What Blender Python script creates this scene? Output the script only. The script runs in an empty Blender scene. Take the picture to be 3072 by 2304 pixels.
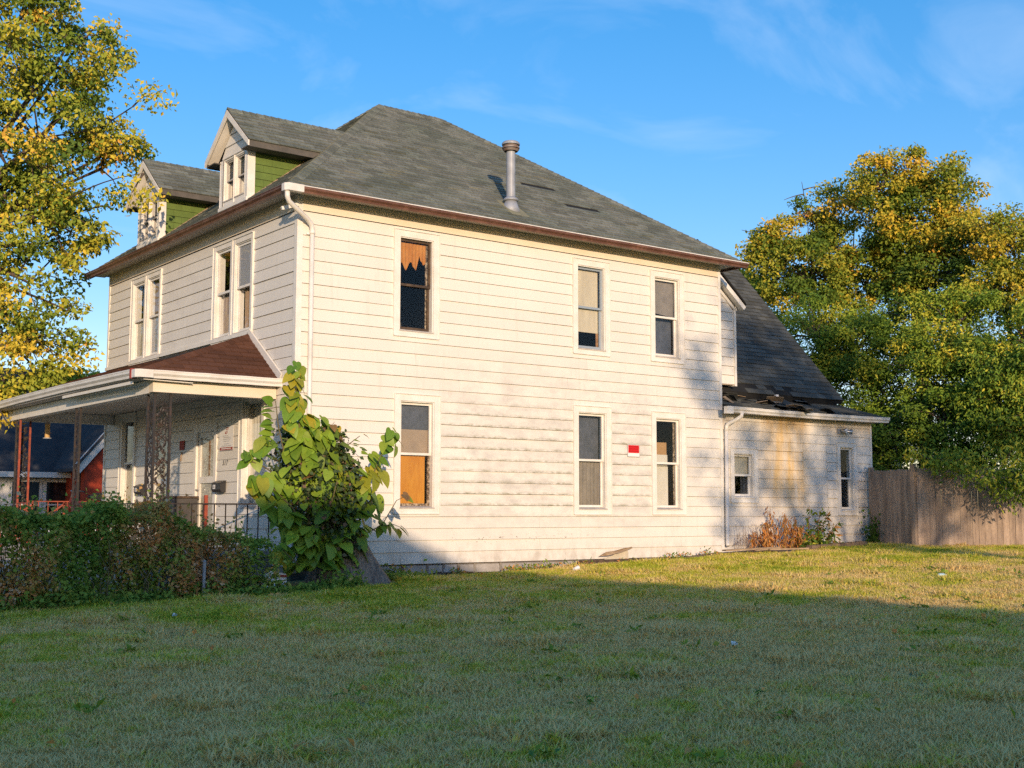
import bpy, bmesh, math, random
import numpy as np
from mathutils import Vector, Matrix

SC = bpy.context.scene
COL = SC.collection
RNG = np.random.default_rng(7)
random.seed(7)

# ------------------------------------------------------------------ camera
CAM_POS = Vector((-9.447, -18.482, 0.898))
YAW, PITCH, ROLL, FPX = 0.64491, 0.101746, 0.00142, 3756.65      # FPX: focal length in pixels of a 3072 px wide frame
FW = Vector((math.sin(YAW) * math.cos(PITCH), math.cos(YAW) * math.cos(PITCH), math.sin(PITCH)))
_r = Vector((math.cos(YAW), -math.sin(YAW), 0.0))
_u = _r.cross(FW)
CR = _r * math.cos(ROLL) + _u * math.sin(ROLL)
CU = -_r * math.sin(ROLL) + _u * math.cos(ROLL)
cam = bpy.data.cameras.new('camera')
cam.sensor_fit = 'HORIZONTAL'
cam.sensor_width = 36.0
cam.lens = FPX / 3072 * 36.0
cam.clip_start, cam.clip_end = 0.1, 3000.0
camo = bpy.data.objects.new('camera', cam)
COL.objects.link(camo)
camo.matrix_world = Matrix(((CR.x, CU.x, -FW.x, CAM_POS.x), (CR.y, CU.y, -FW.y, CAM_POS.y), (CR.z, CU.z, -FW.z, CAM_POS.z), (0, 0, 0, 1)))
SC.camera = camo

# ------------------------------------------------------------------ sky, sun, exposure
TO_SUN = Vector((-2.06, -4.60, 0.92)).normalized()
SUN_EL = math.asin(TO_SUN.z)
SUN_ROT = math.atan2(TO_SUN.x, TO_SUN.y)
w = bpy.data.worlds.new('World')
SC.world = w
w.use_nodes = True
nt = w.node_tree
nt.nodes.clear()
wo = nt.nodes.new('ShaderNodeOutputWorld')
bg = nt.nodes.new('ShaderNodeBackground')
sky = nt.nodes.new('ShaderNodeTexSky')
sky.sky_type = 'NISHITA'
sky.sun_disc = False
sky.sun_elevation = SUN_EL
sky.sun_rotation = SUN_ROT
sky.altitude = 200
sky.air_density = 1.0
sky.dust_density = 0.35
sky.ozone_density = 2.0
bg.inputs['Strength'].default_value = 0.15
CLX = 23.3
# thin cirrus: stretched noise over the direction of view
tc = nt.nodes.new('ShaderNodeTexCoord')
mp = nt.nodes.new('ShaderNodeMapping')
mp.inputs['Location'].default_value = (CLX, 0.0, 0.0)
mp.inputs['Rotation'].default_value = (0.25, 0.35, 0.5)
mp.inputs['Scale'].default_value = (1.6, 4.2, 6.0)
n1 = nt.nodes.new('ShaderNodeTexNoise')
n1.inputs['Scale'].default_value = 1.5
n1.inputs['Detail'].default_value = 9
n1.inputs['Roughness'].default_value = 0.55
n1.inputs['Distortion'].default_value = 0.7
cr = nt.nodes.new('ShaderNodeValToRGB')
cr.color_ramp.elements[0].position = 0.48
cr.color_ramp.elements[1].position = 0.80
cr.color_ramp.elements[0].color = (0, 0, 0, 1)
cr.color_ramp.elements[1].color = (0.30, 0.30, 0.30, 1)
hs = nt.nodes.new('ShaderNodeHueSaturation')
hs.inputs['Hue'].default_value = 0.5
hs.inputs['Saturation'].default_value = 1.74
hs.inputs['Value'].default_value = 1.38
gm = nt.nodes.new('ShaderNodeGamma')
gm.inputs['Gamma'].default_value = 0.7
ti = nt.nodes.new('ShaderNodeMixRGB')
ti.blend_type = 'MULTIPLY'
ti.inputs['Fac'].default_value = 1.0
ti.inputs['Color2'].default_value = (0.98, 0.83, 0.96, 1)
mx = nt.nodes.new('ShaderNodeMixRGB')
mx.inputs['Color2'].default_value = (3.8, 4.2, 4.8, 1)
nt.links.new(tc.outputs['Generated'], mp.inputs['Vector'])
nt.links.new(mp.outputs['Vector'], n1.inputs['Vector'])
nt.links.new(n1.outputs['Fac'], cr.inputs['Fac'])
nt.links.new(cr.outputs['Color'], mx.inputs['Fac'])
nt.links.new(sky.outputs['Color'], gm.inputs['Color'])
nt.links.new(gm.outputs['Color'], hs.inputs['Color'])
nt.links.new(hs.outputs['Color'], ti.inputs['Color1'])
nt.links.new(ti.outputs['Color'], mx.inputs['Color1'])
nt.links.new(mx.outputs['Color'], bg.inputs['Color'])
nt.links.new(bg.outputs['Background'], wo.inputs['Surface'])

sun = bpy.data.lights.new('sun', 'SUN')
sun.energy = 2.62
sun.angle = math.radians(0.53)
sun.color = (1.0, 0.735, 0.49)
suno = bpy.data.objects.new('sun', sun)
COL.objects.link(suno)
suno.location = (-30, -60, 30)
suno.rotation_euler = (-TO_SUN).to_track_quat('-Z', 'Y').to_euler()

SC.view_settings.view_transform = 'Standard'
SC.view_settings.look = 'None'
SC.view_settings.exposure = 0.85
SC.view_settings.gamma = 1.0
SC.view_settings.use_curve_mapping = False
SC.render.engine = 'CYCLES'
SC.cycles.use_denoising = False
SC.cycles.max_bounces = 6
SC.cycles.diffuse_bounces = 3
SC.cycles.glossy_bounces = 3
SC.cycles.transparent_max_bounces = 12
SC.cycles.caustics_reflective = False
SC.cycles.caustics_refractive = False

# ------------------------------------------------------------------ helpers
WM = {}


def prop(o, label=None, cat=None, group=None, kind=None):
    if label: o['label'] = label
    if cat: o['category'] = cat
    if group: o['group'] = group
    if kind: o['kind'] = kind
    return o


def attach(o, parent, M=None):
    COL.objects.link(o)
    if M is not None:
        o.matrix_basis = M
    if parent is not None:
        o.parent = parent
        o.matrix_parent_inverse = WM.get(parent.name, Matrix()).inverted()
    if M is not None:
        WM[o.name] = M
    return o


def thing(name, loc, label, cat, group=None):
    o = bpy.data.objects.new(name, None)
    o.empty_display_size = 0.2
    M = Matrix.Translation(Vector(loc))
    attach(o, None, M)
    return prop(o, label, cat, group)


def mesh_from(name, V, F, mats, smooth=False, recalc=True, mi=None, attrs=None):
    me = bpy.data.meshes.new(name)
    me.from_pydata([tuple(v) for v in V], [], [tuple(f) for f in F])
    for m in (mats if isinstance(mats, (list, tuple)) else [mats]):
        me.materials.append(m)
    if mi is not None:
        me.polygons.foreach_set('material_index', mi)
    if recalc:
        bm = bmesh.new()
        bm.from_mesh(me)
        bmesh.ops.recalc_face_normals(bm, faces=bm.faces)
        bm.to_mesh(me)
        bm.free()
    if smooth:
        me.polygons.foreach_set('use_smooth', [True] * len(me.polygons))
    return me


def S(u, d, z): return (u, -d, z)          # long side wall (plane y = 0), d = outwards
def FR(u, d, z): return (-d, u, z)         # street front (plane x = 0)
def ID(x, y, z): return (x, y, z)


class MB:
    def __init__(s, M=ID):
        s.V, s.F, s.M, s.mi = [], [], M, []

    def add(s, pts, faces, m=0):
        n = len(s.V)
        s.V += [s.M(*p) for p in pts]
        s.F += [tuple(n + i for i in f) for f in faces]
        s.mi += [m] * len(faces)
        return s

    def box(s, a0, a1, b0, b1, c0, c1, m=0):
        return s.add([(a0, b0, c0), (a1, b0, c0), (a1, b1, c0), (a0, b1, c0), (a0, b0, c1), (a1, b0, c1), (a1, b1, c1), (a0, b1, c1)],
                     [(0, 3, 2, 1), (4, 5, 6, 7), (0, 1, 5, 4), (1, 2, 6, 5), (2, 3, 7, 6), (3, 0, 4, 7)], m)

    def extr(s, loop, vec, m=0):
        n = len(loop)
        l2 = [tuple(p[i] + vec[i] for i in range(3)) for p in loop]
        return s.add(list(loop) + l2, [tuple(range(n - 1, -1, -1)), tuple(range(n, 2 * n))] + [(i, (i + 1) % n, n + (i + 1) % n, n + i) for i in range(n)], m)

    def bar(s, p, q, w, h=None, m=0):
        p, q = Vector(p), Vector(q)
        h = h or w
        d = (q - p).normalized()
        a = d.cross(Vector((0, 0, 1)))
        if a.length < 1e-3: a = Vector((1, 0, 0))
        a.normalize()
        b = d.cross(a).normalized()
        a, b = a * w / 2, b * h / 2
        pts = [p - a - b, p + a - b, p + a + b, p - a + b, q - a - b, q + a - b, q + a + b, q - a + b]
        return s.add([tuple(t) for t in pts], [(0, 3, 2, 1), (4, 5, 6, 7), (0, 1, 5, 4), (1, 2, 6, 5), (2, 3, 7, 6), (3, 0, 4, 7)], m)

    def tube(s, P, R, n=7, cap=True, m=0):
        P = [Vector(p) for p in P]
        if not isinstance(R, (list, tuple)): R = [R] * len(P)
        base = len(s.V)
        prev = None
        for i, p in enumerate(P):
            d = (P[min(i + 1, len(P) - 1)] - P[max(i - 1, 0)]).normalized()
            a = (prev - d * prev.dot(d)) if prev is not None else d.cross(Vector((0.3, 0.2, 1)))
            if a.length < 1e-4: a = d.cross(Vector((1, 0, 0)))
            a.normalize()
            prev = a
            b = d.cross(a)
            for k in range(n):
                t = 2 * math.pi * k / n
                s.V.append(s.M(*(p + (a * math.cos(t) + b * math.sin(t)) * R[i])))
        for i in range(len(P) - 1):
            for k in range(n):
                s.F.append((base + i * n + k, base + i * n + (k + 1) % n, base + (i + 1) * n + (k + 1) % n, base + (i + 1) * n + k))
                s.mi.append(m)
        if cap:
            s.F.append(tuple(base + k for k in range(n - 1, -1, -1)))
            s.F.append(tuple(base + (len(P) - 1) * n + k for k in range(n)))
            s.mi += [m, m]
        return s

    def ring(s, c, ax, r, tr, n=24, k=6, m=0):
        ax = Vector(ax).normalized()
        a = ax.orthogonal().normalized()
        b = ax.cross(a)
        base = len(s.V)
        for i in range(n):
            t = 2 * math.pi * i / n
            rad = a * math.cos(t) + b * math.sin(t)
            for j in range(k):
                q = 2 * math.pi * j / k
                s.V.append(s.M(*(Vector(c) + rad * (r + tr * math.cos(q)) + ax * tr * math.sin(q))))
        for i in range(n):
            for j in range(k):
                s.F.append((base + i * k + j, base + ((i + 1) % n) * k + j, base + ((i + 1) % n) * k + (j + 1) % k, base + i * k + (j + 1) % k))
                s.mi.append(m)
        return s

    def build(s, name, mats, parent=None, smooth=False, kind=None):
        me = mesh_from(name, s.V, s.F, mats, smooth, True, s.mi)
        o = bpy.data.objects.new(name, me)
        attach(o, parent)
        if kind: o['kind'] = kind
        return o


def fast_mesh(name, V, F, mats, hue=None, mi=None):
    """big meshes from numpy arrays: V (n,3), F (m,k)"""
    V = np.asarray(V, np.float32)
    F = np.asarray(F, np.int32)
    me = bpy.data.meshes.new(name)
    me.vertices.add(len(V))
    me.vertices.foreach_set('co', V.ravel())
    k = F.shape[1]
    me.loops.add(F.size)
    me.loops.foreach_set('vertex_index', F.ravel())
    me.polygons.add(len(F))
    me.polygons.foreach_set('loop_start', np.arange(len(F), dtype=np.int32) * k)
    for m in (mats if isinstance(mats, (list, tuple)) else [mats]):
        me.materials.append(m)
    if mi is not None:
        me.polygons.foreach_set('material_index', np.asarray(mi, np.int32))
    if hue is not None:
        a = me.attributes.new('hue', 'FLOAT', 'FACE')
        a.data.foreach_set('value', np.asarray(hue, np.float32))
    me.update(calc_edges=True)
    me.validate()
    return me


def at(u, v, y):
    """point of the place at depth plane y seen at pixel (u, v) of the 3072 px wide photograph"""
    d = FW + CR * ((u - 1536) / FPX) + CU * ((1152 - v) / FPX)
    return CAM_POS + d * ((y - CAM_POS.y) / d.y)


def atd(u, v, depth):
    return CAM_POS + (FW + CR * ((u - 1536) / FPX) + CU * ((1152 - v) / FPX)) * depth


# ------------------------------------------------------------------ materials
def N(nt, t, **kw):
    n = nt.nodes.new(t)
    for k, v in kw.items():
        if k in n.inputs: n.inputs[k].default_value = v
        else: setattr(n, k, v)
    return n


def rgb(c): return (c[0], c[1], c[2], 1.0)


def material(name, c1, c2=None, scale=3.0, detail=5, lo=0.35, hi=0.65, rough=0.7, spec=0.3, metal=0.0, bump=0.0, bscale=60.0, stretch=(1, 1, 1),
             rnd=None, rnd_amt=0.0, fine=0.0, fscale=80.0, translucent=0.0, extra=None):
    m = bpy.data.materials.new(name)
    m.use_nodes = True
    nt = m.node_tree
    L = nt.links.new
    b = nt.nodes['Principled BSDF']
    b.inputs['Roughness'].default_value = rough
    b.inputs['Specular IOR Level'].default_value = spec
    b.inputs['Metallic'].default_value = metal
    geo = N(nt, 'ShaderNodeNewGeometry')
    mp = N(nt, 'ShaderNodeMapping')
    mp.inputs['Scale'].default_value = stretch
    L(geo.outputs['Position'], mp.inputs['Vector'])
    col = N(nt, 'ShaderNodeRGB')
    col.outputs[0].default_value = rgb(c1)
    out = col.outputs[0]
    if c2 is not None:
        nz = N(nt, 'ShaderNodeTexNoise', Scale=scale, Detail=detail, Roughness=0.6)
        L(mp.outputs[0], nz.inputs['Vector'])
        rp = N(nt, 'ShaderNodeMapRange')
        rp.inputs['From Min'].default_value = lo
        rp.inputs['From Max'].default_value = hi
        L(nz.outputs['Fac'], rp.inputs['Value'])
        mix = N(nt, 'ShaderNodeMixRGB')
        mix.inputs['Color2'].default_value = rgb(c2)
        L(rp.outputs[0], mix.inputs['Fac'])
        L(out, mix.inputs['Color1'])
        out = mix.outputs[0]
    if fine:
        nz = N(nt, 'ShaderNodeTexNoise', Scale=fscale, Detail=3)
        L(mp.outputs[0], nz.inputs['Vector'])
        rp = N(nt, 'ShaderNodeMapRange')
        rp.inputs['From Min'].default_value = 0.25
        rp.inputs['From Max'].default_value = 0.75
        rp.inputs['To Min'].default_value = 1 - fine
        rp.inputs['To Max'].default_value = 1 + fine
        L(nz.outputs['Fac'], rp.inputs['Value'])
        mul = N(nt, 'ShaderNodeVectorMath', operation='MULTIPLY')
        L(out, mul.inputs[0])
        L(rp.outputs[0], mul.inputs[1])
        out = mul.outputs[0]
    if rnd:
        # piece to piece variation: object random + random per island
        oi = N(nt, 'ShaderNodeObjectInfo')
        ad = N(nt, 'ShaderNodeMath', operation='ADD')
        L(oi.outputs['Random'], ad.inputs[0])
        L(geo.outputs['Random Per Island'], ad.inputs[1])
        fr = N(nt, 'ShaderNodeMath', operation='FRACT')
        L(ad.outputs[0], fr.inputs[0])
        rp = N(nt, 'ShaderNodeMapRange')
        rp.inputs['To Min'].default_value = 1 - rnd
        rp.inputs['To Max'].default_value = 1 + rnd
        L(fr.outputs[0], rp.inputs['Value'])
        mul = N(nt, 'ShaderNodeVectorMath', operation='MULTIPLY')
        L(out, mul.inputs[0])
        L(rp.outputs[0], mul.inputs[1])
        out = mul.outputs[0]
    if extra:
        out = extra(nt, out, geo, mp)
    L(out, b.inputs['Base Color'])
    if bump:
        nz = N(nt, 'ShaderNodeTexNoise', Scale=bscale, Detail=4)
        L(mp.outputs[0], nz.inputs['Vector'])
        bp = N(nt, 'ShaderNodeBump', Strength=bump)
        bp.inputs['Distance'].default_value = 0.02
        L(nz.outputs['Fac'], bp.inputs['Height'])
        L(bp.outputs[0], b.inputs['Normal'])
    if translucent:
        tr = N(nt, 'ShaderNodeBsdfTranslucent')
        L(out, tr.inputs['Color'])
        ms = N(nt, 'ShaderNodeMixShader')
        ms.inputs[0].default_value = translucent
        L(b.outputs[0], ms.inputs[1])
        L(tr.outputs[0], ms.inputs[2])
        L(ms.outputs[0], nt.nodes['Material Output'].inputs['Surface'])
    return m


def band(nt, geo_out, axis, a, b, c, d):
    """mask rising a..b, falling c..d along one world axis"""
    L = nt.links.new
    sp = N(nt, 'ShaderNodeSeparateXYZ')
    L(geo_out, sp.inputs[0])
    m1 = N(nt, 'ShaderNodeMapRange')
    m1.inputs['From Min'].default_value, m1.inputs['From Max'].default_value = a, b
    m2 = N(nt, 'ShaderNodeMapRange')
    m2.inputs['From Min'].default_value, m2.inputs['From Max'].default_value = d, c
    L(sp.outputs[axis], m1.inputs['Value'])
    L(sp.outputs[axis], m2.inputs['Value'])
    mu = N(nt, 'ShaderNodeMath', operation='MULTIPLY')
    L(m1.outputs[0], mu.inputs[0])
    L(m2.outputs[0], mu.inputs[1])
    return mu.outputs[0]


def stain(nt, col, geo, color, masks, scale, stretch, lo, hi, amount, detail=6, rough=0.65):
    L = nt.links.new
    mp = N(nt, 'ShaderNodeMapping')
    mp.inputs['Scale'].default_value = stretch
    L(geo.outputs['Position'], mp.inputs['Vector'])
    nz = N(nt, 'ShaderNodeTexNoise', Scale=scale, Detail=detail, Roughness=rough)
    L(mp.outputs[0], nz.inputs['Vector'])
    rp = N(nt, 'ShaderNodeMapRange')
    rp.inputs['From Min'].default_value, rp.inputs['From Max'].default_value = lo, hi
    rp.inputs['To Max'].default_value = amount
    L(nz.outputs['Fac'], rp.inputs['Value'])
    f = rp.outputs[0]
    for mk in masks:
        mu = N(nt, 'ShaderNodeMath', operation='MULTIPLY')
        L(f, mu.inputs[0])
        L(mk, mu.inputs[1])
        f = mu.outputs[0]
    mix = N(nt, 'ShaderNodeMixRGB')
    mix.inputs['Color2'].default_value = rgb(color)
    L(f, mix.inputs['Fac'])
    L(col, mix.inputs['Color1'])
    return mix.outputs[0]


def course_mask(nt, geo, w=0.25):
    """1 near the lower edge of every siding course (0.2032 m apart)"""
    L = nt.links.new
    sp = N(nt, 'ShaderNodeSeparateXYZ')
    L(geo.outputs['Position'], sp.inputs[0])
    dv = N(nt, 'ShaderNodeMath', operation='DIVIDE')
    dv.inputs[1].default_value = 0.2032
    L(sp.outputs[2], dv.inputs[0])
    fr = N(nt, 'ShaderNodeMath', operation='FRACT')
    L(dv.outputs[0], fr.inputs[0])
    m = N(nt, 'ShaderNodeMapRange')
    m.inputs['From Min'].default_value, m.inputs['From Max'].default_value = w, 0.0
    L(fr.outputs[0], m.inputs['Value'])
    return m.outputs[0]


def siding_extra(nt, col, geo, mp):
    P = geo.outputs['Position']
    # blotchy grime in the middle of the long wall
    col = stain(nt, col, geo, (0.47, 0.45, 0.41), [band(nt, P, 0, 2.0, 3.6, 7.8, 10.2), band(nt, P, 2, 0.2, 1.0, 2.9, 4.0)], 1.9, (1, 1, 2.0), 0.42, 0.66, 0.72)
    # mildew along the laps
    col = stain(nt, col, geo, (0.22, 0.21, 0.11), [band(nt, P, 0, 2.4, 3.4, 6.8, 9.0), band(nt, P, 2, 0.7, 1.0, 2.5, 3.1), course_mask(nt, geo, 0.28)], 5.0, (1.4, 1, 3), 0.42, 0.62, 1.0, 8, 0.75)
    # flaked paint low on the wall
    col = stain(nt, col, geo, (0.16, 0.13, 0.09), [band(nt, P, 0, 2.9, 3.6, 5.6, 7.0), band(nt, P, 2, 0.30, 0.36, 0.47, 0.53)], 16.0, (1, 1, 1.6), 0.60, 0.66, 0.9)
    col = stain(nt, col, geo, (0.45, 0.43, 0.40), [band(nt, P, 0, -0.3, -0.1, 0.01, 0.02), band(nt, P, 1, 1.0, 2.0, 6.5, 8.0)], 1.5, (1, 1, 2.0), 0.50, 0.80, 0.4)
    col = stain(nt, col, geo, (0.34, 0.29, 0.22), [band(nt, P, 2, -0.1, -0.05, 0.05, 0.42)], 3.0, (1.5, 1.5, 1.0), 0.40, 0.75, 0.75)
    # rain streaks under the sills
    col = stain(nt, col, geo, (0.52, 0.48, 0.40), [], 2.2, (4.0, 4.0, 0.35), 0.55, 0.85, 0.5)
    return col


def wing_extra(nt, col, geo, mp):
    P = geo.outputs['Position']
    col = stain(nt, col, geo, (0.66, 0.42, 0.12), [band(nt, P, 0, 11.0, 11.7, 12.5, 12.9), band(nt, P, 2, 0.7, 1.5, 3.2, 3.4)], 2.2, (2.0, 1, 0.30), 0.28, 0.58, 0.8)
    col = stain(nt, col, geo, (0.55, 0.33, 0.12), [band(nt, P, 2, 2.6, 2.9, 3.3, 3.4)], 1.8, (1.2, 1, 0.5), 0.45, 0.7, 0.75)
    col = stain(nt, col, geo, (0.55, 0.50, 0.42), [], 1.6, (1.5, 1, 0.8), 0.48, 0.75, 0.5)
    return col


def leaf_material(name, stops, rough=0.6, trans=0.3, spec=0.2):
    m = bpy.data.materials.new(name)
    m.use_nodes = True
    nt = m.node_tree
    L = nt.links.new
    b = nt.nodes['Principled BSDF']
    b.inputs['Roughness'].default_value = rough
    b.inputs['Specular IOR Level'].default_value = spec
    at_ = N(nt, 'ShaderNodeAttribute', attribute_name='hue')
    rp = N(nt, 'ShaderNodeValToRGB')
    el = rp.color_ramp.elements
    while len(el) < len(stops): el.new(0.5)
    for e, (p, c) in zip(el, stops):
        e.position = p
        e.color = rgb(c)
    L(at_.outputs['Fac'], rp.inputs['Fac'])
    tr = N(nt, 'ShaderNodeBsdfTranslucent')
    ms = N(nt, 'ShaderNodeMixShader')
    ms.inputs[0].default_value = trans
    L(rp.outputs[0], b.inputs['Base Color'])
    L(rp.outputs[0], tr.inputs['Color'])
    L(b.outputs[0], ms.inputs[1])
    L(tr.outputs[0], ms.inputs[2])
    L(ms.outputs[0], nt.nodes['Material Output'].inputs['Surface'])
    return m


def glass_material(name, tint=(0.965, 0.975, 0.98), boost=0.015, rough=0.02):
    m = bpy.data.materials.new(name)
    m.use_nodes = True
    nt = m.node_tree
    nt.nodes.clear()
    L = nt.links.new
    o = N(nt, 'ShaderNodeOutputMaterial')
    t = N(nt, 'ShaderNodeBsdfTransparent')
    t.inputs['Color'].default_value = rgb(tint)
    g = N(nt, 'ShaderNodeBsdfGlossy', Roughness=rough)
    lw = N(nt, 'ShaderNodeLayerWeight', Blend=0.5)
    pw = N(nt, 'ShaderNodeMath', operation='POWER')
    pw.inputs[1].default_value = 4.0
    L(lw.outputs['Facing'], pw.inputs[0])
    f = N(nt, 'ShaderNodeMath', operation='MULTIPLY')
    f.inputs[1].default_value = 0.45
    L(pw.outputs[0], f.inputs[0])
    geo = N(nt, 'ShaderNodeNewGeometry')
    nz = N(nt, 'ShaderNodeTexNoise', Scale=2.0, Detail=1)
    L(geo.outputs['Position'], nz.inputs['Vector'])
    bp = N(nt, 'ShaderNodeBump', Strength=0.12)
    bp.inputs['Distance'].default_value = 0.02
    L(nz.outputs['Fac'], bp.inputs['Height'])
    L(bp.outputs[0], g.inputs['Normal'])
    a = N(nt, 'ShaderNodeMath', operation='ADD')
    a.inputs[1].default_value = boost
    ms = N(nt, 'ShaderNodeMixShader')
    L(f.outputs[0], a.inputs[0])
    L(a.outputs[0], ms.inputs[0])
    L(t.outputs[0], ms.inputs[1])
    L(g.outputs[0], ms.inputs[2])
    L(ms.outputs[0], o.inputs['Surface'])
    return m


MT = {}
MT['siding'] = material('painted_siding', (0.74, 0.71, 0.64), (0.70, 0.67, 0.60), 0.8, rough=0.5, spec=0.35, rnd=0.025, extra=siding_extra, bump=0.03, bscale=25)
MT['wing_siding'] = material('stained_siding', (0.72, 0.69, 0.62), (0.66, 0.63, 0.57), 0.9, rough=0.55, spec=0.3, rnd=0.03, extra=wing_extra)
MT['trim'] = material('white_trim', (0.78, 0.76, 0.71), (0.70, 0.67, 0.60), 4, rough=0.5, spec=0.35, fine=0.05, fscale=30)
MT['old_trim'] = material('grey_weathered_sill', (0.42, 0.39, 0.35), (0.55, 0.51, 0.46), 6, rough=0.8, fine=0.15)
MT['underlay'] = material('wall_underlay', (0.47, 0.39, 0.30), rough=0.9)
MT['inside'] = material('room_wall', (0.16, 0.15, 0.15), rough=0.9)
MT['frieze'] = material('cream_frieze', (0.74, 0.66, 0.53), (0.70, 0.60, 0.45), 1.2, rough=0.6)
MT['soffit'] = material('soffit', (0.50, 0.47, 0.43), rough=0.7)
MT['gutter_brown'] = material('brown_gutter', (0.115, 0.052, 0.034), (0.20, 0.10, 0.068), 3.0, lo=0.45, hi=0.7, rough=0.4, spec=0.5, fine=0.2, fscale=14)
MT['gutter_white'] = material('white_gutter', (0.75, 0.73, 0.68), (0.58, 0.54, 0.47), 2.5, lo=0.45, hi=0.75, rough=0.4, spec=0.5)
MT['shingle'] = material('grey_green_shingle', (0.190, 0.198, 0.168), (0.138, 0.155, 0.125), 1.3, rough=0.9, spec=0.1, rnd=0.24, fine=0.3, fscale=26)
MT['shingle_rear'] = material('charcoal_shingle', (0.100, 0.105, 0.095), (0.070, 0.075, 0.070), 0.9, rough=0.9, spec=0.15, rnd=0.28, fine=0.25, fscale=60)
MT['shingle_porch'] = material('brown_shingle', (0.120, 0.056, 0.034), (0.090, 0.042, 0.027), 1.0, rough=0.9, spec=0.15, rnd=0.22, fine=0.25, fscale=60)
MT['deck'] = material('roof_underlay', (0.018, 0.018, 0.017), rough=0.95)
MT['green_siding'] = material('green_shingle_siding', (0.125, 0.190, 0.042), (0.10, 0.155, 0.035), 5, rough=0.7, rnd=0.06, fine=0.1)
MT['wood'] = material('bare_wood', (0.42, 0.24, 0.12), (0.25, 0.13, 0.06), 3, stretch=(1, 1, 8), rough=0.7)
MT['dark_wood'] = material('dark_sash', (0.05, 0.035, 0.025), (0.12, 0.08, 0.05), 9, rough=0.6)
MT['peel'] = material('peeling_jamb', (0.10, 0.07, 0.045), (0.45, 0.36, 0.25), 22, lo=0.45, hi=0.6, rough=0.8)
MT['metal_sash'] = material('grey_storm_sash', (0.27, 0.33, 0.39), rough=0.4, spec=0.5)
MT['glass'] = glass_material('window_glass')
MT['storm'] = glass_material('storm_glass', (0.955, 0.97, 0.985), 0.022)
MT['orange_board'] = material('orange_plywood', (0.62, 0.27, 0.035), (0.52, 0.20, 0.025), 3, stretch=(6, 6, 1), rough=0.6)
MT['orange_cloth'] = material('orange_paper', (0.66, 0.30, 0.075), (0.55, 0.22, 0.05), 6, rough=0.85, translucent=0.2)
MT['blind'] = material('cream_blind', (0.62, 0.55, 0.40), (0.52, 0.46, 0.34), 2.5, rough=0.85, stretch=(5, 5, 0.6), fine=0.05, fscale=20)
MT['tan_film'] = material('tan_paper', (0.40, 0.29, 0.19), (0.31, 0.23, 0.16), 3, rough=0.85)
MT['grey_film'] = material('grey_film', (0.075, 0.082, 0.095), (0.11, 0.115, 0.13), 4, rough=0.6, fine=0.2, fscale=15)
MT['taupe_film'] = material('taupe_curtain', (0.29, 0.25, 0.20), (0.22, 0.19, 0.155), 3, rough=0.85, fine=0.12, fscale=9)
MT['cardboard'] = material('cardboard', (0.42, 0.25, 0.11), (0.36, 0.21, 0.09), 5, rough=0.9)
MT['cream_panel'] = material('cream_panel', (0.66, 0.62, 0.52), (0.58, 0.54, 0.44), 3, rough=0.7)
MT['grey_blind'] = material('grey_blind', (0.42, 0.42, 0.42), rough=0.85)
MT['curtain'] = material('striped_curtain', (0.50, 0.40, 0.30), (0.14, 0.12, 0.14), 6, stretch=(6, 6, 0.15), rough=0.9)
MT['curtain_brown'] = material('brown_curtain', (0.26, 0.15, 0.09), (0.40, 0.30, 0.20), 6, stretch=(6, 6, 0.15), rough=0.9)
MT['dark_cloth'] = material('dark_curtain', (0.045, 0.05, 0.06), (0.12, 0.13, 0.15), 8, stretch=(6, 6, 0.2), rough=0.9)
MT['stone'] = material('foundation_stone', (0.42, 0.40, 0.37), (0.30, 0.28, 0.25), 4, rough=0.9, rnd=0.12, fine=0.2, bump=0.5, bscale=12)
MT['mortar'] = material('dark_footing', (0.07, 0.06, 0.05), (0.14, 0.12, 0.10), 5, rough=0.95)
MT['iron'] = material('black_iron', (0.030, 0.026, 0.024), (0.10, 0.055, 0.04), 10, lo=0.5, hi=0.8, rough=0.55, spec=0.4)
MT['red_iron'] = material('red_painted_iron', (0.40, 0.085, 0.045), (0.22, 0.06, 0.04), 8, rough=0.6)
MT['galv'] = material('galvanised_metal', (0.36, 0.39, 0.43), (0.27, 0.29, 0.32), 5, rough=0.55, spec=0.4, metal=0.15, fine=0.1, fscale=20)
MT['rust'] = material('rusty_metal', (0.16, 0.10, 0.07), (0.30, 0.27, 0.25), 8, rough=0.6)
MT['steel'] = material('lamp_metal', (0.55, 0.56, 0.58), rough=0.3, metal=0.8)
MT['white_plain'] = material('white_enamel', (0.80, 0.79, 0.77), rough=0.5)
MT['red_plain'] = material('red_print', (0.62, 0.012, 0.015), rough=0.5)
MT['dark_red'] = material('dark_red_print', (0.33, 0.01, 0.012), rough=0.6)
MT['brick_red'] = material('maroon_print', (0.32, 0.05, 0.035), rough=0.6)
MT['ink'] = material('dark_print', (0.05, 0.05, 0.05), rough=0.6)
MT['grey_ink'] = material('grey_print', (0.34, 0.34, 0.34), rough=0.6)
MT['black'] = material('black_plastic', (0.025, 0.025, 0.027), rough=0.4, spec=0.5)
MT['porch_grey'] = material('porch_paint', (0.40, 0.39, 0.36), (0.33, 0.32, 0.30), 3, rough=0.7)
MT['porch_skirt'] = material('porch_skirt_paint', (0.34, 0.34, 0.34), (0.22, 0.22, 0.22), 3, rough=0.7)
MT['fence'] = material('weathered_cedar', (0.42, 0.325, 0.245), (0.27, 0.205, 0.16), 2.2, stretch=(5, 5, 0.7), rough=0.9, rnd=0.16, fine=0.25, fscale=30, bump=0.3, bscale=30)
MT['bark'] = material('grey_bark', (0.14, 0.105, 0.08), (0.075, 0.055, 0.042), 6, stretch=(4, 4, 1), rough=0.95, bump=0.8, bscale=20)
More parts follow.
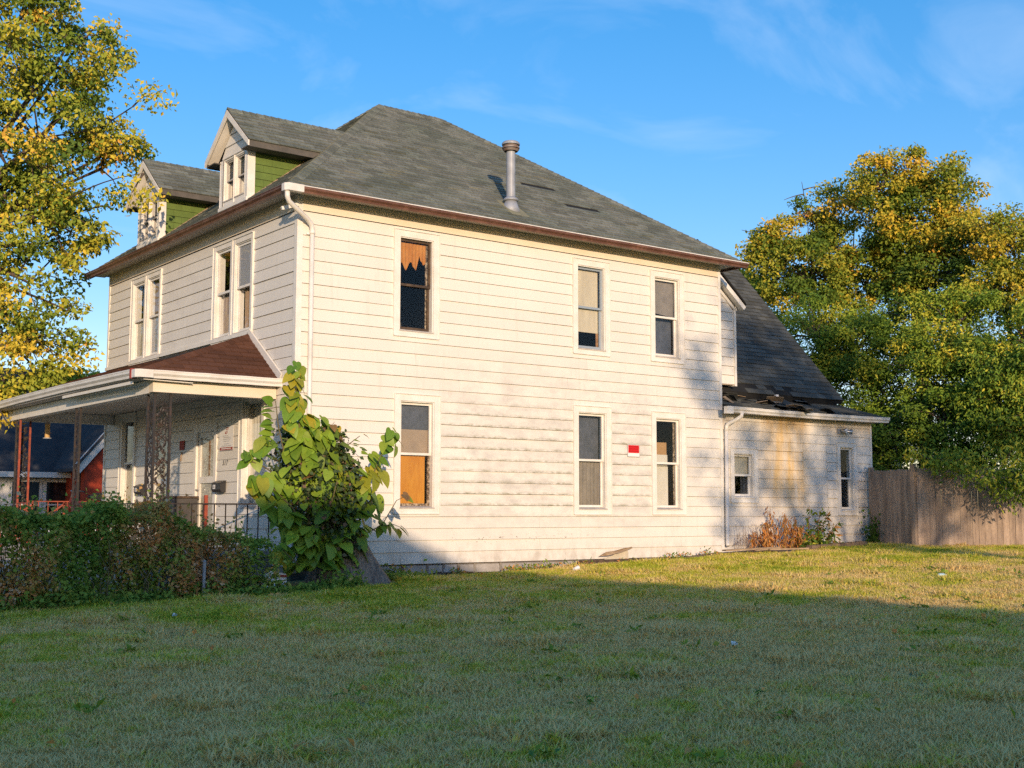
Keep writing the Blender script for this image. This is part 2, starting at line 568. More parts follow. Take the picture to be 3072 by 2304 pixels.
MT['dead_bark'] = material('bare_stump_wood', (0.30, 0.24, 0.19), (0.13, 0.10, 0.085), 5, stretch=(5, 5, 0.8), rough=0.95, bump=0.8, bscale=18)
MT['stem'] = material('green_stem', (0.14, 0.12, 0.06), rough=0.7)
MT['soil'] = material('bare_soil', (0.26, 0.18, 0.115), (0.15, 0.105, 0.07), 5, rough=0.95, fine=0.3, fscale=40, bump=0.8, bscale=25)
MT['plank'] = material('old_plank', (0.40, 0.30, 0.19), (0.26, 0.18, 0.11), 4, stretch=(1, 6, 6), rough=0.9, fine=0.2)
MT['red_wall'] = material('red_clapboard', (0.42, 0.055, 0.02), (0.30, 0.04, 0.018), 3, rough=0.7)
MT['far_roof'] = material('dark_far_roof', (0.035, 0.038, 0.045), (0.055, 0.058, 0.062), 3, rough=0.9, rnd=0.2)
MT['far_white'] = material('far_white_paint', (0.70, 0.69, 0.66), rough=0.6)
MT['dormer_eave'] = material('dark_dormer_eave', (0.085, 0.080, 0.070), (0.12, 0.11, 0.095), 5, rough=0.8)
MT['grey_wall'] = material('grey_clapboard', (0.45, 0.44, 0.42), rough=0.7)

# ------------------------------------------------------------------ ground
def gz(x, y):
    x = np.asarray(x, float)
    y = np.asarray(y, float)
    z = -0.21 + 0.028 * (np.clip(x, -30, 14) - 1) + 0.012 * (np.clip(y, -24, 2) + 1.2)
    # a shallow fall towards the foundation
    z = z - 0.085 * np.clip((x - 0.8) / 1.2, 0, 1) * np.clip((9.4 - x) / 2.5, 0, 1) * np.clip((y + 1.5) / 1.2, 0, 1)
    return z + 0.018 * np.sin(0.9 * x + 0.4 * y) * np.cos(0.7 * y - 0.3 * x)


def lawn_extra(nt, col, geo, mp):
    col = stain(nt, col, geo, (0.16, 0.19, 0.05), [], 0.55, (1, 1, 1), 0.45, 0.7, 0.8)
    return col


MT['lawn'] = material('lawn_soil', (0.21, 0.185, 0.085), (0.34, 0.27, 0.15), 9, rough=0.95, fine=0.4, fscale=30, bump=0.8, bscale=18, extra=lawn_extra)
gx = np.concatenate([[-900, -400, -150, -70], np.linspace(-42, 60, 137), [90, 180, 420, 900]])
gy = np.concatenate([[-900, -400, -150, -70], np.linspace(-46, 60, 142), [90, 180, 420, 900]])
GX, GY = np.meshgrid(gx, gy)
V = np.stack([GX.ravel(), GY.ravel(), gz(GX, GY).ravel()], 1)
nx = len(gx)
ii, jj = np.meshgrid(np.arange(nx - 1), np.arange(len(gy) - 1))
a = (jj * nx + ii).ravel()
me = fast_mesh('ground', V, np.stack([a, a + 1, a + nx + 1, a + nx], 1), MT['lawn'])
me.polygons.foreach_set('use_smooth', [True] * len(me.polygons))
o = bpy.data.objects.new('ground', me)
attach(o, None)
prop(o, kind='structure')

# bare soil strip against the wall
xs = np.linspace(1.2, 15.2, 90)
VV, FF = [], []
for i, x in enumerate(xs):
    wd = (0.68 if x < 7.5 else 0.40) + 0.20 * abs(math.sin(1.3 * x)) * abs(math.cos(0.47 * x + 1)) + 0.05 * math.sin(7 * x) + (0.5 if 9.6 < x < 13.4 else 0.0) * math.sin((x - 9.6) / 3.8 * math.pi)
    for k, t in enumerate((0.02, -0.3 * wd, -0.7 * wd, -wd)):
        rise = (0.03 if 9.2 < x < 12 else 0.01) * math.sin(min(1, k / 3) * math.pi) if k < 3 else 0
        VV.append((x, t, float(gz(x, t)) + 0.006 + rise))
for i in range(len(xs) - 1):
    for k in range(3):
        b = i * 4 + k
        FF.append((b, b + 1, b + 5, b + 4))
me = mesh_from('soil_strip', VV, FF, MT['soil'], smooth=True)
o = bpy.data.objects.new('soil_strip', me)
attach(o, None)
prop(o, kind='structure')

# ------------------------------------------------------------------ the house
C = 0.2032                 # siding exposure
LX, WY = 10.01, 9.05       # main block: x 0..LX, y 0..WY
WX = 15.05                 # end of the rear wing
ZT = 6.15                  # soffit
house = thing('house', (5, 4, 0), 'two-storey white clapboard house with grey hip roof, twin dormers and front porch', 'house')


def rects_with_holes(u0, u1, z0, z1, holes):
    us = sorted({u0, u1} | {h[i] for h in holes for i in (0, 1) if u0 < h[i] < u1})
    zs = sorted({z0, z1} | {h[i] for h in holes for i in (2, 3) if z0 < h[i] < z1})
    out = []
    for a, b in zip(us, us[1:]):
        for c, d in zip(zs, zs[1:]):
            m, n = (a + b) / 2, (c + d) / 2
            if not any(h[0] < m < h[1] and h[2] < n < h[3] for h in holes):
                out.append((a, b, c, d))
    return out


def wall_sheet(name, M, u0, u1, z0, z1, holes, mat, parent, d0=-0.012, d1=-0.10):
    mb = MB(M)
    for (a, b, c, d) in rects_with_holes(u0, u1, z0, z1, holes):
        mb.box(a, b, d1, d0, c, d)
    return mb.build(name, mat, parent)


def board_piece(M, a, b, za, zb, zlo, parent, mat, C=C, name='siding_board', j=0.0, wob=0.0):
    """one lapped board; its face leans out towards its lower edge"""
    def df(z): return 0.004 + 0.018 * (1 - (z - zlo) / C) + j
    mb = MB(M)
    e0, e1 = random.uniform(-wob, wob), random.uniform(-wob, wob)
    mb.add([(a, -0.010, za + e0), (a, df(za), za + e0), (a, df(zb), zb), (a, -0.010, zb), (b, -0.010, za + e1), (b, df(za) + e1, za + e1), (b, df(zb), zb), (b, -0.010, zb)],
           [(0, 1, 2, 3), (4, 7, 6, 5), (0, 4, 5, 1), (1, 5, 6, 2), (2, 6, 7, 3), (3, 7, 4, 0)])
    return mb.build(name, mat, parent)


def siding(M, u0, u1, z0, n, holes, parent, mat, zmax=1e9, gap=0.006, C=C, joints=False):
    for i in range(n):
        zl = z0 + i * C
        zt = min(zl + C - gap, zmax)
        if zt - zl < 0.02: continue
        segs = [(u0, u1)]
        for h in holes:
            if h[2] < zt - 0.004 and h[3] > zl + 0.004:
                ns = []
                for (a, b) in segs:
                    if h[0] <= a and h[1] >= b: continue
                    if h[1] <= a or h[0] >= b: ns.append((a, b)); continue
                    if h[0] > a: ns.append((a, h[0]))
                    if h[1] < b: ns.append((h[1], b))
                segs = ns
                a, b = max(u0, h[0]), min(u1, h[1])
                if h[3] < zt - 0.015 and b > a: board_piece(M, a + 0.001, b - 0.001, h[3], zt, zl, parent, mat)
                if h[2] > zl + 0.015 and b > a: board_piece(M, a + 0.001, b - 0.001, zl, h[2], zl, parent, mat)
        if joints:
            ns = []
            for (a, b) in segs:
                c = a + random.uniform(1.2, 3.6)
                while b - c > 1.0 and b - a > 3.4:
                    ns.append((a, c - 0.0015))
                    a = c + 0.0015
                    c += 3.66
                ns.append((a, b))
            segs = ns
        for (a, b) in segs:
            if b - a > 0.01:
                board_piece(M, a, b, zl, zt, zl, parent, mat, j=random.uniform(-0.003, 0.004), wob=0.0022)


def shrink(r, t): return (r[0] + t, r[1] - t, r[2] + t, r[3] - t)


def window(M, r, parent, cw=0.115, content=(), sash='trim', lower_sash=None, rail=0.5, glass=('glass', 'glass'), sill='old_trim', label=None, frame='trim', sw=0.042, dep=0.0):
    """double-hung window: casing (the part), jamb, two sashes, two panes, sill and whatever hangs behind the glass"""
    u0, u1, z0, z1 = r
    mb = MB(M)
    t = 0.034
    mb.box(u0, u0 + cw, -0.01, t, z0, z1)
    mb.box(u1 - cw, u1, -0.01, t, z0, z1)
    mb.box(u0 + cw, u1 - cw, -0.01, t - 0.003, z1 - cw, z1)
    mb.box(u0 + cw, u1 - cw, -0.01, t - 0.003, z0, z0 + 0.075)
    # back band round the casing and a drip cap
    mb.box(u0 - 0.014, u0, -0.01, t + 0.014, z0 - 0.01, z1 + 0.014)
    mb.box(u1, u1 + 0.014, -0.01, t + 0.014, z0 - 0.01, z1 + 0.014)
    mb.box(u0, u1, -0.01, t + 0.018, z1, z1 + 0.014)
    mb.box(u0, u1, -0.01, t + 0.010, z0 - 0.022, z0)
    win = mb.build('window', MT[frame], parent)
    if label: win['label'] = label
    a, b, c, d = u0 + cw, u1 - cw, z0 + 0.075, z1 - cw
    mb = MB(M)
    mb.box(a, a + 0.018, -0.16, 0.012, c, d)
    mb.box(b - 0.018, b, -0.16, 0.012, c, d)
    mb.box(a + 0.018, b - 0.018, -0.16, 0.012, d - 0.018, d)
    mb.build('jamb', MT[frame], win)
    mb = MB(M)
    mb.extr([(a - 0.01, -0.16, c), (a - 0.01, 0.045, c), (a - 0.01, 0.045, c + 0.02), (a - 0.01, -0.16, c + 0.065)], (b - a + 0.02, 0, 0))
    mb.build('sill', MT[sill], win)
    a, b, c, d = a + 0.018, b - 0.018, c + 0.05, d - 0.018
    zm = c + (d - c) * rail

    def one(a, b, c, d, dep, mat, gl):
        m2 = MB(M)
        m2.box(a, a + sw, dep - 0.03, dep, c, d)
        m2.box(b - sw, b, dep - 0.03, dep, c, d)
        m2.box(a + sw, b - sw, dep - 0.03, dep - 0.002, c, c + sw)
        m2.box(a + sw, b - sw, dep - 0.03, dep - 0.002, d - sw, d)
        m2.build('sash', MT[mat], win)
        if gl:
            m2 = MB(M)
            m2.box(a + sw - 0.004, b - sw + 0.004, dep - 0.018, dep - 0.014, c + sw - 0.004, d - sw + 0.004)
            m2.build('pane', MT[gl], win)
    one(a, b, zm - 0.02, d, -0.045 + dep, sash, glass[0])
    one(a, b, c, zm + 0.022, -0.085 + dep, lower_sash or sash, glass[1])
    for it in content:
        nm, f0, f1, g0, g1, dp_, mat = it[:7]
        dp_ += dep
        m2 = MB(M)
        uu0, uu1 = a + (b - a) * f0, a + (b - a) * f1
        vv0, vv1 = c + (d - c) * g0, c + (d - c) * g1
        if len(it) > 7 and it[7] == 'torn':
            # hanging sheet with a ragged lower edge
            k = 16
            rg = random.Random(3)
            k = 28
            low = [vv0 + (vv1 - vv0) * x for x in (0.34, 0.30, 0.33, 0.37, 0.24, 0.27, 0.22, 0.06, 0.01, 0.00, 0.10, 0.23, 0.26, 0.33, 0.30, 0.21, 0.17, 0.09, 0.04, 0.06, 0.30, 0.52, 0.61, 0.42, 0.36, 0.31, 0.27, 0.30, 0.35)]
            pts, fc = [], []
            for q in range(k + 1):
                uq = uu0 + (uu1 - uu0) * q / k
                w_ = 0.014 * math.sin(q * 1.9)
                pts += [(uq, dp_ + w_ * 0.3, vv1), (uq, dp_ + w_, low[q]), (uq, dp_ + w_ - 0.004, low[q]), (uq, dp_ + w_ * 0.3 - 0.004, vv1)]
            for q in range(k):
                e = 4 * q
                fc += [(e, e + 1, e + 5, e + 4), (e + 2, e + 3, e + 7, e + 6), (e + 1, e + 2, e + 6, e + 5), (e + 3, e, e + 4, e + 7)]
            m2.add(pts, fc)
        elif len(it) > 7 and it[7] == 'folds':
            k = 20
            pts, fc = [], []
            for q in range(k + 1):
                uq = uu0 + (uu1 - uu0) * q / k
                w_ = 0.018 * math.sin(q * 2.3)
                pts += [(uq, dp_ + w_, vv0), (uq, dp_ + w_, vv1), (uq, dp_ + w_ - 0.003, vv0), (uq, dp_ + w_ - 0.003, vv1)]
            for q in range(k):
                e = 4 * q
                fc += [(e, e + 4, e + 5, e + 1), (e + 2, e + 3, e + 7, e + 6), (e, e + 2, e + 6, e + 4), (e + 1, e + 5, e + 7, e + 3)]
            m2.add(pts, fc)
        elif len(it) > 7 and it[7] == 'slant':
            m2.extr([(uu0, dp_, vv0 + 0.06), (uu1, dp_, vv0), (uu1, dp_, vv1), (uu0, dp_, vv1)], (0, -0.006, 0))
        elif len(it) > 7 and it[7] == 'box':
            m2.box(uu0, uu1, dp_ - 0.35, dp_, vv0, vv1)
        else:
            m2.box(uu0, uu1, dp_ - 0.008, dp_, vv0, vv1)
        m2.build(nm, MT[mat], win)
    return win


# --- openings (outer edge of the casing): u0, u1, z0, z1
W1 = (1.865, 2.795, 3.965, 5.83)
W2 = (5.920, 6.850, 3.965, 5.815)
W3 = (7.970, 8.900, 3.965, 5.82)
W4 = (1.905, 2.835, 0.875, 2.935)
W5 = (5.925, 6.865, 0.865, 2.935)
W6 = (7.970, 8.900, 0.865, 2.915)
W7 = (10.25, 11.075, 1.12, 2.255)
W8 = (13.78, 14.460, 0.85, 2.495)
side_open = [W1, W2, W3, W4, W5, W6]
FA = (7.11, 8.02, 0.87, 2.95)
FC = (1.05, 2.03, 0.87, 2.95)
DB = (3.00, 4.03, 0.25, 2.49)
DD = (5.23, 6.26, 0.25, 2.49)
FP1 = (1.64, 3.335, 3.99, 5.81)
FP2 = (5.93, 7.60, 3.99, 5.81)

wall_s = wall_sheet('wall', S, 0.012, LX - 0.012, 0.0, ZT, [shrink(h, 0.10) for h in side_open], MT['underlay'], house)
siding(S, 0.075, LX - 0.075, 0.0, 29, side_open, wall_s, MT['siding'], joints=True)
wall_f = wall_sheet('wall', FR, 0.012, WY - 0.012, -0.1, ZT, [shrink(h, 0.10) for h in (FA, FC, FP1, FP2)] + [(DB[0] + .1, DB[1] - .1, -0.2, DB[3] - .1), (DD[0] + .1, DD[1] - .1, -0.2, DD[3] - .1)], MT['underlay'], house)
siding(FR, 0.075, WY - 0.075, 0.0, 29, [FA, FC, (DB[0], DB[1], -1, DB[3]), (DD[0], DD[1], -1, DD[3]), FP1, FP2], wall_f, MT['siding'])
# far walls, floors and partitions keep the rooms dark
mb = MB()
mb.box(LX - 0.11, LX - 0.012, 0.12, WY - 0.012, -0.3, ZT)
mb.build('wall', MT['siding'], house)
mb = MB()
mb.box(0.12, LX - 0.12, WY - 0.11, WY - 0.012, -0.3, ZT)
mb.build('wall', MT['siding'], house)
mb = MB()
mb.box(0.12, LX - 0.12, 0.12, WY - 0.12, 3.20, 3.35)
mb.box(0.12, LX - 0.12, 0.12, WY - 0.12, 0.20, 0.30)
mb.box(0.12, LX - 0.12, 0.12, WY - 0.12, 6.05, 6.10)
mb.build('floor', MT['inside'], house)
mb = MB()
mb.box(4.2, 4.3, 1.6, WY - 0.12, 0.30, 3.20)
mb.box(0.12, LX - 0.12, 3.0, 3.1, 0.30, 3.20)
mb.box(4.2, 4.3, 0.12, WY - 0.12, 3.35, 6.05)
mb.box(2.2, LX - 0.12, 3.0, 3.1, 3.35, 6.05)
mb.build('partition', MT['inside'], house)

# corner boards, frieze
for (u0, u1, M) in ((0.0, 0.075, S), (LX - 0.075, LX, S), (-0.028, 0.075, FR), (WY - 0.075, WY, FR)):
    mb = MB(M)
    mb.box(u0, u1, -0.012, 0.030 if M is S else 0.0285, -0.02, ZT - 0.002)
    mb.build('corner_board', MT['trim'], house)
for (u0, u1, M) in ((0.075, LX - 0.075, S), (0.075, WY - 0.075, FR)):
    mb = MB(M)
    mb.box(u0, u1, -0.012, 0.024, 29 * C + 0.002, ZT - 0.002)
    mb.box(u0, u1, -0.012, 0.036, 29 * C + 0.002, 29 * C + 0.016)
    mb.build('frieze_board', MT['frieze'], house)

# --- windows of the long side
window(S, W1, house, sash='dark_wood', glass=('glass', 'glass'), rail=0.49, label='upper window with torn orange paper behind the glass',
       content=[('torn_paper', 0.0, 0.90, 0.66, 0.965, -0.11, 'orange_cloth', 'torn'), ('peeling_stile', 0.90, 1.0, 0.0, 1.0, -0.118, 'peel')])
window(S, W2, house, sash='metal_sash', glass=('glass', 'glass'), label='upper window with a cream blind pulled almost down',
       content=[('blind', 0.0, 0.93, 0.20, 1.0, -0.125, 'blind'), ('peeling_stile', 0.86, 1.0, 0.0, 0.20, -0.13, 'wood')])
window(S, W3, house, sash='trim', glass=('storm', 'storm'), label='upper window with a beige blind hanging slightly askew',
       content=[('blind', 0.0, 1.0, 0.52, 1.0, -0.125, 'taupe_film', 'slant'), ('curtain', 0.0, 1.0, 0.0, 0.55, -0.22, 'grey_film')])
window(S, W4, house, sash='trim', lower_sash='peel', glass=('storm', 'glass'), label='lower window with orange plywood behind its lower sash',
       content=[('film', 0.0, 1.0, 0.74, 1.0, -0.12, 'grey_film'), ('paper', 0.0, 1.0, 0.48, 0.74, -0.122, 'tan_film'), ('plywood', 0.0, 0.88, 0.0, 0.48, -0.125, 'orange_board')])
window(S, W5, house, sash='trim', glass=('storm', 'storm'), label='lower window with grey glass above a taupe curtain',
       content=[('film', 0.0, 1.0, 0.5, 1.0, -0.20, 'grey_film'), ('curtain', 0.0, 1.0, 0.0, 0.5, -0.145, 'taupe_film', 'folds')])
window(S, W6, house, sash='trim', glass=('glass', 'glass'), label='lower window with a carton standing on a cream cabinet',
       content=[('carton', 0.0, 0.68, 0.60, 0.74, -0.17, 'cardboard', 'box'), ('cabinet', 0.0, 0.70, 0.47, 0.60, -0.16, 'cream_panel', 'box'), ('cabinet_door', 0.0, 0.70, 0.0, 0.465, -0.15, 'cream_panel', 'box'),
                ('peeling_stile', 0.90, 1.0, 0.0, 1.0, -0.13, 'peel')])


def double_window(r, parent, conts, labels=None, M=FR, cw=0.09, sash=('trim', 'trim'), z_ext=0.0):
    m = (r[0] + r[1]) / 2
    k = 0.02
    out = []
    for i, (a, b) in enumerate(((r[0], m + k), (m - k, r[1]))):
        aa, bb = (a, m - 0.002) if i == 0 else (m + 0.002, b)
        out.append(window(M, (aa, bb, r[2], r[3]), parent, cw=cw, content=conts[i], sash=sash[i], label=labels[i] if labels else None, dep=0.035))
    return out


double_window(FP1, house, ([('blind', 0.0, 1.0, 0.5, 1.0, -0.066, 'grey_blind'), ('curtain', 0.0, 0.75, 0.0, 0.5, -0.16, 'curtain_brown', 'folds')],
                           [('curtain', 0.0, 0.85, 0.0, 0.5, -0.15, 'curtain', 'folds')]),
              ('front upper window with a grey blind above brown curtains', 'front upper window with striped curtains in its lower half'))
double_window(FP2, house, ([('panel', 0.0, 1.0, 0.0, 0.5, -0.105, 'grey_blind'), ('curtain', 0.3, 0.9, 0.55, 0.95, -0.14, 'tan_film')],
                           [('panel', 0.0, 1.0, 0.0, 0.5, -0.105, 'blind')]),
              ('front upper window with a grey panel behind its lower sash', 'front upper window with a beige panel behind its lower sash'))
window(FR, FA, house, content=[('panel', 0.0, 1.0, 0.0, 0.42, -0.106, 'blind'), ('shelf', 0.0, 1.0, 0.52, 0.55, -0.16, 'white_plain')], label='porch window with a cream panel low behind the glass', dep=0.03)
window(FR, FC, house, content=[('curtain', 0.0, 1.0, 0.0, 1.0, -0.16, 'cream_panel', 'folds')], label='porch window next to the corner, half hidden by leaves')


def door(r, parent, label):
    u0, u1, z0, z1 = r
    mb = MB(FR)
    mb.box(u0, u0 + 0.11, -0.01, 0.035, z0, z1)
    mb.box(u1 - 0.11, u1, -0.01, 0.035, z0, z1)
    mb.box(u0 + 0.11, u1 - 0.11, -0.01, 0.032, z1 - 0.12, z1)
    mb.box(u0 - 0.015, u1 + 0.015, -0.01, 0.05, z1, z1 + 0.03)
    d = mb.build('door', MT['trim'], parent)
    d['label'] = label
    a, b, zt = u0 + 0.11, u1 - 0.11, z1 - 0.12
    mb = MB(FR)
    for x0, x1, c, e in ((a, a + 0.09, z0, zt), (b - 0.09, b, z0, zt), (a + 0.09, b - 0.09, z0, z0 + 0.2), (a + 0.09, b - 0.09, 1.42, 1.54), (a + 0.09, b - 0.09, zt - 0.1, zt)):
        mb.box(x0, x1, -0.05, -0.02, c, e)
    mb.build('storm_door', MT['trim'], d)
    for c, e in ((z0 + 0.2, 1.42), (1.54, zt - 0.1)):
        mb = MB(FR)
        mb.box(a + 0.088, b - 0.088, -0.038, -0.034, c - 0.002, e + 0.002)
        mb.build('pane', MT['glass'], d)
    mb = MB(FR)
    mb.box(a, b, -0.10, -0.052, z0, zt)
    mb.build('inner_door', MT['cream_panel'], d)
    mb = MB(FR)
    mb.box(a + 0.33, a + 0.40, -0.052, -0.046, 1.56, zt - 0.15)
    mb.build('curtain_strip', MT['wood'], d)
    mb = MB(FR)
    mb.tube([(b - 0.05, -0.02, 1.3), (b - 0.05, 0.04, 1.3), (b - 0.12, 0.04, 1.3)], 0.012)
    mb.build('handle', MT['steel'], d)


door(DB, house, 'white glazed porch door beside the notice')
door(DD, house, 'white glazed porch door behind the corner post')

# --- foundation
fnd = MB().box(0.0, LX, 0.055, 0.3, -0.8, -0.002).build('foundation', MT['mortar'], house)
rg = random.Random(11)
x = 0.6
while x < 9.2:
    wd = rg.uniform(0.30, 0.62)
    for zr in ((-0.185, -0.012), (-0.40, -0.205)):
        e = [rg.uniform(-0.014, 0.014) for _ in range(8)]
        p = 0.004 - 0.01 * rg.random()
        mb = MB()
        x0, x1 = x + 0.009, x + wd - 0.009
        lo = [(x0 + e[0], zr[0] + e[1] * 1.5), (x1 + e[2], zr[0] + e[3] * 1.5), (x1 + e[4], zr[1] + abs(e[5]) * -0.6), (x0 + e[6], zr[1] + abs(e[7]) * -0.6)]
        mb.add([(u, 0.055, z) for u, z in lo] + [(u + (0.02 if i in (0, 3) else -0.02), p, z + (0.02 if i < 2 else -0.02)) for i, (u, z) in enumerate(lo)],
               [(4, 5, 6, 7), (0, 1, 5, 4), (1, 2, 6, 5), (2, 3, 7, 6), (3, 0, 4, 7)])
        mb.build('stone', MT['stone'], fnd)
    x += wd

# --- rear wing (one storey), its lean-to roof and the steep roof behind
wing_open = [W7, W8]
wall_w = wall_sheet('wing_wall', S, LX + 0.002, WX, 0.0, 3.06, [shrink(h, 0.10) for h in wing_open], MT['underlay'], house, d0=-0.02, d1=-0.11)


def SW(u, d, z): return (u, -d + 0.012, z)


PANEL = (12.60, 13.41, 1.12, 2.27)
siding(SW, LX + 0.002, WX - 0.06, -0.05 + 0.05, 15, [W7, W8, PANEL], wall_w, MT['wing_siding'], zmax=3.03)
window(SW, W7, house, cw=0.11, glass=('storm', 'glass'), sill='trim', label='small rear-wing window with a cream blind in its upper half',
       content=[('blind', 0, 1, 0.5, 1, -0.122, 'blind'), ('curtain', 0.65, 1, 0.0, 0.5, -0.16, 'dark_cloth', 'folds')])
window(SW, W8, house, cw=0.10, glass=('glass', 'glass'), sill='trim', label='tall narrow rear-wing window with dark panes')
mb = MB(SW)
mb.box(PANEL[0], PANEL[1], -0.02, 0.012, PANEL[2], PANEL[3])
mb.box(PANEL[0] - 0.012, PANEL[0], -0.02, 0.02, PANEL[2] - 0.01, PANEL[3] + 0.012)
mb.box(PANEL[1], PANEL[1] + 0.012, -0.02, 0.02, PANEL[2] - 0.01, PANEL[3] + 0.012)
mb.box(PANEL[0], PANEL[1], -0.02, 0.0205, PANEL[3], PANEL[3] + 0.012)
mb.box(PANEL[0], PANEL[1], -0.02, 0.0205, PANEL[2] - 0.012, PANEL[2])
pn = mb.build('filled_opening', MT['wing_siding'], house)
for i in range(6):
    zl = PANEL[2] + 0.003 + i * 0.191
    board_piece(SW, PANEL[0] + 0.003, PANEL[1] - 0.003, zl, min(zl + 0.181, PANEL[3] - 0.003), zl, pn, MT['wing_siding'])
mb = MB(SW)
mb.box(WX - 0.06, WX, -0.02, 0.03, 0.0, 3.05)
mb.build('corner_board', MT['trim'], house)
mb = MB()
mb.box(WX - 0.11, WX - 0.002, 0.12, 8.0, 0.0, 3.12)
mb.box(LX + 0.01, WX - 0.12, 7.9, 8.0, 0.0, 3.4)
mb.build('wing_wall', MT['wing_siding'], house)
mb = MB()
mb.box(LX + 0.01, WX - 0.12, 0.13, 7.9, 0.2, 0.3)
mb.box(LX + 0.01, WX - 0.12, 3.2, 3.3, 0.3, 3.0)
mb.build('wing_floor', MT['inside'], house)

# ---------------- shingles
SHINGLES = []      # (top polygon, four or more corners in 3-D, deck normal, thickness lower, thickness upper, roof part, material)


def clip(poly, a, b, c):
    """keep a*x + b*y <= c"""
    out = []
    for i in range(len(poly)):
        p, q = poly[i], poly[(i + 1) % len(poly)]
        fp, fq = a * p[0] + b * p[1] - c, a * q[0] + b * q[1] - c
        if fp <= 0: out.append(p)
        if (fp < 0 < fq) or (fq < 0 < fp):
            t = fp / (fp - fq)
            out.append((p[0] + (q[0] - p[0]) * t, p[1] + (q[1] - p[1]) * t))
    return out


def shingle_face(poly3, part, mat, expo=0.142, tab=0.305, cut=None, jitter=0.007, seed=1, gap=0.013, skip=None):
    """poly3: convex roof face, first edge is the eave; lays tabs course by course"""
    P = [Vector(p) for p in poly3]
    e = (P[1] - P[0]).normalized()
    n = e.cross(P[-1] - P[0]).normalized()
    if n.z < 0: n = -n
    s = n.cross(e).normalized()
    if s.z < 0: s = -s
    Q = [((p - P[0]).dot(e), (p - P[0]).dot(s)) for p in P]
    area = sum(Q[i][0] * Q[(i + 1) % len(Q)][1] - Q[(i + 1) % len(Q)][0] * Q[i][1] for i in range(len(Q)))
    if area < 0: Q = Q[::-1]
    umin, umax = min(q[0] for q in Q), max(q[0] for q in Q)
    smax = max(q[1] for q in Q)
    rg = random.Random(seed)
    k = 0
    while k * expo < smax:
        s0 = k * expo
        off = (k % 2) * tab / 2 + rg.uniform(-0.02, 0.02)
        u = umin - tab + off
        while u < umax:
            lo = s0 - rg.uniform(0, jitter) - (0.02 if k == 0 else 0)
            pol = [(u + 0.004, lo), (u + tab - 0.004, lo + rg.uniform(-0.002, 0.002)), (u + tab - 0.004, s0 + expo - gap), (u + 0.004, s0 + expo - gap)]
            for i in range(len(Q)):
                (x0, y0), (x1, y1) = Q[i], Q[(i + 1) % len(Q)]
                if k == 0 and abs(y0) < 1e-6 and abs(y1) < 1e-6: continue
                a, b = (y1 - y0), -(x1 - x0)
                pol = clip(pol, a, b, a * x0 + b * y0)
                if len(pol) < 3: break
            if len(pol) >= 3:
                cx = sum(p[0] for p in pol) / len(pol)
                cy = sum(p[1] for p in pol) / len(pol)
                c3 = P[0] + e * cx + s * cy
                if skip is None or not skip(c3, rg):
                    lift = 0.013 + (rg.random() < 0.05) * 0.016
                    top = []
                    bot = []
                    for (a, b) in pol:
                        f = min(1, max(0, (b - s0) / expo))
                        base = P[0] + e * a + s * b
                        top.append(base + n * (lift * (1 - f) + 0.004))
                        bot.append(base + n * 0.0005)
                    SHINGLES.append((top, bot, c3, n, part, mat))
            u += tab
        k += 1


def flush_shingles(limit=300):
    """the largest in view become single parts, the rest of each roof one joined part"""
    sc = []
    for i, (top, bot, c3, n, part, mat) in enumerate(SHINGLES):
        d = CAM_POS - c3
        ar = 0.0
        for j in range(1, len(top) - 1):
            ar += (top[j] - top[0]).cross(top[j + 1] - top[0]).length / 2
        vis = n.dot(d.normalized())
        q = (c3 - CAM_POS)
        inside = abs(q.dot(CR) / q.dot(FW)) < 0.41
        sc.append((ar * vis / d.length_squared if vis > 0 and inside and 'HIDE' not in mat else -1, i))
    sc.sort(reverse=True)
    single = {i for a, i in sc[:limit] if a > 0}
    rest = {}
    for i, (top, bot, c3, n, part, mat) in enumerate(SHINGLES):
        k = len(top)
        V = [tuple(p) for p in top] + [tuple(p) for p in bot]
        F = [tuple(range(k))] + [(j, k + j, k + (j + 1) % k, (j + 1) % k) for j in range(k)]
        if i in single:
            me = mesh_from('shingle', V, F, MT[mat], recalc=True)
            attach(bpy.data.objects.new('shingle', me), part)
        else:
            r = rest.setdefault((part.name, mat), ([], [], part))
            b = len(r[0])
            r[0].extend(V)
            r[1].extend(tuple(b + t for t in f) for f in F)
    for (pn_, mat), (V, F, part) in rest.items():
        me = mesh_from('shingle_courses', V, F, MT[mat], recalc=True)
        o = bpy.data.objects.new('shingle_courses', me)
        attach(o, part)
        o['kind'] = 'stuff'


